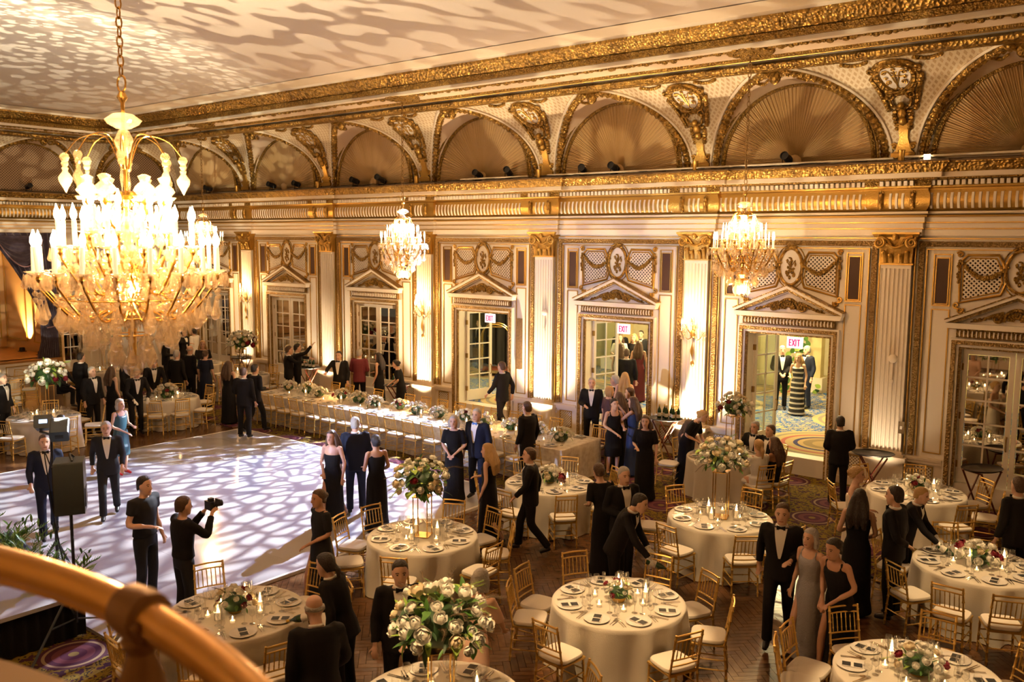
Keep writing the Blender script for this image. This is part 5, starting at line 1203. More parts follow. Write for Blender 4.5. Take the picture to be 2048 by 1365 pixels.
def bouquet(parent, c, rad, nr, nl, nsp, seed, reds=2, squash=0.85, rs=0.055, low=-0.25, big=True):
    rnd = random.Random(seed); gold_ang = PI*(3-math.sqrt(5)); dirs = []
    for i in range(nr):
        z = 1-(1-low)*(i+0.5)/nr; q = math.sqrt(max(0, 1-z*z)); a = gold_ang*i+rnd.uniform(-.25, .25); dirs.append(Vector((q*math.cos(a), q*math.sin(a), z)))
    redi = set(rnd.sample(range(nr//3, nr), min(reds, nr-nr//3))) if reds else set()
    for i, d in enumerate(dirs):
        rr = rad*(0.84+0.2*rnd.random()); p = Vector(c)+Vector((d.x*rr, d.y*rr, d.z*rr*squash))
        m_ = M['rose_red'] if i in redi else (M['rose_cream'] if rnd.random() < 0.22 else M['rose_white'])
        s = rs*(0.75+0.6*rnd.random())*(1.2 if i in redi else 1)
        put('rose', ROSE[i % 3], parent, p, mat=m_, rot=dir_rot((d+Vector((0, 0, 0.25))).normalized(), rnd.uniform(0, 6)), scale=s)
    for i in range(nl):
        z = rnd.uniform(low-0.2, 0.95); q = math.sqrt(max(0, 1-min(1, z*z))); a = rnd.uniform(0, 2*PI); d = Vector((q*math.cos(a), q*math.sin(a), z))
        rr = rad*rnd.uniform(0.5, 0.88); p = Vector(c)+Vector((d.x*rr, d.y*rr, d.z*rr*squash))
        t = d.cross(Vector((rnd.uniform(-1, 1), rnd.uniform(-1, 1), rnd.uniform(-1, 1)))).normalized(); f_ = (d*rnd.uniform(0.5, 1.1)+t*0.7+Vector((0, 0, -0.15))).normalized()
        rot = f_.to_track_quat('Y', 'Z').to_euler()
        put('leaf', LEAF[i % 3], parent, p, mat=(M['leaf'], M['leaf_lime'], M['leaf'], M['leaf_dark'])[rnd.randrange(4)], rot=rot, scale=rad*rnd.uniform(0.28, 0.5))
    for i in range(nsp):
        z = rnd.uniform(-0.35, 0.8); q = math.sqrt(1-z*z); a = rnd.uniform(0, 2*PI); d = Vector((q*math.cos(a), q*math.sin(a), z)); p = Vector(c)+d*rad*0.6
        put('sprig', SPRIG[i % 2], parent, p, mat=M['twig'] if i % 3 else M['leaf_lime'], rot=d.to_track_quat('Y', 'Z').to_euler(), scale=rad*rnd.uniform(0.5, 0.8))
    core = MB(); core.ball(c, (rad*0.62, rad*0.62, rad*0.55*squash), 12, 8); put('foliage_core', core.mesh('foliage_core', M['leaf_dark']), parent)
b = MB(); b.tube([(0, 0, 0), (0, 0, 1)], 0.008, 6); rodm = b.mesh('stand_rod', M['brass'])
b = MB(); b.box((0, 0, 0.006), (0.24, 0.24, 0.012)); standb = b.mesh('stand_plate', M['brass'], False)
def tall_flowers(x, y, label, seed, h=0.62, rad=0.33, nr=34, nl=60, nsp=8, reds=2, low=-0.25, z0=0.765, rs=0.058):
    r_ = root('tall_flower_arrangement', (x, y, z0), random.Random(seed).uniform(0, 1), label, 'flowers', 'tall flower arrangements')
    for sx in (-1, 1):
        for sy in (-1, 1): put('stand_rod', rodm, r_, (sx*0.105, sy*0.105, 0.01), scale=(1, 1, h))
    put('stand_plate', standb, r_); put('stand_plate', standb, r_, (0, 0, h))
    bouquet(r_, (0, 0, h+rad*0.55), rad, nr, nl, nsp, seed, reds, 0.85, rs, low); return r_
def low_flowers(x, y, label, seed, rad=0.20, nr=18, nl=26, nsp=3, reds=2, z0=0.765, rs=0.046, group='low flower centrepieces'):
    r_ = root('low_flower_arrangement', (x, y, z0), random.Random(seed).uniform(0, 6), label, 'flowers', group)
    b = MB(); b.lathe([(0.0, 0.0), (0.07, 0.0), (0.10, 0.06), (0.095, 0.08), (0.0, 0.08)], 14); put('bowl', b.mesh('bowl', M['gold']), r_)
    bouquet(r_, (0, 0, 0.10), rad, nr, nl, nsp, seed, reds, 0.75, rs, 0.05); return r_
def hurricane(x, y, z, label, lit=0, sc=1.0, group='hurricane candles'):
    r_ = root('hurricane_candle', (x, y, z), 0, label, 'candle', group)
    put('glass_cylinder', hurr_me, r_, scale=(1, 1, sc)); c = put('candle', pil_me, r_, (0, 0, 0.012), scale=(1, 1, sc)); put('flame', flame_me, c, (0, 0, 0.103), scale=1.35)
    if lit: lamp('candle_light', 'POINT', (0, 0, 0.30*sc), lit, CANDLE, parent=r_, shadow_soft_size=0.03)
def votive(x, y, z, label, group='votive candles'):
    r_ = root('votive_candle', (x, y, z), 0, label, 'candle', group); put('votive_glass', vot_me, r_); put('wax', vw_me, r_); put('flame', flame_me, r_, (0, 0, 0.028), scale=0.7)
TZ = 0.7635
DIRW = ('nearest side', 'near right', 'right side', 'far right', 'far side', 'far left', 'left side', 'near left')
def dirw(a): return DIRW[int(((math.degrees(a)+51+22.5) % 360)//45)]
def setting(cx, cyy, a, rad, td, z=TZ, glasses=3, flat=True):
    """one place setting at angle a (radians) of a round table"""
    u = Vector((math.cos(a), math.sin(a), 0)); t = Vector((-u.y, u.x, 0)); c = Vector((cx, cyy, z)); p = c+u*(rad-0.18); rz = a+PI/2; dw = ' at the %s of %s' % (dirw(a), td)
    tag(put('dinner_plate', plate_me, None, p, rz), 'white dinner plate'+dw, 'plate', 'dinner plates')
    m_ = root('menu_card', p+Vector((0, 0, 0.0)), rz+0.5*math.sin(a*7), 'black menu card'+dw, 'menu card', 'menu cards'); put('napkin', nap_me, m_); put('card_face', card_me, m_); put('card_face', card2_me, m_)
    if flat:
        for d, me, nm, wd in ((-0.185, fork_me, 'fork', 'inner'), (-0.215, fork_me, 'fork', 'outer'), (0.185, knife_me, 'knife', 'inner'), (0.21, knife_me, 'knife', 'outer')):
            tag(put(nm, me, None, p+t*(-d)+u*0.0, rz), '%s %s' % (wd, nm)+dw, nm, 'cutlery')
    gl = ((0.13, -0.20, wine_me, 'wine_glass', 'wine glass'), (0.20, -0.12, water_me, 'water_goblet', 'water goblet'), (0.05, -0.24, flute_g, 'champagne_flute', 'flute'))
    for dx, dy, me, nm, lb in gl[:glasses]:
        tag(put(nm, me, None, p+t*dx+u*dy), 'clear %s' % lb+dw, 'glass', 'table glasses')
TABLES = []
def round_table(c, td, chairs, seats=None, seed=0, flowers='low', hur=(), vot=4, glasses=3, flat=True, rad=0.79, fl=None, lit=0):
    x, y = c; TABLES.append((x, y)); t = root('banquet_table', (x, y, 0.0), 0, 'round folding table under the cloth of '+td, 'table', 'round banquet tables')
    put('tabletop', top_me, t)
    for i in range(4): put('table_leg', tleg_me, t, (0.5*math.cos(i*PI/2+0.8), 0.5*math.sin(i*PI/2+0.8), 0))
    tag(put('tablecloth', CLOTH[seed % 3], None, (x, y, 0.0), seed*1.3), 'floor-length ivory tablecloth of '+td, 'tablecloth', 'round tablecloths')
    for i, a in enumerate(chairs):
        dd = 1.06
        if isinstance(a, tuple): a, dd = a
        chair(x+dd*math.cos(R(a)), y+dd*math.sin(R(a)), a+180, 'gold chiavari chair at the %s of %s' % (dirw(R(a)), td), 'chairs around '+td)
    n = seats or 8
    for i in range(n): setting(x, y, 2*PI*(i+0.4)/n+seed*0.7, rad, td, glasses=glasses, flat=flat)
    if fl: fl(x, y)
    rnd = random.Random(seed+50)
    for i, (dx, dy, sc) in enumerate(hur): hurricane(x+dx, y+dy, TZ, 'pillar candle in glass at the %s of %s' % (('centre left', 'centre', 'centre right')[i % 3], td), lit if i == 0 else 0, sc)
    for i in range(vot):
        a = 2*PI*(i+0.3)/vot+seed; votive(x+0.30*math.cos(a), y+0.30*math.sin(a), TZ, 'glowing votive at the %s of %s' % (dirw(a), td))
def tpos(px, py, z=0.76): p = at(px, py, z); return (p.x, p.y)
TD = {1: 'the dance floor edge table', 2: 'the bottom centre table', 3: 'the brass-rod flower table', 4: 'the head table end table', 5: 'the occupied doorway table', 6: 'the tray stand table', 7: 'the right-edge table', 8: 'the bottom right corner table', 9: 'the lower left table', 10: 'the bottom edge table', 11: 'the far left table', 12: 'the table behind the dance floor', 13: 'the back table by the wall', 14: 'the crowded back left table', 15: 'the table before the stage', 16: 'the far corner table'}
round_table(tpos(845, 1072), TD[1], [(-161, 1.12), -125, -62, 2, 42, (172, 1.05), 112, 78], 8, 1, fl=lambda x, y: tall_flowers(x, y, 'tall white rose arrangement with one red rose on '+TD[1], 11, 0.58, 0.40, 42, 100, 10, 1), hur=((0.16, 0.14, 1), (-0.18, 0.05, 1), (0.02, -0.24, 0.9)))
round_table(tpos(1237, 1203), TD[2], [(186, 1.1), -150, -95, -24, 24, (62, 1.05), 98, 148], 8, 2, fl=lambda x, y: low_flowers(x, y, 'low white flowers with dark red buds on '+TD[2], 12, 0.19, 16, 20, 3, 3, rs=0.036), hur=((-0.14, 0.22, 1.1), (0.02, 0.02, 1.25), (0.26, 0.18, 1.1)), vot=6)
round_table(tpos(1440, 1035), TD[3], [-165, -100, -48, -8, 150, 92, (196, 1.15)], 8, 3, fl=lambda x, y: tall_flowers(x, y, 'tall white flower globe with a red rose on '+TD[3], 13, 0.72, 0.37, 40, 90, 8, 2), hur=((-0.22, 0.05, 1.1), (0.22, 0.1, 1.1), (-0.05, -0.2, 0.9)))
round_table(tpos(1100, 966), TD[4], [-90, -42, 150, 110, 60, 10, -140], 8, 4, fl=lambda x, y: low_flowers(x, y, 'low white and deep red flowers on '+TD[4], 14, 0.24, 20, 22, 3, 3, rs=0.06), hur=((0.3, 0.1, 1.1),))
round_table((18.75, -2.35), TD[5], [(-170, 1.2)], 8, 5, glasses=2, fl=lambda x, y: tall_flowers(x, y+0.25, 'tall white flowers with two red roses on '+TD[5], 15, 0.78, 0.32, 32, 70, 8, 2), hur=((0.3, -0.1, 1),))
round_table(tpos(1832, 983), TD[6], [-42, 8, (48, 1.1), (-143, 1.2), 105, 150], 8, 6, fl=lambda x, y: low_flowers(x, y, 'low green and white flowers with a red rose on '+TD[6], 16, 0.20, 16, 34, 3, 2), hur=((-0.2, 0.2, 1), (0.22, 0.25, 1)))
round_table(tpos(1955, 1130), TD[7], [(-92, 1.2), (-66, 1.2), -125, 178, 120, 75, -30], 8, 7, fl=lambda x, y: low_flowers(x, y, 'low white and crimson flowers on '+TD[7], 17, 0.25, 20, 26, 3, 3, rs=0.058), hur=((-0.28, 0.12, 1.1), (-0.08, -0.12, 1.15), (0.28, 0.15, 1.1)), vot=5)
round_table(tpos(1835, 1350), TD[8], [(180, 1.08), (-160, 1.1), 140, 95, 50], 8, 8, fl=lambda x, y: low_flowers(x, y, 'low white flowers with lime leaves on '+TD[8], 18, 0.24, 20, 30, 3, 2, rs=0.05), hur=((-0.28, 0.1, 1.1), (0.1, 0.25, 1.1)), vot=5)
round_table(tpos(470, 1225), TD[9], [(-14, 1.1), (-50, 1.1), (-135, 1.1), 95, 160, 62, (-95, 1.12)], 8, 9, fl=lambda x, y: low_flowers(x, y, 'low white flowers with dark red blooms on '+TD[9], 19, 0.22, 18, 26, 3, 4, rs=0.046), hur=((-0.18, 0.26, 1), (0.2, 0.2, 1), (0.05, -0.25, 0.8)), vot=5)
round_table((20.73, -12.72), TD[10], [(190, 1.35), 120, (20, 1.3), (52, 1.25)], 8, 10, fl=lambda x, y: tall_flowers(x-0.02, y+0.03, 'large white rose arrangement with trailing leaves in the bottom centre foreground', 20, 0.48, 0.43, 46, 150, 16, 0, rs=0.070), hur=((0.26, 0.22, 1.1),))
round_table(tpos(88, 833), TD[11], [-62, 0, 62, 150, 190, 110, -110], 8, 11, flat=False, fl=lambda x, y: tall_flowers(x, y+0.1, 'tall white flowers with dark red roses on '+TD[11], 21, 0.72, 0.42, 40, 80, 8, 4, rs=0.068), hur=((0.1, -0.2, 1), (0.3, 0.1, 1)))
round_table(tpos(335, 795), TD[12], [-44, -14, 26, -75, (95, 1.1), 140, -120], 8, 12, flat=False, fl=lambda x, y: low_flowers(x, y, 'low white and red flowers on '+TD[12], 22, 0.30, 24, 26, 3, 3, rs=0.065), hur=((0.35, 0.1, 1),))
round_table((2.6, -2.4), TD[13], [-60, 10, -120, 150, 100], 8, 13, flat=False, glasses=2, fl=lambda x, y: tall_flowers(x, y, 'tall white flowers with three red roses on '+TD[13], 23, 0.80, 0.42, 40, 80, 8, 5, rs=0.072), hur=((-0.3, 0, 1),))
round_table((-1.6, -4.6), TD[14], [-60, 10, -120, 60], 8, 14, flat=False, glasses=2, fl=lambda x, y: tall_flowers(x, y, 'tall white flowers with a red rose below the foreground chandelier', 24, 0.78, 0.42, 36, 70, 6, 2, rs=0.072), hur=((0.3, 0, 1),))
round_table((-1.9, -8.0), TD[15], [-60, 10, 60, 120], 8, 15, flat=False, glasses=2, fl=lambda x, y: low_flowers(x, y, 'low cream flowers on '+TD[15], 25, 0.36, 24, 26, 3, 0, rs=0.075), hur=((-0.3, 0.1, 1.1),))
round_table((-0.7, -1.9), TD[16], [-60, 10, -120], 8, 16, flat=False, glasses=2, vot=3, fl=lambda x, y: low_flowers(x, y, 'low white flowers on '+TD[16], 26, 0.3, 18, 20, 2, 1, rs=0.07))

# ================================================================== LONG HEAD TABLE
HX0, HX1, HY0, HY1 = 5.55, 15.95, -4.08, -2.62
ht = root('head_table', (0, 0, 0.0), 0, 'row of folding tables hidden under the long head table cloth', 'table')
b = MB(); b.box(((HX0+HX1)/2, (HY0+HY1)/2, 0.745), (HX1-HX0-0.04, HY1-HY0-0.04, 0.02)); put('tabletop', b.mesh('tabletop', M['stage_wood'], False), ht)
for i in range(6):
    for y in (HY0+0.2, HY1-0.2): put('table_leg', tleg_me, ht, (HX0+0.2+(HX1-HX0-0.4)*i/5, y, 0))
def rect_cloth():
    rs = []; per = []
    n = 40
    for (x0, y0, x1, y1, m_) in ((HX0, HY0, HX1, HY0, 160), (HX1, HY0, HX1, HY1, 30), (HX1, HY1, HX0, HY1, 160), (HX0, HY1, HX0, HY0, 30)):
        for i in range(m_):
            t = i/m_; nx, ny = (y1-y0), -(x1-x0); l = math.hypot(nx, ny); per.append((x0+(x1-x0)*t, y0+(y1-y0)*t, nx/l, ny/l))
    for z, off, amp in ((0.765, -0.03, 0), (0.763, -0.005, 0), (0.75, 0.004, 0), (0.6, 0.015, 0.008), (0.3, 0.035, 0.02), (0.012, 0.05, 0.03)):
        rs.append([(x+nx*(off+amp*math.sin(i*0.55)), y+ny*(off+amp*math.sin(i*0.55)), z) for i, (x, y, nx, ny) in enumerate(per)])
    b = MB(); b.rings(rs, cap=False); b.f.append(tuple(range(len(per)))); return b.mesh('head_tablecloth', M['brocade'], True, 60)
tag(put('head_tablecloth', rect_cloth()), 'long pale brocade cloth covering the head table', 'tablecloth')
HTD = 'on the long head table'
NS = 17
ORD = ['leftmost']+[o+' from the left' for o in ('second', 'third', 'fourth', 'fifth', 'sixth', 'seventh', 'eighth', 'ninth', 'tenth', 'eleventh', 'twelfth', 'thirteenth', 'fourteenth', 'fifteenth', 'sixteenth', 'seventeenth')]
for i in range(NS):
    x = HX0+0.42+(HX1-HX0-0.84)*i/(NS-1)
    chair(x-0.03, HY0-0.12, 90, 'gold chair, near side of the head table, '+ORD[i], 'chairs on the near side of the head table')
    if i in (1, 2, 4, 6, 7, 8, 9, 10, 11, 12, 13, 14, 16): chair(x+0.05, HY1+0.28, -90, 'gold chair, wall side of the head table, at place '+ORD[i], 'chairs on the far side of the head table')
    for y, a in ((HY0+0.20, -PI/2), (HY1-0.20, PI/2)):
        HTP = 'on the %s side of the head table, %s' % ('near' if y < -3.3 else 'wall', ORD[i])
        p = Vector((x, y, 0.7665)); tag(put('dinner_plate', plate_me, None, p, a+PI/2), 'white dinner plate '+HTP, 'plate', 'dinner plates')
        m_ = root('menu_card', p, a+PI/2+0.3*math.sin(i*3), 'black menu card '+HTP, 'menu card', 'menu cards'); put('napkin', nap_me, m_); put('card_face', card_me, m_); put('card_face', card2_me, m_)
        s = 1 if y < -3.3 else -1
        tag(put('wine_glass', wine_me, None, (x+0.17, y+s*0.16, 0.7665)), 'clear wine glass '+HTP, 'glass', 'table glasses'); tag(put('water_goblet', water_me, None, (x-0.17, y+s*0.17, 0.7665)), 'clear water goblet '+HTP, 'glass', 'table glasses')
for i in range(14):
    x = HX0+0.5+(HX1-HX0-1.0)*i/13
    low_flowers(x, -3.30+0.1*math.sin(i*2.3), 'low white flowers %s on the head table, %s' % ('with red blooms' if i % 3 == 0 else 'with green sprigs', ORD[i]), 100+i, 0.22+0.04*(i % 3 == 1), 18, 20, 3, 2 if i % 3 == 0 else 0, rs=0.052, group='flowers down the head table')
    xx = x+0.37
    if i < 13:
        hurricane(xx, -3.35+0.22*(-1)**i, 0.7665, 'pillar candle in glass on the head table, '+ORD[i], 10 if i in (2, 6, 10) else 0)
        votive(xx+0.05, -3.32-0.28*(-1)**i, 0.7665, 'glowing votive on the head table, '+ORD[i])
# ================================================================== PEOPLE
tmp_scene = bpy.data.scenes.new('remesh_room')
def remesh(b, name, voxel, smooth=3):
    """union of overlapping lofts made into one continuous skin"""
    me = bpy.data.meshes.new('raw'); me.from_pydata(b.v, [], b.f)
    bm = bmesh.new(); bm.from_mesh(me); bmesh.ops.recalc_face_normals(bm, faces=bm.faces); bm.to_mesh(me); bm.free()
    o = bpy.data.objects.new('raw', me); tmp_scene.collection.objects.link(o)
    m1 = o.modifiers.new('r', 'REMESH'); m1.mode = 'VOXEL'; m1.voxel_size = voxel
    m2 = o.modifiers.new('s', 'SMOOTH'); m2.iterations = smooth; m2.factor = 0.5
    vl = tmp_scene.view_layers[0]; vl.update(); dg = vl.depsgraph; dg.update()
    out = bpy.data.meshes.new_from_object(o.evaluated_get(dg)); out.name = name; out.shade_smooth()
    bpy.data.objects.remove(o); bpy.data.meshes.remove(me); return out
def ell(b, secs, seg=14):
    """stack of elliptical sections: (centre, rx, ry, tilt about x)"""
    rs = []
    for c, rx, ry, *t in secs:
        tl = t[0] if t else 0; ct, sn = math.cos(tl), math.sin(tl)
        rs.append([(c[0]+rx*math.cos(2*PI*j/seg), c[1]+ry*math.sin(2*PI*j/seg)*ct, c[2]+ry*math.sin(2*PI*j/seg)*sn) for j in range(seg)])
    b.rings(rs); return b
ARMS = {  # elbow and wrist of one arm relative to a shoulder at (0.19,0,1.43); x outwards, y forwards
 'down': ((0.25, -0.03, 1.14), (0.26, 0.06, 0.89)), 'swing': ((0.25, -0.12, 1.16), (0.26, -0.10, 0.92)), 'swingf': ((0.25, 0.08, 1.15), (0.24, 0.25, 0.98)),
 'hold': ((0.26, -0.02, 1.15), (0.13, 0.24, 1.12)), 'front': ((0.25, 0.0, 1.15), (0.05, 0.24, 1.00)), 'reach': ((0.26, 0.24, 1.26), (0.20, 0.52, 1.20)),
 'up': ((0.27, 0.22, 1.50), (0.30, 0.40, 1.72)), 'phone': ((0.22, 0.22, 1.24), (0.10, 0.36, 1.46)), 'hip': ((0.38, -0.06, 1.18), (0.22, 0.06, 1.0)), 'back': ((0.30, -0.14, 1.16), (0.10, -0.20, 1.05)), 'hug': ((0.32, 0.18, 1.30), (0.16, 0.42, 1.28)), 'table': ((0.27, 0.16, 1.16), (0.16, 0.40, 1.04)), 'pour': ((0.28, 0.26, 1.22), (0.20, 0.50, 1.08))}
BODY = {}; PEOPLE = []
def make_figure(sex, ra, la, legs, lean, hairdo, dress):
    """meshes of a figure 1.76 m tall that looks along +y, cut by pose; cached"""
    key = (sex, ra, la, legs, lean, hairdo, dress)
    if key in BODY: return BODY[key]
    F = sex == 'f'; nm = '_'.join(str(k) for k in key)
    seated = legs == 'sit'
    hipz = 0.50 if seated else 0.93; dzs = hipz-0.93
    cl, sl = math.cos(lean), math.sin(lean)
    def U(p):  # upper body bends forward about the hips
        y, z = p[1], p[2]-0.93; return Vector((p[0], y*cl+z*sl, 0.93+dzs-y*sl+z*cl))
    sw = 0.165 if F else 0.19
    arms = []
    for s, nme in ((1, ra), (-1, la)):
        e, w_ = ARMS[nme]; k = sw/0.19
        arms.append([U((s*sw, 0, 1.42)), U((s*(e[0]-0.19+sw), e[1], e[2])), U((s*(w_[0]-0.19+sw if w_[0] > 0.18 else w_[0]), w_[1], w_[2]))])
    if seated: LG = [[(s*0.10, 0.0, 0.53), (s*0.13, 0.42, 0.50), (s*0.13, 0.40, 0.09), (s*0.13, 0.52, 0.035)] for s in (1, -1)]
    elif legs == 'walk': LG = [[(0.09, 0, 0.92), (0.10, 0.16, 0.52), (0.10, 0.20, 0.09), (0.10, 0.34, 0.05)], [(-0.09, 0, 0.92), (-0.10, -0.02, 0.50), (-0.10, -0.30, 0.13), (-0.10, -0.19, 0.04)]]
    else: LG = [[(s*0.09, 0, 0.92), (s*0.105, 0.02, 0.50), (s*0.11, -0.02, 0.09), (s*0.12, 0.12, 0.035)] for s in (1, -1)]
    d = {}
    def tor(b, grow, z0=0.84, wide=1.0):
        W_ = ((0.84, 0.175, 0.115), (0.95, 0.17, 0.115), (1.08, 0.15 if not F else 0.125, 0.105), (1.22, 0.172 if not F else 0.15, 0.118 if not F else 0.115), (1.34, 0.19 if not F else 0.165, 0.118), (1.42, 0.19 if not F else 0.165, 0.095), (1.46, 0.12, 0.075))
        secs = []
        for z, rx, ry in W_:
            if z < z0: continue
            c = U((0, 0, z)); secs.append((c, (rx+grow)*wide, ry+grow, -lean))
        ell(b, secs)
    def hand(b, p, el, s, grow=0):
        d_ = (p-el).normalized(); side = Vector((0, 0, 1)).cross(d_)
        side = side.normalized() if side.length > 0.1 else Vector((1, 0, 0)); up = d_.cross(side)
        b.tube([p-d_*0.02, p+d_*0.045, p+d_*0.085], [0.026+grow, 0.034+grow, 0.028+grow], 8, flat=0.6)
        for i, (o, l) in enumerate(((-0.027, 0.062), (-0.009, 0.075), (0.009, 0.078), (0.027, 0.068))):
            q = p+d_*0.075+side*o; b.tube([q, q+d_*l*0.5-up*0.006, q+d_*l*0.85-up*0.03], 0.0105+grow*0.6, 5)
        q = p+d_*0.03-side*s*0.03; b.tube([q, q-side*s*0.025+d_*0.025, q-side*s*0.03+d_*0.06-up*0.01], 0.0115+grow*0.6, 5)
    # --- body: head, neck, torso, arms, hands, legs in one skin
    b = MB(); tor(b, -0.02)
    hc = U((0, 0.03 + (0.03 if lean > 0.3 else 0), 1.62)); nk = U((0, 0.0, 1.40))
    b.tube([nk, U((0, 0.01, 1.50)), hc-Vector((0, 0.01, 0.03))], [0.075, 0.055, 0.055], 10)
    hl = lean*0.6
    def Hd(p): y, z = p[1], p[2]; return hc+Vector((p[0], y*math.cos(hl)+z*math.sin(hl), -y*math.sin(hl)+z*math.cos(hl)))
    rs = []
    for z, rx, y0, ry in ((-0.125, 0.035, 0.045, 0.035), (-0.105, 0.052, 0.03, 0.058), (-0.06, 0.066, 0.012, 0.082), (0.0, 0.074, 0.0, 0.096), (0.05, 0.077, -0.004, 0.099), (0.09, 0.066, -0.006, 0.085), (0.115, 0.042, -0.008, 0.055), (0.123, 0.015, -0.008, 0.02)):
        rs.append([Hd((rx*math.cos(2*PI*j/16), y0+ry*math.sin(2*PI*j/16), z)) for j in range(16)])
    b.rings(rs)
    b.tube([Hd((0, 0.088, 0.02)), Hd((0, 0.104, -0.015)), Hd((0, 0.112, -0.032)), Hd((0, 0.09, -0.042))], [0.010, 0.014, 0.017, 0.012], 6)
    for s in (-1, 1): b.ball(Hd((s*0.077, 0.0, -0.005)), (0.014, 0.024, 0.034), 6, 5)
    ar = 0.040 if F else 0.045
    for s, (sh, el, wr) in zip((1, -1), arms): b.tube(curve([sh+Vector((-s*0.05, 0, -0.01)), sh, (sh+el)/2, el, (el+wr)/2, wr], 3), [ar*1.1]*4+[ar]*3+[ar*0.92]*3+[ar*0.85]*3+[ar*0.62]*3, 9); hand(b, wr, el, s)
    for lg in LG:
        P = [Vector(p) for p in lg]; b.tube(curve([P[0], (P[0]+P[1])/2, P[1], P[1]*0.6+P[2]*0.4, P[2]], 3), [0.082, 0.08, 0.074, 0.068, 0.062, 0.056, 0.05, 0.05, 0.052, 0.05, 0.042, 0.036, 0.034], 9); b.tube([P[2], (P[2]+P[3])/2, P[3]], [0.034, 0.032, 0.022], 8)
    d['body'] = remesh(b, 'body_'+nm, 0.0135, 2)
    # --- hair
    b = MB()
    def cap(k, zl, back):
        rs = []
        for z, q in ((zl, 1.0), (0.02, 1.04), (0.05, 1.05), (0.09, 0.93), (0.118, 0.66), (0.135, 0.25)):
            ring = []
            for j in range(18):
                a = 2*PI*j/18; x = 0.080*q*k*math.cos(a); y = -0.012+0.103*q*k*math.sin(a)
                zz = z
                if math.sin(a) > 0.15 and z < 0.075: y = min(y, 0.02+0.02*(z > 0.03)); zz = max(z, 0.03)
                if math.sin(a) < 0 and z == zl: zz = zl-back
                ring.append(Hd((x, y, zz)))
            rs.append(ring)
        b.rings(rs)
    if hairdo != 'bald': cap(1.0 if not F else 1.05, -0.02, 0.05)
    if hairdo == 'long':
        for s in (-0.5, 0, 0.5): b.tube([Hd((s*0.09, -0.07, 0.03)), Hd((s*0.14, -0.10, -0.08)), U((s*0.20, -0.12, 1.40)), U((s*0.18, -0.135, 1.22))], [0.05, 0.062, 0.055, 0.03], 8)
        for s in (-1, 1): b.tube([Hd((s*0.075, 0.0, 0.03)), Hd((s*0.092, -0.01, -0.07)), U((s*0.11, 0.0, 1.42)), U((s*0.12, 0.03, 1.32))], [0.025, 0.034, 0.034, 0.018], 7)
    if hairdo == 'bob':
        for s in (-1, -0.4, 0.4, 1): b.tube([Hd((s*0.07, -0.05*(1.2-abs(s)), 0.04)), Hd((s*0.088, -0.085*(1.25-abs(s)), -0.04)), Hd((s*0.085, -0.075*(1.2-abs(s)), -0.13))], [0.04, 0.042, 0.03], 7)
    if hairdo == 'bun': b.ball(Hd((0, -0.115, 0.03)), 0.048, 8, 6)
    if hairdo == 'tail': b.tube([Hd((0, -0.10, 0.0)), Hd((0, -0.15, -0.06)), Hd((0, -0.14, -0.22))], [0.03, 0.035, 0.015], 7)
    if hairdo == 'bald':
        for s in (-1, 1): b.tube([Hd((s*0.074, 0.0, 0.02)), Hd((s*0.07, -0.06, 0.01)), Hd((0, -0.095, 0.0))], 0.026, 7)
    d['hair'] = remesh(b, 'hair_'+nm, 0.014, 2)
    for s, k in ((-1, 'eye'), (1, 'eye_')):
        b = MB(); b.ball(Hd((s*0.032, 0.083, 0.008)), (0.012, 0.008, 0.007), 8, 5); d[k] = b.mesh('eye_'+nm, M['hair_dark'])
        b = MB(); b.tube([Hd((s*0.016, 0.090, 0.026)), Hd((s*0.034, 0.088, 0.031)), Hd((s*0.052, 0.076, 0.024))], 0.0045, 5); d[k+'brow'] = b.mesh('brow_'+nm, M['hair_brown'])
    b = MB(); b.tube([Hd((-0.024, 0.083, -0.072)), Hd((0, 0.092, -0.072)), Hd((0.024, 0.083, -0.072))], 0.006, 6); d['mouth'] = b.mesh('mouth_'+nm, M['lips'])
    # --- clothes
    if dress in ('tux', 'waiter', 'shirt', 'tee'):
        b = MB(); tor(b, 0.022 if dress in ('tux', 'waiter') else 0.019, 0.84 if dress in ('tux', 'waiter') else 0.9)
        if dress in ('tux', 'waiter'): c = U((0, 0, 0.80)); c2 = U((0, 0, 0.95)); ell(b, [(c, 0.195, 0.14, -lean), (c2, 0.19, 0.135, -lean)])
        sr = 0.062
        for s, (sh, el, wr) in zip((1, -1), arms):
            if dress == 'tee': b.tube([sh+Vector((-s*0.08, 0, -0.015)), sh+Vector((0, 0, 0.005)), sh*0.45+el*0.55], [0.085, 0.084, 0.066], 9)
            else:
                e2 = el+(wr-el)*0.90; b.tube(curve([sh+Vector((-s*0.06, 0, -0.02)), sh, (sh+el)/2, el, (el+e2)/2, e2], 3), [sr*1.15]*4+[sr]*3+[sr*0.92]*3+[sr*0.86]*3+[sr*0.76]*3, 10)
        d['jacket'] = remesh(b, 'jacket_'+nm, 0.020, 2)
        b = MB(); lr = 0.083
        if seated: ell(b, [((0, 0.0, 0.44), 0.17, 0.15), ((0, 0, 0.62), 0.165, 0.125)])
        else: ell(b, [((0, 0, 0.82), 0.165, 0.115), ((0, 0, 0.98), 0.165, 0.115)])
        for lg in LG:
            P = [Vector(p) for p in lg]; b.tube(curve([P[0], (P[0]+P[1])/2, P[1], (P[1]+P[2])/2, P[2]], 3), [0.098, 0.096, 0.092, 0.086, 0.08, 0.075, 0.072, 0.07, 0.068, 0.066, 0.066, 0.066, 0.066], 10)
        d['trousers'] = remesh(b, 'trousers_'+nm, 0.020, 2)
        b = MB()
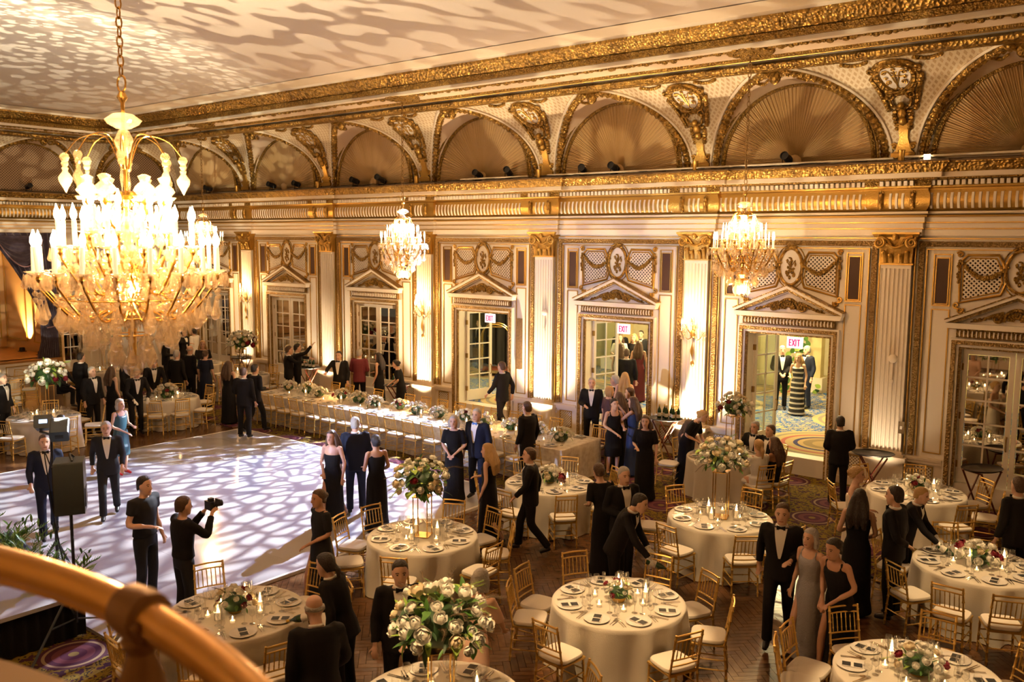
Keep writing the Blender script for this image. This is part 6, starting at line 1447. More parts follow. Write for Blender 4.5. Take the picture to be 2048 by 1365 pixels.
        for lg in LG:
            P = [Vector(p) for p in lg]; b.tube([P[2]+Vector((0, -0.03, -0.02)), (P[2]+P[3])/2+Vector((0, 0, -0.005)), P[3]+Vector((0, 0.03, 0.0))], [0.042, 0.044, 0.03], 9)
        d['shoes'] = remesh(b, 'shoes_'+nm, 0.016, 1)
        if dress in ('tux', 'waiter'):
            b = MB()
            def sf(u, v):
                z = 1.10+0.36*v; hw = 0.012+0.062*v**0.8; x = (2*u-1)*hw; q = 0.146 if z < 1.36 else 0.146-(z-1.36)*0.55; return U((x, q*math.sqrt(1-(x/0.22)**2)+0.002, z))
            b.grid(sf, 6, 10)
            b.tube([U((0.06*math.cos(2*PI*j/14), 0.01+0.062*math.sin(2*PI*j/14), 1.475)) for j in range(14)], 0.016, 6, loop=True); d['shirt_front'] = b.mesh('shirt_'+nm, M['white'])
            b = MB(); c = U((0, 0.098, 1.465))
            for s in (-1, 1): b.rings([[tuple(c+Vector((s*x, 0.012*t, zz*h))) for t, zz in ((1, 1), (1, -1), (-0.4, -1), (-0.4, 1))] for x, h in ((0.0, 0.010), (0.05, 0.026))])
            d['bow_tie'] = b.mesh('bow_'+nm, M['suit'], False)
    else:
        b = MB(); tor(b, 0.010, 0.95)
        b.v = [p for p in b.v]
        b = MB(); top = {'gown': 1.33, 'sleeve': 1.44, 'knee': 1.33, 'strapless': 1.30}[dress]
        W_ = ((0.80, 0.19, 0.15), (0.95, 0.185, 0.135), (1.08, 0.14, 0.118), (1.22, 0.162, 0.128), (1.30, 0.172, 0.13), (1.36, 0.165, 0.115), (1.44, 0.15, 0.095))
        secs = [(U((0, 0, z)), rx, ry, -lean) for z, rx, ry in W_ if z <= top+0.03 and (z > 0.9 or not lean)]
        ell(b, secs)
        if seated: ell(b, [((0, -0.02, 0.42), 0.19, 0.17), ((0, 0, 0.62), 0.185, 0.135)]); ell(b, [((0, 0.1, 0.50), 0.20, 0.09, R(90)), ((0, 0.30, 0.50), 0.21, 0.10, R(90)), ((0, 0.47, 0.49), 0.20, 0.09, R(90))]); b.tube([(0, 0.44, 0.50), (0, 0.44, 0.12)], [0.19, 0.17], 12)
        else:
            hem = 0.46 if dress == 'knee' else 0.03; yb = 0.06 if legs == 'walk' else 0
            ell(b, [((0, -yb*0.5, hem), 0.24 if dress != 'knee' else 0.20, 0.22+yb if dress != 'knee' else 0.17), ((0, 0, hem+0.2), 0.21 if dress != 'knee' else 0.195, 0.185), ((0, 0, 0.72), 0.195, 0.155), ((0, 0, 0.97), 0.18, 0.132)])
        if dress == 'sleeve':
            for s, (sh, el, wr) in zip((1, -1), arms): b.tube([sh+Vector((-s*0.06, 0, -0.02)), sh, (sh+el)/2, el*0.9+sh*0.1], [0.07, 0.064, 0.062, 0.06], 9)
        elif dress != 'strapless':
            for s in (-1, 1): b.tube([U((s*0.10, 0.10, 1.30)), U((s*0.105, 0.03, 1.455)), U((s*0.10, -0.10, 1.32))], 0.022, 6)
        d['dress'] = remesh(b, 'dress_'+nm, 0.020, 2)
        b = MB()
        for lg in LG:
            P = [Vector(p) for p in lg]; b.tube([P[2]+Vector((0, -0.02, -0.03)), (P[2]+P[3])/2, P[3]+Vector((0, 0.02, 0))], [0.034, 0.036, 0.024], 8)
        d['shoes'] = remesh(b, 'shoes_'+nm, 0.015, 1)
    b = MB()  # white gloves of the waiters
    for s, (sh, el, wr) in zip((1, -1), arms): hand(b, wr, el, s, 0.004); b.tube([el+(wr-el)*0.86, wr], [0.042, 0.036], 8)
    if dress == 'waiter': d['gloves'] = remesh(b, 'gloves_'+nm, 0.012, 1)
    d['_wrist'] = [tuple(a[2]+(a[2]-a[1]).normalized()*0.09) for a in arms]
    BODY[key] = d; return d
def person(pos, face, label, sex='m', ra='down', la='down', legs='stand', lean=0.0, hair='hair_dark', hairdo='short', dress='tux', cloth='suit', lower=None, skin='skin', h=1.76, shirt='white', tie='suit', shoes='black', z=0.006, group=None, fixed=False):
    if not fixed:
        v = Vector((pos[0]-CAM.x, pos[1]-CAM.y)).normalized(); q = Vector((pos[0], pos[1]))
        for _ in range(60):
            hit = None
            for tx, ty in TABLES:
                if (q-Vector((tx, ty))).length < (1.02 if not lean else 0.98): hit = Vector((tx, ty)); break
            if hit is None and HX0-0.25 < q.x < HX1+0.25 and HY0-0.25 < q.y < HY1+0.25: hit = Vector((q.x, (HY0+HY1)/2))
            if hit is None:
                for ox, oy in PEOPLE:
                    if (q-Vector((ox, oy))).length < 0.44: hit = Vector((ox, oy)); break
            if hit is None: break
            q += v*(0.04 if (q-hit).dot(v) > 0 else -0.04)
        pos = (q.x, q.y)
    PEOPLE.append((pos[0], pos[1]))
    if z < 0.2: z = dz if (DF[0]-0.05 < pos[0] < DF[2]+0.05 and pos[1] < DF[3]+0.05) else 0.008
    d = make_figure(sex, ra, la, legs, lean, hairdo, dress); s = h/1.745
    r_ = root('person', (pos[0], pos[1], z), R(face-90), label, 'person', group); r_.scale = (s, s, s)
    put('body', d['body'], r_, mat=M[skin]); put('hair', d['hair'], r_, mat=M[hair]); put('eye', d['eye'], r_); put('eye', d['eye_'], r_); put('eyebrow', d['eyebrow'], r_); put('eyebrow', d['eye_brow'], r_); put('mouth', d['mouth'], r_)
    if 'jacket' in d:
        nmj = 'jacket' if dress in ('tux', 'waiter') else 'shirt'
        put(nmj, d['jacket'], r_, mat=M[cloth]); put('trousers', d['trousers'], r_, mat=M[lower or cloth])
        if 'shirt_front' in d: put('shirt_front', d['shirt_front'], r_, mat=M[shirt]); put('bow_tie', d['bow_tie'], r_, mat=M[tie])
    else: put('dress', d['dress'], r_, mat=M[cloth])
    put('shoes', d['shoes'], r_, mat=M[shoes])
    if 'gloves' in d: put('gloves', d['gloves'], r_, mat=M['white'])
    W_ = [Matrix.Translation((pos[0], pos[1], z)) @ Matrix.Rotation(R(face-90), 4, 'Z') @ Matrix.Scale(s, 4) @ Vector(p) for p in d['_wrist']]
    return W_
def hp(px, py, h): p = at(px, py, h); return (p.x, p.y)     # where someone of height h stands whose crown is seen at a pixel
def hl(px, py, h, lean, face):     # the same for someone who bends forward
    k = h/1.745; y = (0.03*math.cos(lean)+0.80*math.sin(lean))*k; p = at(px, py, (0.93-0.03*math.sin(lean)+0.80*math.cos(lean))*k); f_ = R(face)
    return (p.x-y*math.cos(f_), p.y-y*math.sin(f_))
AWAY, LEFT_, RIGHT_, TOWARD = 129, 218, 38, -51
P_ = person
# --- on and beside the dance floor
P_(hp(285, 953, 1.83), 20, 'bearded man in black T-shirt and trousers standing on the dance floor', 'm', 'hold', 'down', hair='hair_dark', dress='tee', cloth='charcoal', lower='charcoal', h=1.78, z=dz)
cam_w = P_(hp(362, 988, 1.78), 85, 'man in black shirt seen from behind, raising a video camera', 'm', 'phone', 'phone', hairdo='short', hair='hair_brown', dress='shirt', cloth='black_cloth', lower='charcoal', h=1.73, z=dz)
P_(hp(238, 797, 1.68), 15, 'woman in teal blue dress and red shoes crossing the dance floor', 'f', 'front', 'hold', 'stand', hair='hair_grey', hairdo='bob', dress='knee', cloth='teal', shoes='red', h=1.62, z=dz)
P_(hp(212, 842, 1.80), -30, 'grey-haired man in dark suit walking on the dance floor behind the loudspeaker', 'm', 'swing', 'swingf', 'walk', hair='hair_grey', cloth='charcoal', h=1.74, z=dz)
P_(hp(88, 868, 1.80), -20, 'man in navy suit walking behind the light stand', 'm', 'swingf', 'swing', 'walk', cloth='navy', hair='hair_brown', h=1.74, z=dz)
P_(hp(486, 736, 1.82), 120, 'man in black suit seen from behind at the dance floor corner', 'm', 'down', 'front', cloth='suit', hair='hair_brown', h=1.78, z=dz)
P_(hp(508, 730, 1.80), 95, 'man in dark suit walking close beside another at the dance floor corner', 'm', 'hold', 'swing', 'walk', cloth='suit', h=1.76)
P_(hp(664, 862, 1.70), -70, 'dark-haired woman in black skirt and bare shoulders on the dance floor', 'f', 'front', 'down', 'walk', hair='hair_brown', hairdo='long', dress='strapless', cloth='black_cloth', skin='skin_tan', h=1.66, z=dz)
P_(hp(710, 835, 1.83), 140, 'man in navy suit with his back turned on the dance floor', 'm', 'front', 'down', cloth='navy', hair='hair_grey', h=1.78, z=dz)
P_(hp(752, 872, 1.70), 160, 'woman in black backless gown standing with a couple', 'f', 'front', 'hold', hair='hair_dark', hairdo='bun', dress='gown', cloth='black_cloth', skin='skin_tan', h=1.66, z=dz)
P_(hp(640, 975, 1.70), -100, 'woman in short-sleeved black dress striding past the dance floor edge', 'f', 'swing', 'front', 'walk', hair='hair_brown', hairdo='bun', dress='sleeve', cloth='charcoal', skin='skin_tan', h=1.66, z=dz)
P_(hp(908, 832, 1.70), -60, 'woman in black lace shawl and long brown skirt beside the head table', 'f', 'front', 'front', hair='hair_grey', hairdo='bob', dress='sleeve', cloth='black_cloth', h=1.66, z=dz)
P_(hp(955, 818, 1.80), -80, 'man in navy suit with blue tie beside the head table', 'm', 'down', 'down', hair='hair_grey', cloth='navy', tie='royal', shirt='white', h=1.76)
P_(hp(978, 884, 1.72), 200, 'long-haired blonde woman in black gown passing between tables', 'f', 'hold', 'down', 'walk', hair='hair_blond', hairdo='long', dress='gown', cloth='suit', h=1.68)
P_(hp(1056, 803, 1.78), 175, 'slim young waiter in black standing upright at the head table', 'm', 'down', 'down', hair='hair_brown', cloth='suit', h=1.76)
P_(hp(1062, 892, 1.76), 215, 'young man in black suit walking past the table near the head table', 'm', 'swing', 'swingf', 'walk', hair='hair_brown', cloth='suit', h=1.72)
# --- crowd at the open doorway
G = 'people gathered at the crowded doorway'
P_(hp(1184, 753, 1.82), -60, 'man in tuxedo with bow tie holding a glass at the crowded doorway', 'm', 'hold', 'down', hair='hair_grey', h=1.78, group=G)
P_(hp(1218, 770, 1.72), 60, 'blonde woman in plum dress seen from behind at the doorway', 'f', 'hold', 'down', hair='hair_blond', hairdo='bob', dress='sleeve', cloth='plum', h=1.68, group=G)
P_(hp(1232, 750, 1.82), 190, 'man in tuxedo facing left just inside the doorway', 'm', 'hold', 'down', hair='hair_grey', h=1.8, group=G)
P_(hp(1262, 775, 1.76), 200, 'man with glasses in dark suit in the doorway crowd', 'm', 'front', 'down', hair='hair_brown', h=1.74, group=G)
P_(hp(1228, 796, 1.70), -30, 'woman in short black dress with bare arms posing for a photo', 'f', 'front', 'hold', hair='hair_dark', hairdo='bun', dress='knee', cloth='black_cloth', h=1.68, group=G)
ph_w = P_(hp(1268, 793, 1.72), 190, 'long-haired woman in royal blue gown holding up a phone', 'f', 'phone', 'phone', hair='hair_brown', hairdo='long', dress='gown', cloth='blue', h=1.70, group=G)
P_(hp(1292, 828, 1.70), -70, 'woman in loose black dress holding a glass beside the blue gown', 'f', 'hold', 'down', hair='hair_brown', hairdo='long', dress='sleeve', cloth='black_cloth', h=1.66, group=G)
P_(hp(1240, 778, 1.74), 150, 'brown-haired woman in black half hidden in the doorway crowd', 'f', 'hold', 'down', hair='hair_brown', hairdo='long', dress='gown', cloth='suit', h=1.70, group=G)
# --- people in the hall
G = 'guests out in the hall'
for (px, py, f_, lab, kw) in ((1240, 668, -60, 'brown-haired woman in a white blouse out in the hall', dict(sex='f', hair='hair_brown', hairdo='long', dress='sleeve', cloth='offwhite', ra='hold')), (1262, 655, -70, 'tall bearded man in dark suit out in the hall', dict(hair='hair_dark', cloth='suit')), (1278, 682, 110, 'long-haired woman seen from behind out in the hall', dict(sex='f', hair='hair_brown', hairdo='long', dress='gown', cloth='maroon')), (1292, 660, -80, 'man in dark suit by the hall garland', dict(hair='hair_dark', cloth='charcoal'))):
    d_ = at(px, py, HALLZ+1.76); P_((d_.x, min(d_.y, 6.0)), f_, lab, z=HALLZ, group=G, **kw)
for (x, y, f_, lab, kw) in ((12.2, 5.0, -80, 'fair-haired woman in black out in the hall crowd', dict(sex='f', hair='hair_blond', hairdo='long', dress='sleeve', cloth='suit')), (12.9, 5.6, -50, 'man in navy suit out in the hall crowd', dict(hair='hair_brown', cloth='navy')), (13.5, 4.9, 140, 'woman in teal dress out in the hall crowd', dict(sex='f', hair='hair_dark', hairdo='bob', dress='knee', cloth='teal')), (13.2, 2.6, 100, 'woman in plum dress walking out into the hall', dict(sex='f', hair='hair_brown', hairdo='long', dress='gown', cloth='plum', legs='walk')), (13.9, 3.6, 200, 'grey-haired man in tuxedo out in the hall crowd', dict(hair='hair_grey', ra='hold')), (14.0, 1.6, 120, 'man in black suit stepping through the crowded doorway', dict(hair='hair_brown', legs='walk'))):
    P_((x, y), f_, lab, z=HALLZ, group=G, **kw)
P_(hp(1250, 742, HALLZ+1.7), 120, 'blonde woman in gold top stepping into the hall', 'f', 'hold', 'down', hair='hair_blond', hairdo='long', dress='gown', cloth='khaki', z=HALLZ, h=1.66, group=G)
P_(hp(1565, 690, HALLZ+1.80), -60, 'man in black tuxedo on the blue hall carpet', 'm', 'front', 'front', hair='hair_grey', z=HALLZ, h=1.78, group=G)
P_(hp(1598, 706, HALLZ+1.68), -90, 'blonde woman in black and white striped gown on the hall carpet', 'f', 'hold', 'down', hair='hair_blond', hairdo='long', dress='gown', cloth='stripe', z=HALLZ, h=1.66, group=G)
P_(hp(1616, 692, HALLZ+1.76), -120, 'man in navy jacket and white shirt at the hall wall', 'm', 'hold', 'down', hair='hair_grey', cloth='navy', z=HALLZ, h=1.76, group=G)
P_(hp(960, 640, HALLZ+1.75), -120, 'bearded man in black by the luggage cart', 'm', 'down', 'down', hair='hair_dark', cloth='black_cloth', z=HALLZ, h=1.76, group=G)
P_(hp(1005, 735, HALLZ+1.72), 180, 'person in black passing through the luggage cart doorway', 'm', 'swing', 'swingf', 'walk', hair='hair_brown', cloth='suit', z=HALLZ, h=1.74, group=G)
# --- table by the blue-carpet doorway
G = 'guests at the table by the blue-carpet doorway'
T5 = Vector((18.75, -2.35))
def seat(px, py, where, lab, **kw):
    p = at(px, py, 1.27); d_ = (Vector((p.x, p.y))-T5).normalized(); q = T5+d_*1.06; f_ = math.degrees(math.atan2(-d_.y, -d_.x))
    chair(q.x, q.y, f_, 'gold chiavari chair under the %s at the doorway table' % where, 'chairs around '+TD[5]); s = q-d_*0.02
    return P_((s.x, s.y), f_, lab, legs='sit', group=G, fixed=True, **kw)
seat(1378, 846, 'long-haired woman', 'long-haired woman in black seated at the left of the doorway table', sex='f', ra='table', la='table', hair='hair_brown', hairdo='long', dress='gown', cloth='navy')
P_(hl(1408, 822, 1.68, 0.45, 10), 10, 'blonde woman in black leaning over the doorway table with a flute', 'f', 'hold', 'table', 'stand', 0.45, hair='hair_blond', hairdo='bun', dress='sleeve', cloth='black_cloth', h=1.68, group=G)
seat(1515, 848, 'man behind the flowers', 'man in tuxedo seated behind the doorway table flowers', ra='table', la='hold', hair='hair_grey')
seat(1582, 853, 'dark-haired man', 'dark-haired man in black suit seated at the right of the doorway table', ra='table', la='table', hair='hair_brown')
seat(1527, 890, 'woman in white', 'blonde woman in white blouse seated with her back turned', sex='f', ra='table', la='table', hair='hair_blond', hairdo='tail', dress='sleeve', cloth='white')
seat(1563, 884, 'strapless dress', 'brown-haired woman in strapless black dress seated with her back turned', sex='f', ra='table', la='table', hair='hair_brown', hairdo='long', dress='strapless', cloth='black_cloth', skin='skin_tan')
P_(hp(1682, 832, 1.74), 120, 'waiter in black seen from behind at the tray stand by the wall', 'm', 'front', 'front', hair='hair_dark', cloth='suit', h=1.72)
# --- right-hand tables
P_(hp(1712, 932, 1.70), 10, 'blonde woman with bare shoulders carrying a plate past the right tables', 'f', 'hold', 'front', 'walk', hair='hair_blond', hairdo='bun', dress='strapless', cloth='offwhite', h=1.68)
P_(hp(1720, 978, 1.74), 100, 'woman with long dark hair in off-shoulder black gown', 'f', 'front', 'hold', hair='hair_dark', hairdo='long', dress='gown', cloth='black_cloth', h=1.72)
P_(hp(1795, 972, 1.84), 175, 'tall man in tuxedo standing with his hand behind him', 'm', 'down', 'back', hair='hair_dark', cloth='suit', h=1.82)
wt2 = P_(hl(1848, 980, 1.62, 0.25, 0), 0, 'young fair-haired waiter with white gloves leaning in to pour', 'm', 'pour', 'table', 'stand', 0.25, hair='hair_blond', dress='waiter', h=1.62)
P_(hp(1566, 1008, 1.80), -75, 'smiling man in tuxedo striding towards the viewer', 'm', 'swing', 'hold', 'walk', hair='hair_brown', cloth='suit', h=1.80)
P_(hl(1665, 1083, 1.68, 0.2, -110), -110, 'woman in black sleeveless gown bending as she walks', 'f', 'front', 'front', 'walk', 0.2, hair='hair_dark', hairdo='bun', dress='gown', cloth='black_cloth', skin='skin_tan', h=1.68)
P_(hp(1624, 1068, 1.64), -110, 'woman in grey sequin gown behind the bending woman', 'f', 'down', 'down', 'walk', hair='hair_grey', hairdo='bob', dress='gown', cloth='silver_grey', h=1.62)
P_(hp(2040, 968, 1.80), 140, 'man in black suit at the right edge of the picture', 'm', 'down', 'down', hair='hair_brown', cloth='suit', h=1.78)
# --- middle tables
P_(hl(1196, 930, 1.7, 0.25, 150), 150, 'woman in black dress seen from behind, bending at a middle table', 'f', 'table', 'hold', 'stand', 0.25, hair='hair_brown', hairdo='bun', dress='sleeve', cloth='black_cloth', h=1.70)
P_(hp(1247, 924, 1.80), -30, 'grey-haired man in tuxedo standing behind the bending waiter', 'm', 'hold', 'front', hair='hair_grey', h=1.78)
wt3 = P_(hl(1283, 992, 1.74, 0.4, 15), 15, 'waiter in black with white gloves bending forward to pour', 'm', 'pour', 'table', 'stand', 0.4, hair='hair_dark', dress='waiter', h=1.74)
# --- foreground
wt1 = P_(hl(645, 1112, 1.72, 0.28, 200), 200, 'waitress in black jacket and white gloves pouring champagne', 'f', 'pour', 'down', 'stand', 0.28, hair='hair_dark', hairdo='tail', dress='waiter', cloth='suit', h=1.72)
P_(hl(628, 1195, 1.78, 0.35, 150), 150, 'balding man in dark suit stooping in the lower left foreground', 'm', 'table', 'down', 'stand', 0.35, hair='hair_grey', hairdo='bald', cloth='suit', h=1.78)
P_(hp(800, 1150, 1.80), -40, 'man in black suit looking down behind the foreground flowers', 'm', 'down', 'front', hair='hair_dark', cloth='suit', h=1.76)
P_(hl(965, 1178, 1.62, 0.2, 100), 100, 'grey-haired woman in blush short-sleeved top behind the foreground flowers', 'f', 'table', 'down', 'stand', 0.2, hair='hair_grey', hairdo='bob', dress='sleeve', cloth='blush', h=1.62)
# --- behind the head table
P_(hp(678, 702, 1.80), -60, 'barman in tuxedo with white shirt front behind the head table', 'm', 'reach', 'down', hair='hair_dark', h=1.78)
P_(hp(718, 698, 1.80), 120, 'man in maroon dinner jacket seen from behind at the head table', 'm', 'hold', 'front', hair='hair_grey', cloth='maroon', lower='suit', h=1.78)
P_(hp(758, 704, 1.72), 200, 'dark-haired woman in sleeveless black gown talking to the maroon jacket', 'f', 'hold', 'down', hair='hair_dark', hairdo='long', dress='gown', cloth='black_cloth', h=1.68)
P_(hl(790, 722, 1.64, 0.2, 210), 210, 'woman in puff-sleeved black dress leaning on the head table', 'f', 'table', 'front', 'stand', 0.2, hair='hair_dark', hairdo='bun', dress='sleeve', cloth='black_cloth', h=1.64)
P_(hp(576, 692, 1.80), 60, 'man in black suit with his arm around another by the far wall', 'm', 'hug', 'down', hair='hair_brown', h=1.78)
P_(hp(593, 688, 1.82), 60, 'man in black suit raising one arm high by the far wall', 'm', 'up', 'hug', hair='hair_dark', h=1.8)
# --- crowd at the back left
G = 'guests crowded at the back left'
for (px, py, h_, f_, lab, kw) in (
 (160, 705, 1.84, 100, 'tall man in black suit seen from behind under the foreground chandelier', dict(hair='hair_dark', h=1.82)),
 (182, 733, 1.78, 10, 'grey-haired man with glasses in black suit standing in profile at left', dict(hair='hair_grey', h=1.76)),
 (222, 732, 1.70, 100, 'long-haired woman in sleeveless black dress beside the old man', dict(sex='f', hair='hair_brown', hairdo='long', dress='gown', cloth='black_cloth', h=1.68)),
 (268, 738, 1.70, -10, 'silver-haired waiter with white gloves serving the round table', dict(hair='hair_grey', dress='waiter', ra='table', la='table', lean=0.25, h=1.76)),
 (305, 722, 1.74, -20, 'person in black stooping over the round table behind the dance floor', dict(hair='hair_grey', ra='table', la='table', lean=0.25, h=1.74)),
 (248, 712, 1.78, 60, 'man in black suit with his back turned beside the waiter', dict(hair='hair_grey')),
 (352, 700, 1.82, 110, 'broad man in black suit seen from behind at the back', dict(hair='hair_grey', h=1.80)),
 (378, 690, 1.82, 100, 'balding man in black suit in the back crowd', dict(hair='hair_grey', hairdo='bald', h=1.78)),
 (410, 700, 1.72, 120, 'woman in navy dress seen from behind in the back crowd', dict(sex='f', hair='hair_brown', hairdo='bun', dress='sleeve', cloth='navy', h=1.70)),
 (366, 657, 1.80, 20, 'man in black suit dancing at the far corner', dict(hair='hair_dark', ra='hug')),
 (388, 655, 1.80, 200, 'man in white dinner jacket at the far corner', dict(hair='hair_dark', cloth='white', lower='suit', ra='hug')),
 (405, 688, 1.66, -30, 'blonde woman at the far bar', dict(sex='f', hair='hair_blond', hairdo='long', dress='sleeve', cloth='charcoal')),
 (455, 722, 1.72, 120, 'dark-haired woman in strappy black gown by the back flower stand', dict(sex='f', hair='hair_brown', hairdo='long', dress='gown', cloth='black_cloth', h=1.70)),
 (2, 748, 1.76, 30, 'grey-haired man in black suit at the left edge of the picture', dict(hair='hair_grey', h=1.76)),
 (330, 672, 1.78, 60, 'man in black suit below the foreground chandelier drops', dict(hair='hair_dark', ra='hold'))):
    P_(hp(px, py, h_), f_, lab, group=G, **kw)
p = at(122, 728, 1.27); P_((p.x, p.y), 30, 'dark-haired guest in black seated at a left back table', sex='m', ra='table', la='table', legs='sit', hair='hair_dark', group=G, fixed=True)
# ================================================================== HELD AND SMALL THINGS
def bottle_mesh(name, m):
    b = MB(); b.lathe([(0.0, 0.0), (0.042, 0.003), (0.044, 0.01), (0.044, 0.17), (0.036, 0.21), (0.016, 0.25), (0.0145, 0.30), (0.017, 0.302), (0.016, 0.315), (0.0, 0.316)], 12); return b.mesh(name, m)
bt_me = bottle_mesh('bottle_glass', M['bottle_green']); b = MB(); b.lathe([(0.0152, 0.245), (0.0155, 0.30), (0.0182, 0.302), (0.017, 0.317), (0.0, 0.318)], 10); foil_me = b.mesh('foil', M['bottle_gold'])
b = MB(); b.lathe([(0.0447, 0.05), (0.0447, 0.13)], 12); lab_me = b.mesh('label', M['napkin'])
def bottle(loc, label, rot=None, group=None):
    r_ = root('wine_bottle', loc, 0, label, 'bottle', group); put('bottle_glass', bt_me, r_); put('foil', foil_me, r_); put('label', lab_me, r_)
    if rot is not None: r_.rotation_euler = rot
    return r_
def held_bottle(w_, d, lab):
    q = Vector(d).normalized(); bottle(Vector(w_)-q*0.10, lab, q.to_track_quat('Z', 'Y').to_euler())
held_bottle(wt1[0], (-0.75, -0.45, -0.25), 'green champagne bottle tilted in the hand of the waitress')
held_bottle(wt2[0], (0.7, 0.1, -0.35), 'green champagne bottle tilted in the hand of the fair-haired waiter')
held_bottle(wt3[0], (0.8, 0.4, -0.3), 'green champagne bottle tilted in the hand of the bending waiter')
# phone, video camera
w_ = (Vector(ph_w[0])+Vector(ph_w[1]))/2
r_ = root('phone', w_, R(100), 'smartphone held up by the woman in blue', 'phone'); b = MB(); b.box((0, 0, 0.02), (0.075, 0.009, 0.15)); put('case', b.mesh('case', M['white'], False), r_); b = MB(); b.box((0, -0.006, 0.02), (0.066, 0.002, 0.135)); put('screen', b.mesh('screen', M['screen'], False), r_)
w_ = (Vector(cam_w[0])+Vector(cam_w[1]))/2
r_ = root('video_camera', w_+Vector((0, 0, 0.02)), R(-5), 'black video camera with lens held by the man in black shirt', 'camera')
b = MB(); b.box((0, 0, 0), (0.16, 0.10, 0.11)); b.box((0, 0.0, 0.075), (0.06, 0.06, 0.04)); put('camera_body', b.mesh('camera_body', M['black'], False), r_)
b = MB(); b.lathe([(0.0, 0.0), (0.04, 0.0), (0.042, 0.10), (0.034, 0.10), (0.03, 0.02), (0, 0.02)], 12, M=Matrix.Translation((0, 0.05, 0)) @ Matrix.Rotation(R(-90), 4, 'X')); put('lens', b.mesh('lens', M['black']), r_)
b = MB(); b.tube([(0.09, 0, 0.03), (0.20, -0.02, 0.09)], 0.010, 6); b.box((0.22, -0.02, 0.1), (0.10, 0.02, 0.07)); put('monitor', b.mesh('monitor', M['black']), r_)
# ---- loudspeaker on a tripod
sp_ = at(150, 1322, 0); sx, sy = 15.55, -13.66
st = root('speaker_stand', (sx, sy, 0.006), 0, 'black tripod stand carrying the loudspeaker at left', 'stand')
b = MB(); b.tube([(0, 0, 0.35), (0, 0, 1.75)], 0.020, 8); put('pole', b.mesh('pole', M['black']), st)
b = MB(); b.lathe([(0.035, 0), (0.035, 0.10)], 10, (0, 0, 0.80)); b.ball((0.05, 0, 0.86), 0.02, 8, 5); put('collar', b.mesh('collar', M['black']), st)
for i in range(3):
    a = R(-75+120*i); b = MB(); b.tube([(0.02*math.cos(a), 0.02*math.sin(a), 0.84), (0.66*math.cos(a), 0.66*math.sin(a), 0.012)], 0.016, 7); b.tube([(0.02*math.cos(a), 0.02*math.sin(a), 0.40), (0.36*math.cos(a), 0.36*math.sin(a), 0.40)], 0.010, 6); put('leg', b.mesh('leg', M['steel_blue']), st)
spk = root('loudspeaker', (sx, sy, 1.75), R(150), 'black loudspeaker cabinet on the tripod at left, seen from behind', 'loudspeaker')
b = MB(); b.rings([[(-w_, -0.17, z), (w_*0.72, -0.17, z) if False else (w_, -0.17, z), (w_*1.12, 0.15, z), (-w_*1.12, 0.15, z)] for z, w_ in ((0.0, 0.165), (0.02, 0.175), (0.60, 0.175), (0.63, 0.16))]); put('cabinet', b.mesh('cabinet', M['steel_blue'], True, 30), spk)
b = MB(); b.box((0, 0.157, 0.31), (0.33, 0.012, 0.56)); put('front_grille', b.mesh('front_grille', M['black'], False), spk)
b = MB(); b.box((0.0, -0.175, 0.18), (0.20, 0.01, 0.22)); put('jack_panel', b.mesh('jack_panel', M['black'], False), spk)
b = MB(); b.tube(curve([(-0.12, -0.05, 0.64), (0, -0.02, 0.70), (0.12, -0.05, 0.64)], 5), 0.014, 6); put('handle', b.mesh('handle', M['black']), spk)
b = MB(); b.tube(curve([(sx+0.02, sy-0.2, 2.3), (sx-0.15, sy-0.2, 2.48), (sx-0.2, sy-0.15, 2.1), (sx-0.12, sy-0.12, 1.5), (sx-0.06, sy-0.06, 0.9)], 8), 0.007, 5); tag(put('speaker_cable', b.mesh('speaker_cable', M['charcoal'])), 'thin grey cable looping behind the loudspeaker at left', 'cable')
# ---- light stand with two projectors
lp = at(102, 872, 2.35); lx, ly = lp.x, lp.y
st = root('light_stand', (lx, ly, 0.05), 0, 'tall black light stand carrying two projectors at far left', 'stand'); zb = st.location.z
b = MB(); b.tube([(0, 0, 0.3), (0, 0, 1.05)], 0.024, 8); b.tube([(0, 0, 1.0), (0, 0, 2.42-zb)], 0.018, 8); put('pole', b.mesh('pole', M['black']), st)
b = MB(); b.lathe([(0.036, 0), (0.036, 0.12)], 10, (0, 0, 0.98)); b.tube([(0, 0, 1.04), (0.07, 0, 1.04)], 0.012, 6); put('collar', b.mesh('collar', M['black']), st)
b = MB(); b.tube([(-0.32, 0, 2.36-zb), (0.32, 0, 2.36-zb)], 0.018, 8); put('crossbar', b.mesh('crossbar', M['steel_blue']), st)
for i in range(3):
    a = R(20+120*i); b = MB(); b.tube([(0, 0, 0.85), (0.55*math.cos(a), 0.55*math.sin(a), 0.012)], 0.016, 7); put('leg', b.mesh('leg', M['steel_blue']), st)
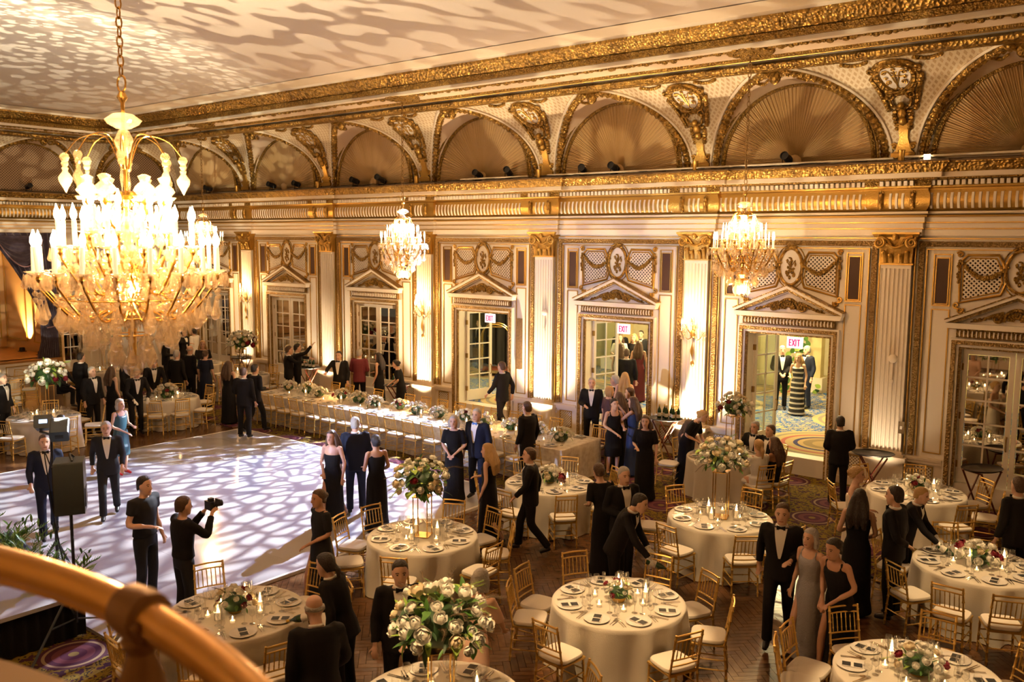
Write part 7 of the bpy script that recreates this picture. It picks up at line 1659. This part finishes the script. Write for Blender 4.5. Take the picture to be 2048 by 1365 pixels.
for s, nm in ((-1, 'left'), (1, 'right')):
    pr = root('pattern_projector', (lx+s*0.24, ly+0.02, 2.40), R(120 if s < 0 else 30), 'grey pattern projector on the light stand, %s one' % ('the one with a lit screen' if s < 0 else 'tilted up'), 'projector'); pr.rotation_euler = (R(-20 if s < 0 else 35), 0, R(60))
    b = MB(); b.rings([[(-w_, -0.13, z), (w_, -0.13, z), (w_, 0.13, z), (-w_, 0.13, z)] for z, w_ in ((0.0, 0.10), (0.02, 0.115), (0.16, 0.115), (0.18, 0.10))]); put('housing', b.mesh('housing', M['steel_blue'], True, 30), pr)
    b = MB(); b.lathe([(0.05, 0), (0.055, 0.10), (0.045, 0.10), (0.04, 0.02), (0, 0.02)], 12, M=Matrix.Translation((0, 0.13, 0.09)) @ Matrix.Rotation(R(-90), 4, 'X')); put('lens_tube', b.mesh('lens_tube', M['black']), pr)
    b = MB(); b.box((0, -0.134, 0.09), (0.10, 0.006, 0.05)); put('display', b.mesh('display', M['screen'] if s < 0 else M['black'], False), pr)
# ---- floor monitor and plants on the bandstand
mp = at(2, 1100, 0.75); mn = root('floor_monitor', (13.2, -14.6, 0.56), R(30), 'black wedge monitor at the left edge above the balcony rail', 'loudspeaker')
mn.location = (mp.x, mp.y, 0.56)
b = MB(); b.prism([(-0.25, 0.0), (0.25, 0.0), (0.25, 0.12), (-0.05, 0.36), (-0.25, 0.30)], -0.28, 0.28); put('wedge_cabinet', b.mesh('wedge_cabinet', M['black'], False), mn)
b = MB(); b.add([(0.24, -0.25, 0.135), (0.24, 0.25, 0.135), (-0.04, 0.25, 0.36), (-0.04, -0.25, 0.36)], [(0, 1, 2, 3)]); put('grille', b.mesh('grille', M['charcoal'], False), mn)
rnd = random.Random(77)
for i, (px, py) in enumerate(((45, 1120), (75, 1125), (100, 1140), (130, 1165), (10, 1085), (165, 1195))):
    q = at(px, py, 0.56); q.y = min(q.y, -13.62); r_ = root('leafy_plant', (q.x, q.y, 0.56), 0, 'feathery green foliage spray on the bandstand edge, %s' % ('between monitor and poles', 'tallest of the row', 'just left of the poles', 'right against the poles', 'at the left edge', 'right of the poles by the rail')[i], 'plant', 'greenery along the bandstand')
    b = MB(); b.lathe([(0.0, 0), (0.08, 0), (0.10, 0.12), (0.0, 0.12)], 10); put('pot', b.mesh('pot', M['black']), r_)
    for j in range(16):
        a = rnd.uniform(0, 6.28); l = rnd.uniform(0.25, 0.5); tip = Vector((math.cos(a)*l*0.6, math.sin(a)*l*0.6, 0.12+l)); 
        put('sprig', SPRIG[j % 2], r_, (0, 0, 0.1), mat=M['leaf'] if j % 3 else M['leaf_lime'], rot=(tip-Vector((0, 0, 0.1))).normalized().to_track_quat('Y', 'Z').to_euler(), scale=l)
        for k in range(3):
            t = 0.4+0.25*k; put('leaf', LEAF[1], r_, tip*t+Vector((0, 0, 0.04)), mat=M['leaf'] if k else M['leaf_lime'], rot=(tip+Vector((rnd.uniform(-.4, .4), rnd.uniform(-.4, .4), 0))).normalized().to_track_quat('Y', 'Z').to_euler(), scale=0.13)
# ---- waiters' tray stands
def tray_stand(x, y, rz, lab, tray=True, h=0.92):
    r_ = root('tray_stand', (x, y, 0.006), rz, 'folding red-brown wooden tray stand '+lab, 'tray stand', 'folding tray stands')
    for s in (-1, 1):
        for t in (-1, 1):
            b = MB(); b.tube([(s*0.24, t*0.20, 0.012), (-s*0.24, t*0.20, h-0.02)], 0.017, 6); put('leg', b.mesh('leg', M['wood_red']), r_)
        b = MB(); b.tube([(s*0.24, -0.22, h-0.02), (s*0.24, 0.22, h-0.02)], 0.014, 6); put('top_bar', b.mesh('top_bar', M['wood_red']), r_)
    b = MB(); b.tube([(-0.12, -0.2, 0.25), (-0.12, 0.2, 0.25)], 0.010, 6); put('strap_bar', b.mesh('strap_bar', M['wood_red']), r_)
    if tray:
        b = MB(); b.lathe([(0.0, 0.0), (0.30, 0.0), (0.33, 0.025), (0.345, 0.03), (0.34, 0.036), (0.31, 0.012), (0.0, 0.008)], 32, sx=1.15, sy=0.88); tag(put('serving_tray', b.mesh('serving_tray', M['black']), None, (x, y, h+0.006), rz), 'large oval black serving tray '+lab, 'tray', 'serving trays')
tray_stand(21.12, -0.95, R(20), 'beside the waiter at the wall')
tray_stand(23.0, -0.85, R(60), 'in front of the mirrored right-hand door')
tray_stand(16.42, -0.62, R(10), 'right of the crowded doorway')
tray_stand(8.1, -1.1, R(70), 'beside the barman behind the head table', h=0.85)
tray_stand(3.9, -0.9, R(30), 'by the far wall left of the embracing men')
tray_stand(0.3, -0.9, R(10), 'with silver pots by the far wall')
for i in range(6): bottle((16.25+0.09*i, -0.62+0.08*(i % 2), 0.94), 'dark wine bottle on the doorway tray, '+ORD[i], None, 'bottles on the doorway tray')
for i in range(7): bottle((3.65+0.085*i, -0.92+0.09*(i % 2), 0.94), 'dark wine bottle on the far wall tray, '+ORD[i], None, 'bottles on the far tray')
for i in range(5): bottle((7.95+0.09*i, -1.1+0.08*(i % 2), 0.87), 'dark wine bottle on the barman tray, '+ORD[i], None, 'bottles beside the barman')
b = MB(); b.lathe([(0.0, 0.0), (0.04, 0.0), (0.055, 0.05), (0.045, 0.10), (0.02, 0.12), (0.0, 0.13)], 12); b.tube(curve([(0.05, 0, 0.03), (0.09, 0, 0.06), (0.10, 0, 0.11)], 4), 0.010, 6); b.tube(curve([(-0.045, 0, 0.09), (-0.09, 0, 0.08), (-0.05, 0, 0.03)], 4), 0.007, 6); pot_me = b.mesh('coffee_pot', M['silver'])
for i in range(4): tag(put('coffee_pot', pot_me, None, (0.12+0.12*i, -0.88+0.1*(i % 2), 0.94), i), 'silver coffee pot on the far wall tray, %s' % ('leftmost', 'second', 'third', 'rightmost')[i], 'pot', 'coffee pots on the far tray')
# ---- brass luggage cart in the hall
lc = root('luggage_cart', (7.1, 4.5, HALLZ), R(35), 'brass bellhop luggage cart standing in the left open doorway', 'luggage cart')
b = MB(); b.box((0, 0, 0.24), (1.05, 0.60, 0.06)); put('deck', b.mesh('deck', M['wood_red'], False), lc)
for y in (-0.27, 0.27):
    b = MB(); b.tube([(-0.48, y, 0.27), (-0.48, y, 1.35)]+[(-0.48*math.cos(PI*i/14), y, 1.35+0.42*math.sin(PI*i/14)) for i in range(1, 14)]+[(0.48, y, 1.35), (0.48, y, 0.27)], 0.024, 8); put('hoop', b.mesh('hoop', M['brass']), lc)
b = MB(); b.tube([(-0.34, 0, 1.66), (0.34, 0, 1.66)], 0.02, 8); b.tube([(0, -0.27, 1.77), (0, 0.27, 1.77)], 0.02, 8); put('hanging_bar', b.mesh('hanging_bar', M['brass']), lc)
for sx_ in (-1, 1):
    for sy_ in (-1, 1):
        b = MB(); b.lathe([(0.10, -0.02), (0.10, 0.02)], 14, M=Matrix.Translation((sx_*0.42, sy_*0.22, 0.10)) @ Matrix.Rotation(R(90), 4, 'X'), cap=True); put('wheel', b.mesh('wheel', M['black']), lc)
# ---- lit garland in the hall
for i, (x, y, n) in enumerate(((16.4, 7.6, 70), (13.1, 7.6, 50))):
    r_ = root('lit_garland', (x, y, HALLZ), 0, 'green garland with tiny white lights in the hall seen through the %s doorway' % ('blue-carpet', 'crowded')[i], 'garland'); rnd = random.Random(i)
    for j in range(n):
        z = rnd.uniform(0.05, 2.6); a = rnd.uniform(0, 6.28); rr = 0.30-0.06*z+ (0.25 if z < 0.3 else 0)
        put('leaf', LEAF[2], r_, (rr*math.cos(a), rr*math.sin(a), z), mat=M['leaf_lime'] if j % 2 else M['leaf'], rot=(rnd.uniform(0, 6), rnd.uniform(0, 6), a), scale=0.28)
        if j % 3 == 0:
            put('fairy_light', flame_me, r_, (rr*1.1*math.cos(a+1), rr*1.1*math.sin(a+1), z), scale=0.6)
# ---- balcony rail in the foreground
rc = Vector((24.25, -19.9)); rr = 2.48
def rp(a, r_=rr, z=4.2): return (rc.x+r_*math.cos(a), rc.y+r_*math.sin(a), z)
rail = root('balcony_rail', (0, 0, 0), 0, 'blurred curved gilt balcony rail in the lower left foreground', 'railing')
b = MB(); b.tube([rp(R(150-1.5*i)) for i in range(62)], 0.040, 14); b.tube([rp(R(150-1.5*i), rr+0.012, 4.156) for i in range(60)], 0.022, 8); put('handrail', b.mesh('handrail', M['rail']), rail)
ba = R(90.0)
b = MB(); Mx = Matrix.Translation(rp(ba)) @ Matrix.Rotation(R(90), 4, 'Y')
b.lathe([(0.040, -0.055), (0.056, -0.045), (0.060, 0.0), (0.056, 0.045), (0.040, 0.055)], 16, M=Mx); b.ball(Vector(rp(ba))+Vector((0.07, -0.045, 0.0)), 0.014, 8, 6); put('collar', b.mesh('collar', M['rail_dark']), rail)
for i, a in enumerate((ba, ba+R(26), ba+R(52), ba-R(26))):
    b = MB(); b.lathe([(0.030, 0.27), (0.045, 0.25), (0.030, 0.22), (0.05, 0.16), (0.058, 0.11), (0.042, 0.06), (0.06, 0.02), (0.07, 0.0)], 14, (*rp(a)[:2], 3.89)); put('baluster', b.mesh('baluster', M['rail_dark']), rail)
b = MB(); rs = []
for i in range(50):
    a = R(160-1.9*i); rs.append([rp(a, rr-0.10, 3.89), rp(a, rr+0.055, 3.89), rp(a, rr+0.07, 3.87), rp(a, rr+0.055, 3.82), rp(a, rr+0.0, 3.75), rp(a, rr-0.02, 3.0), rp(a, rr-0.10, 3.0)])
b.rings(rs); struct(put('trim_3', b.mesh('balcony_ledge', M['ledge_cream'])))
for m in bpy.data.materials: m.cycles.emission_sampling = 'NONE'
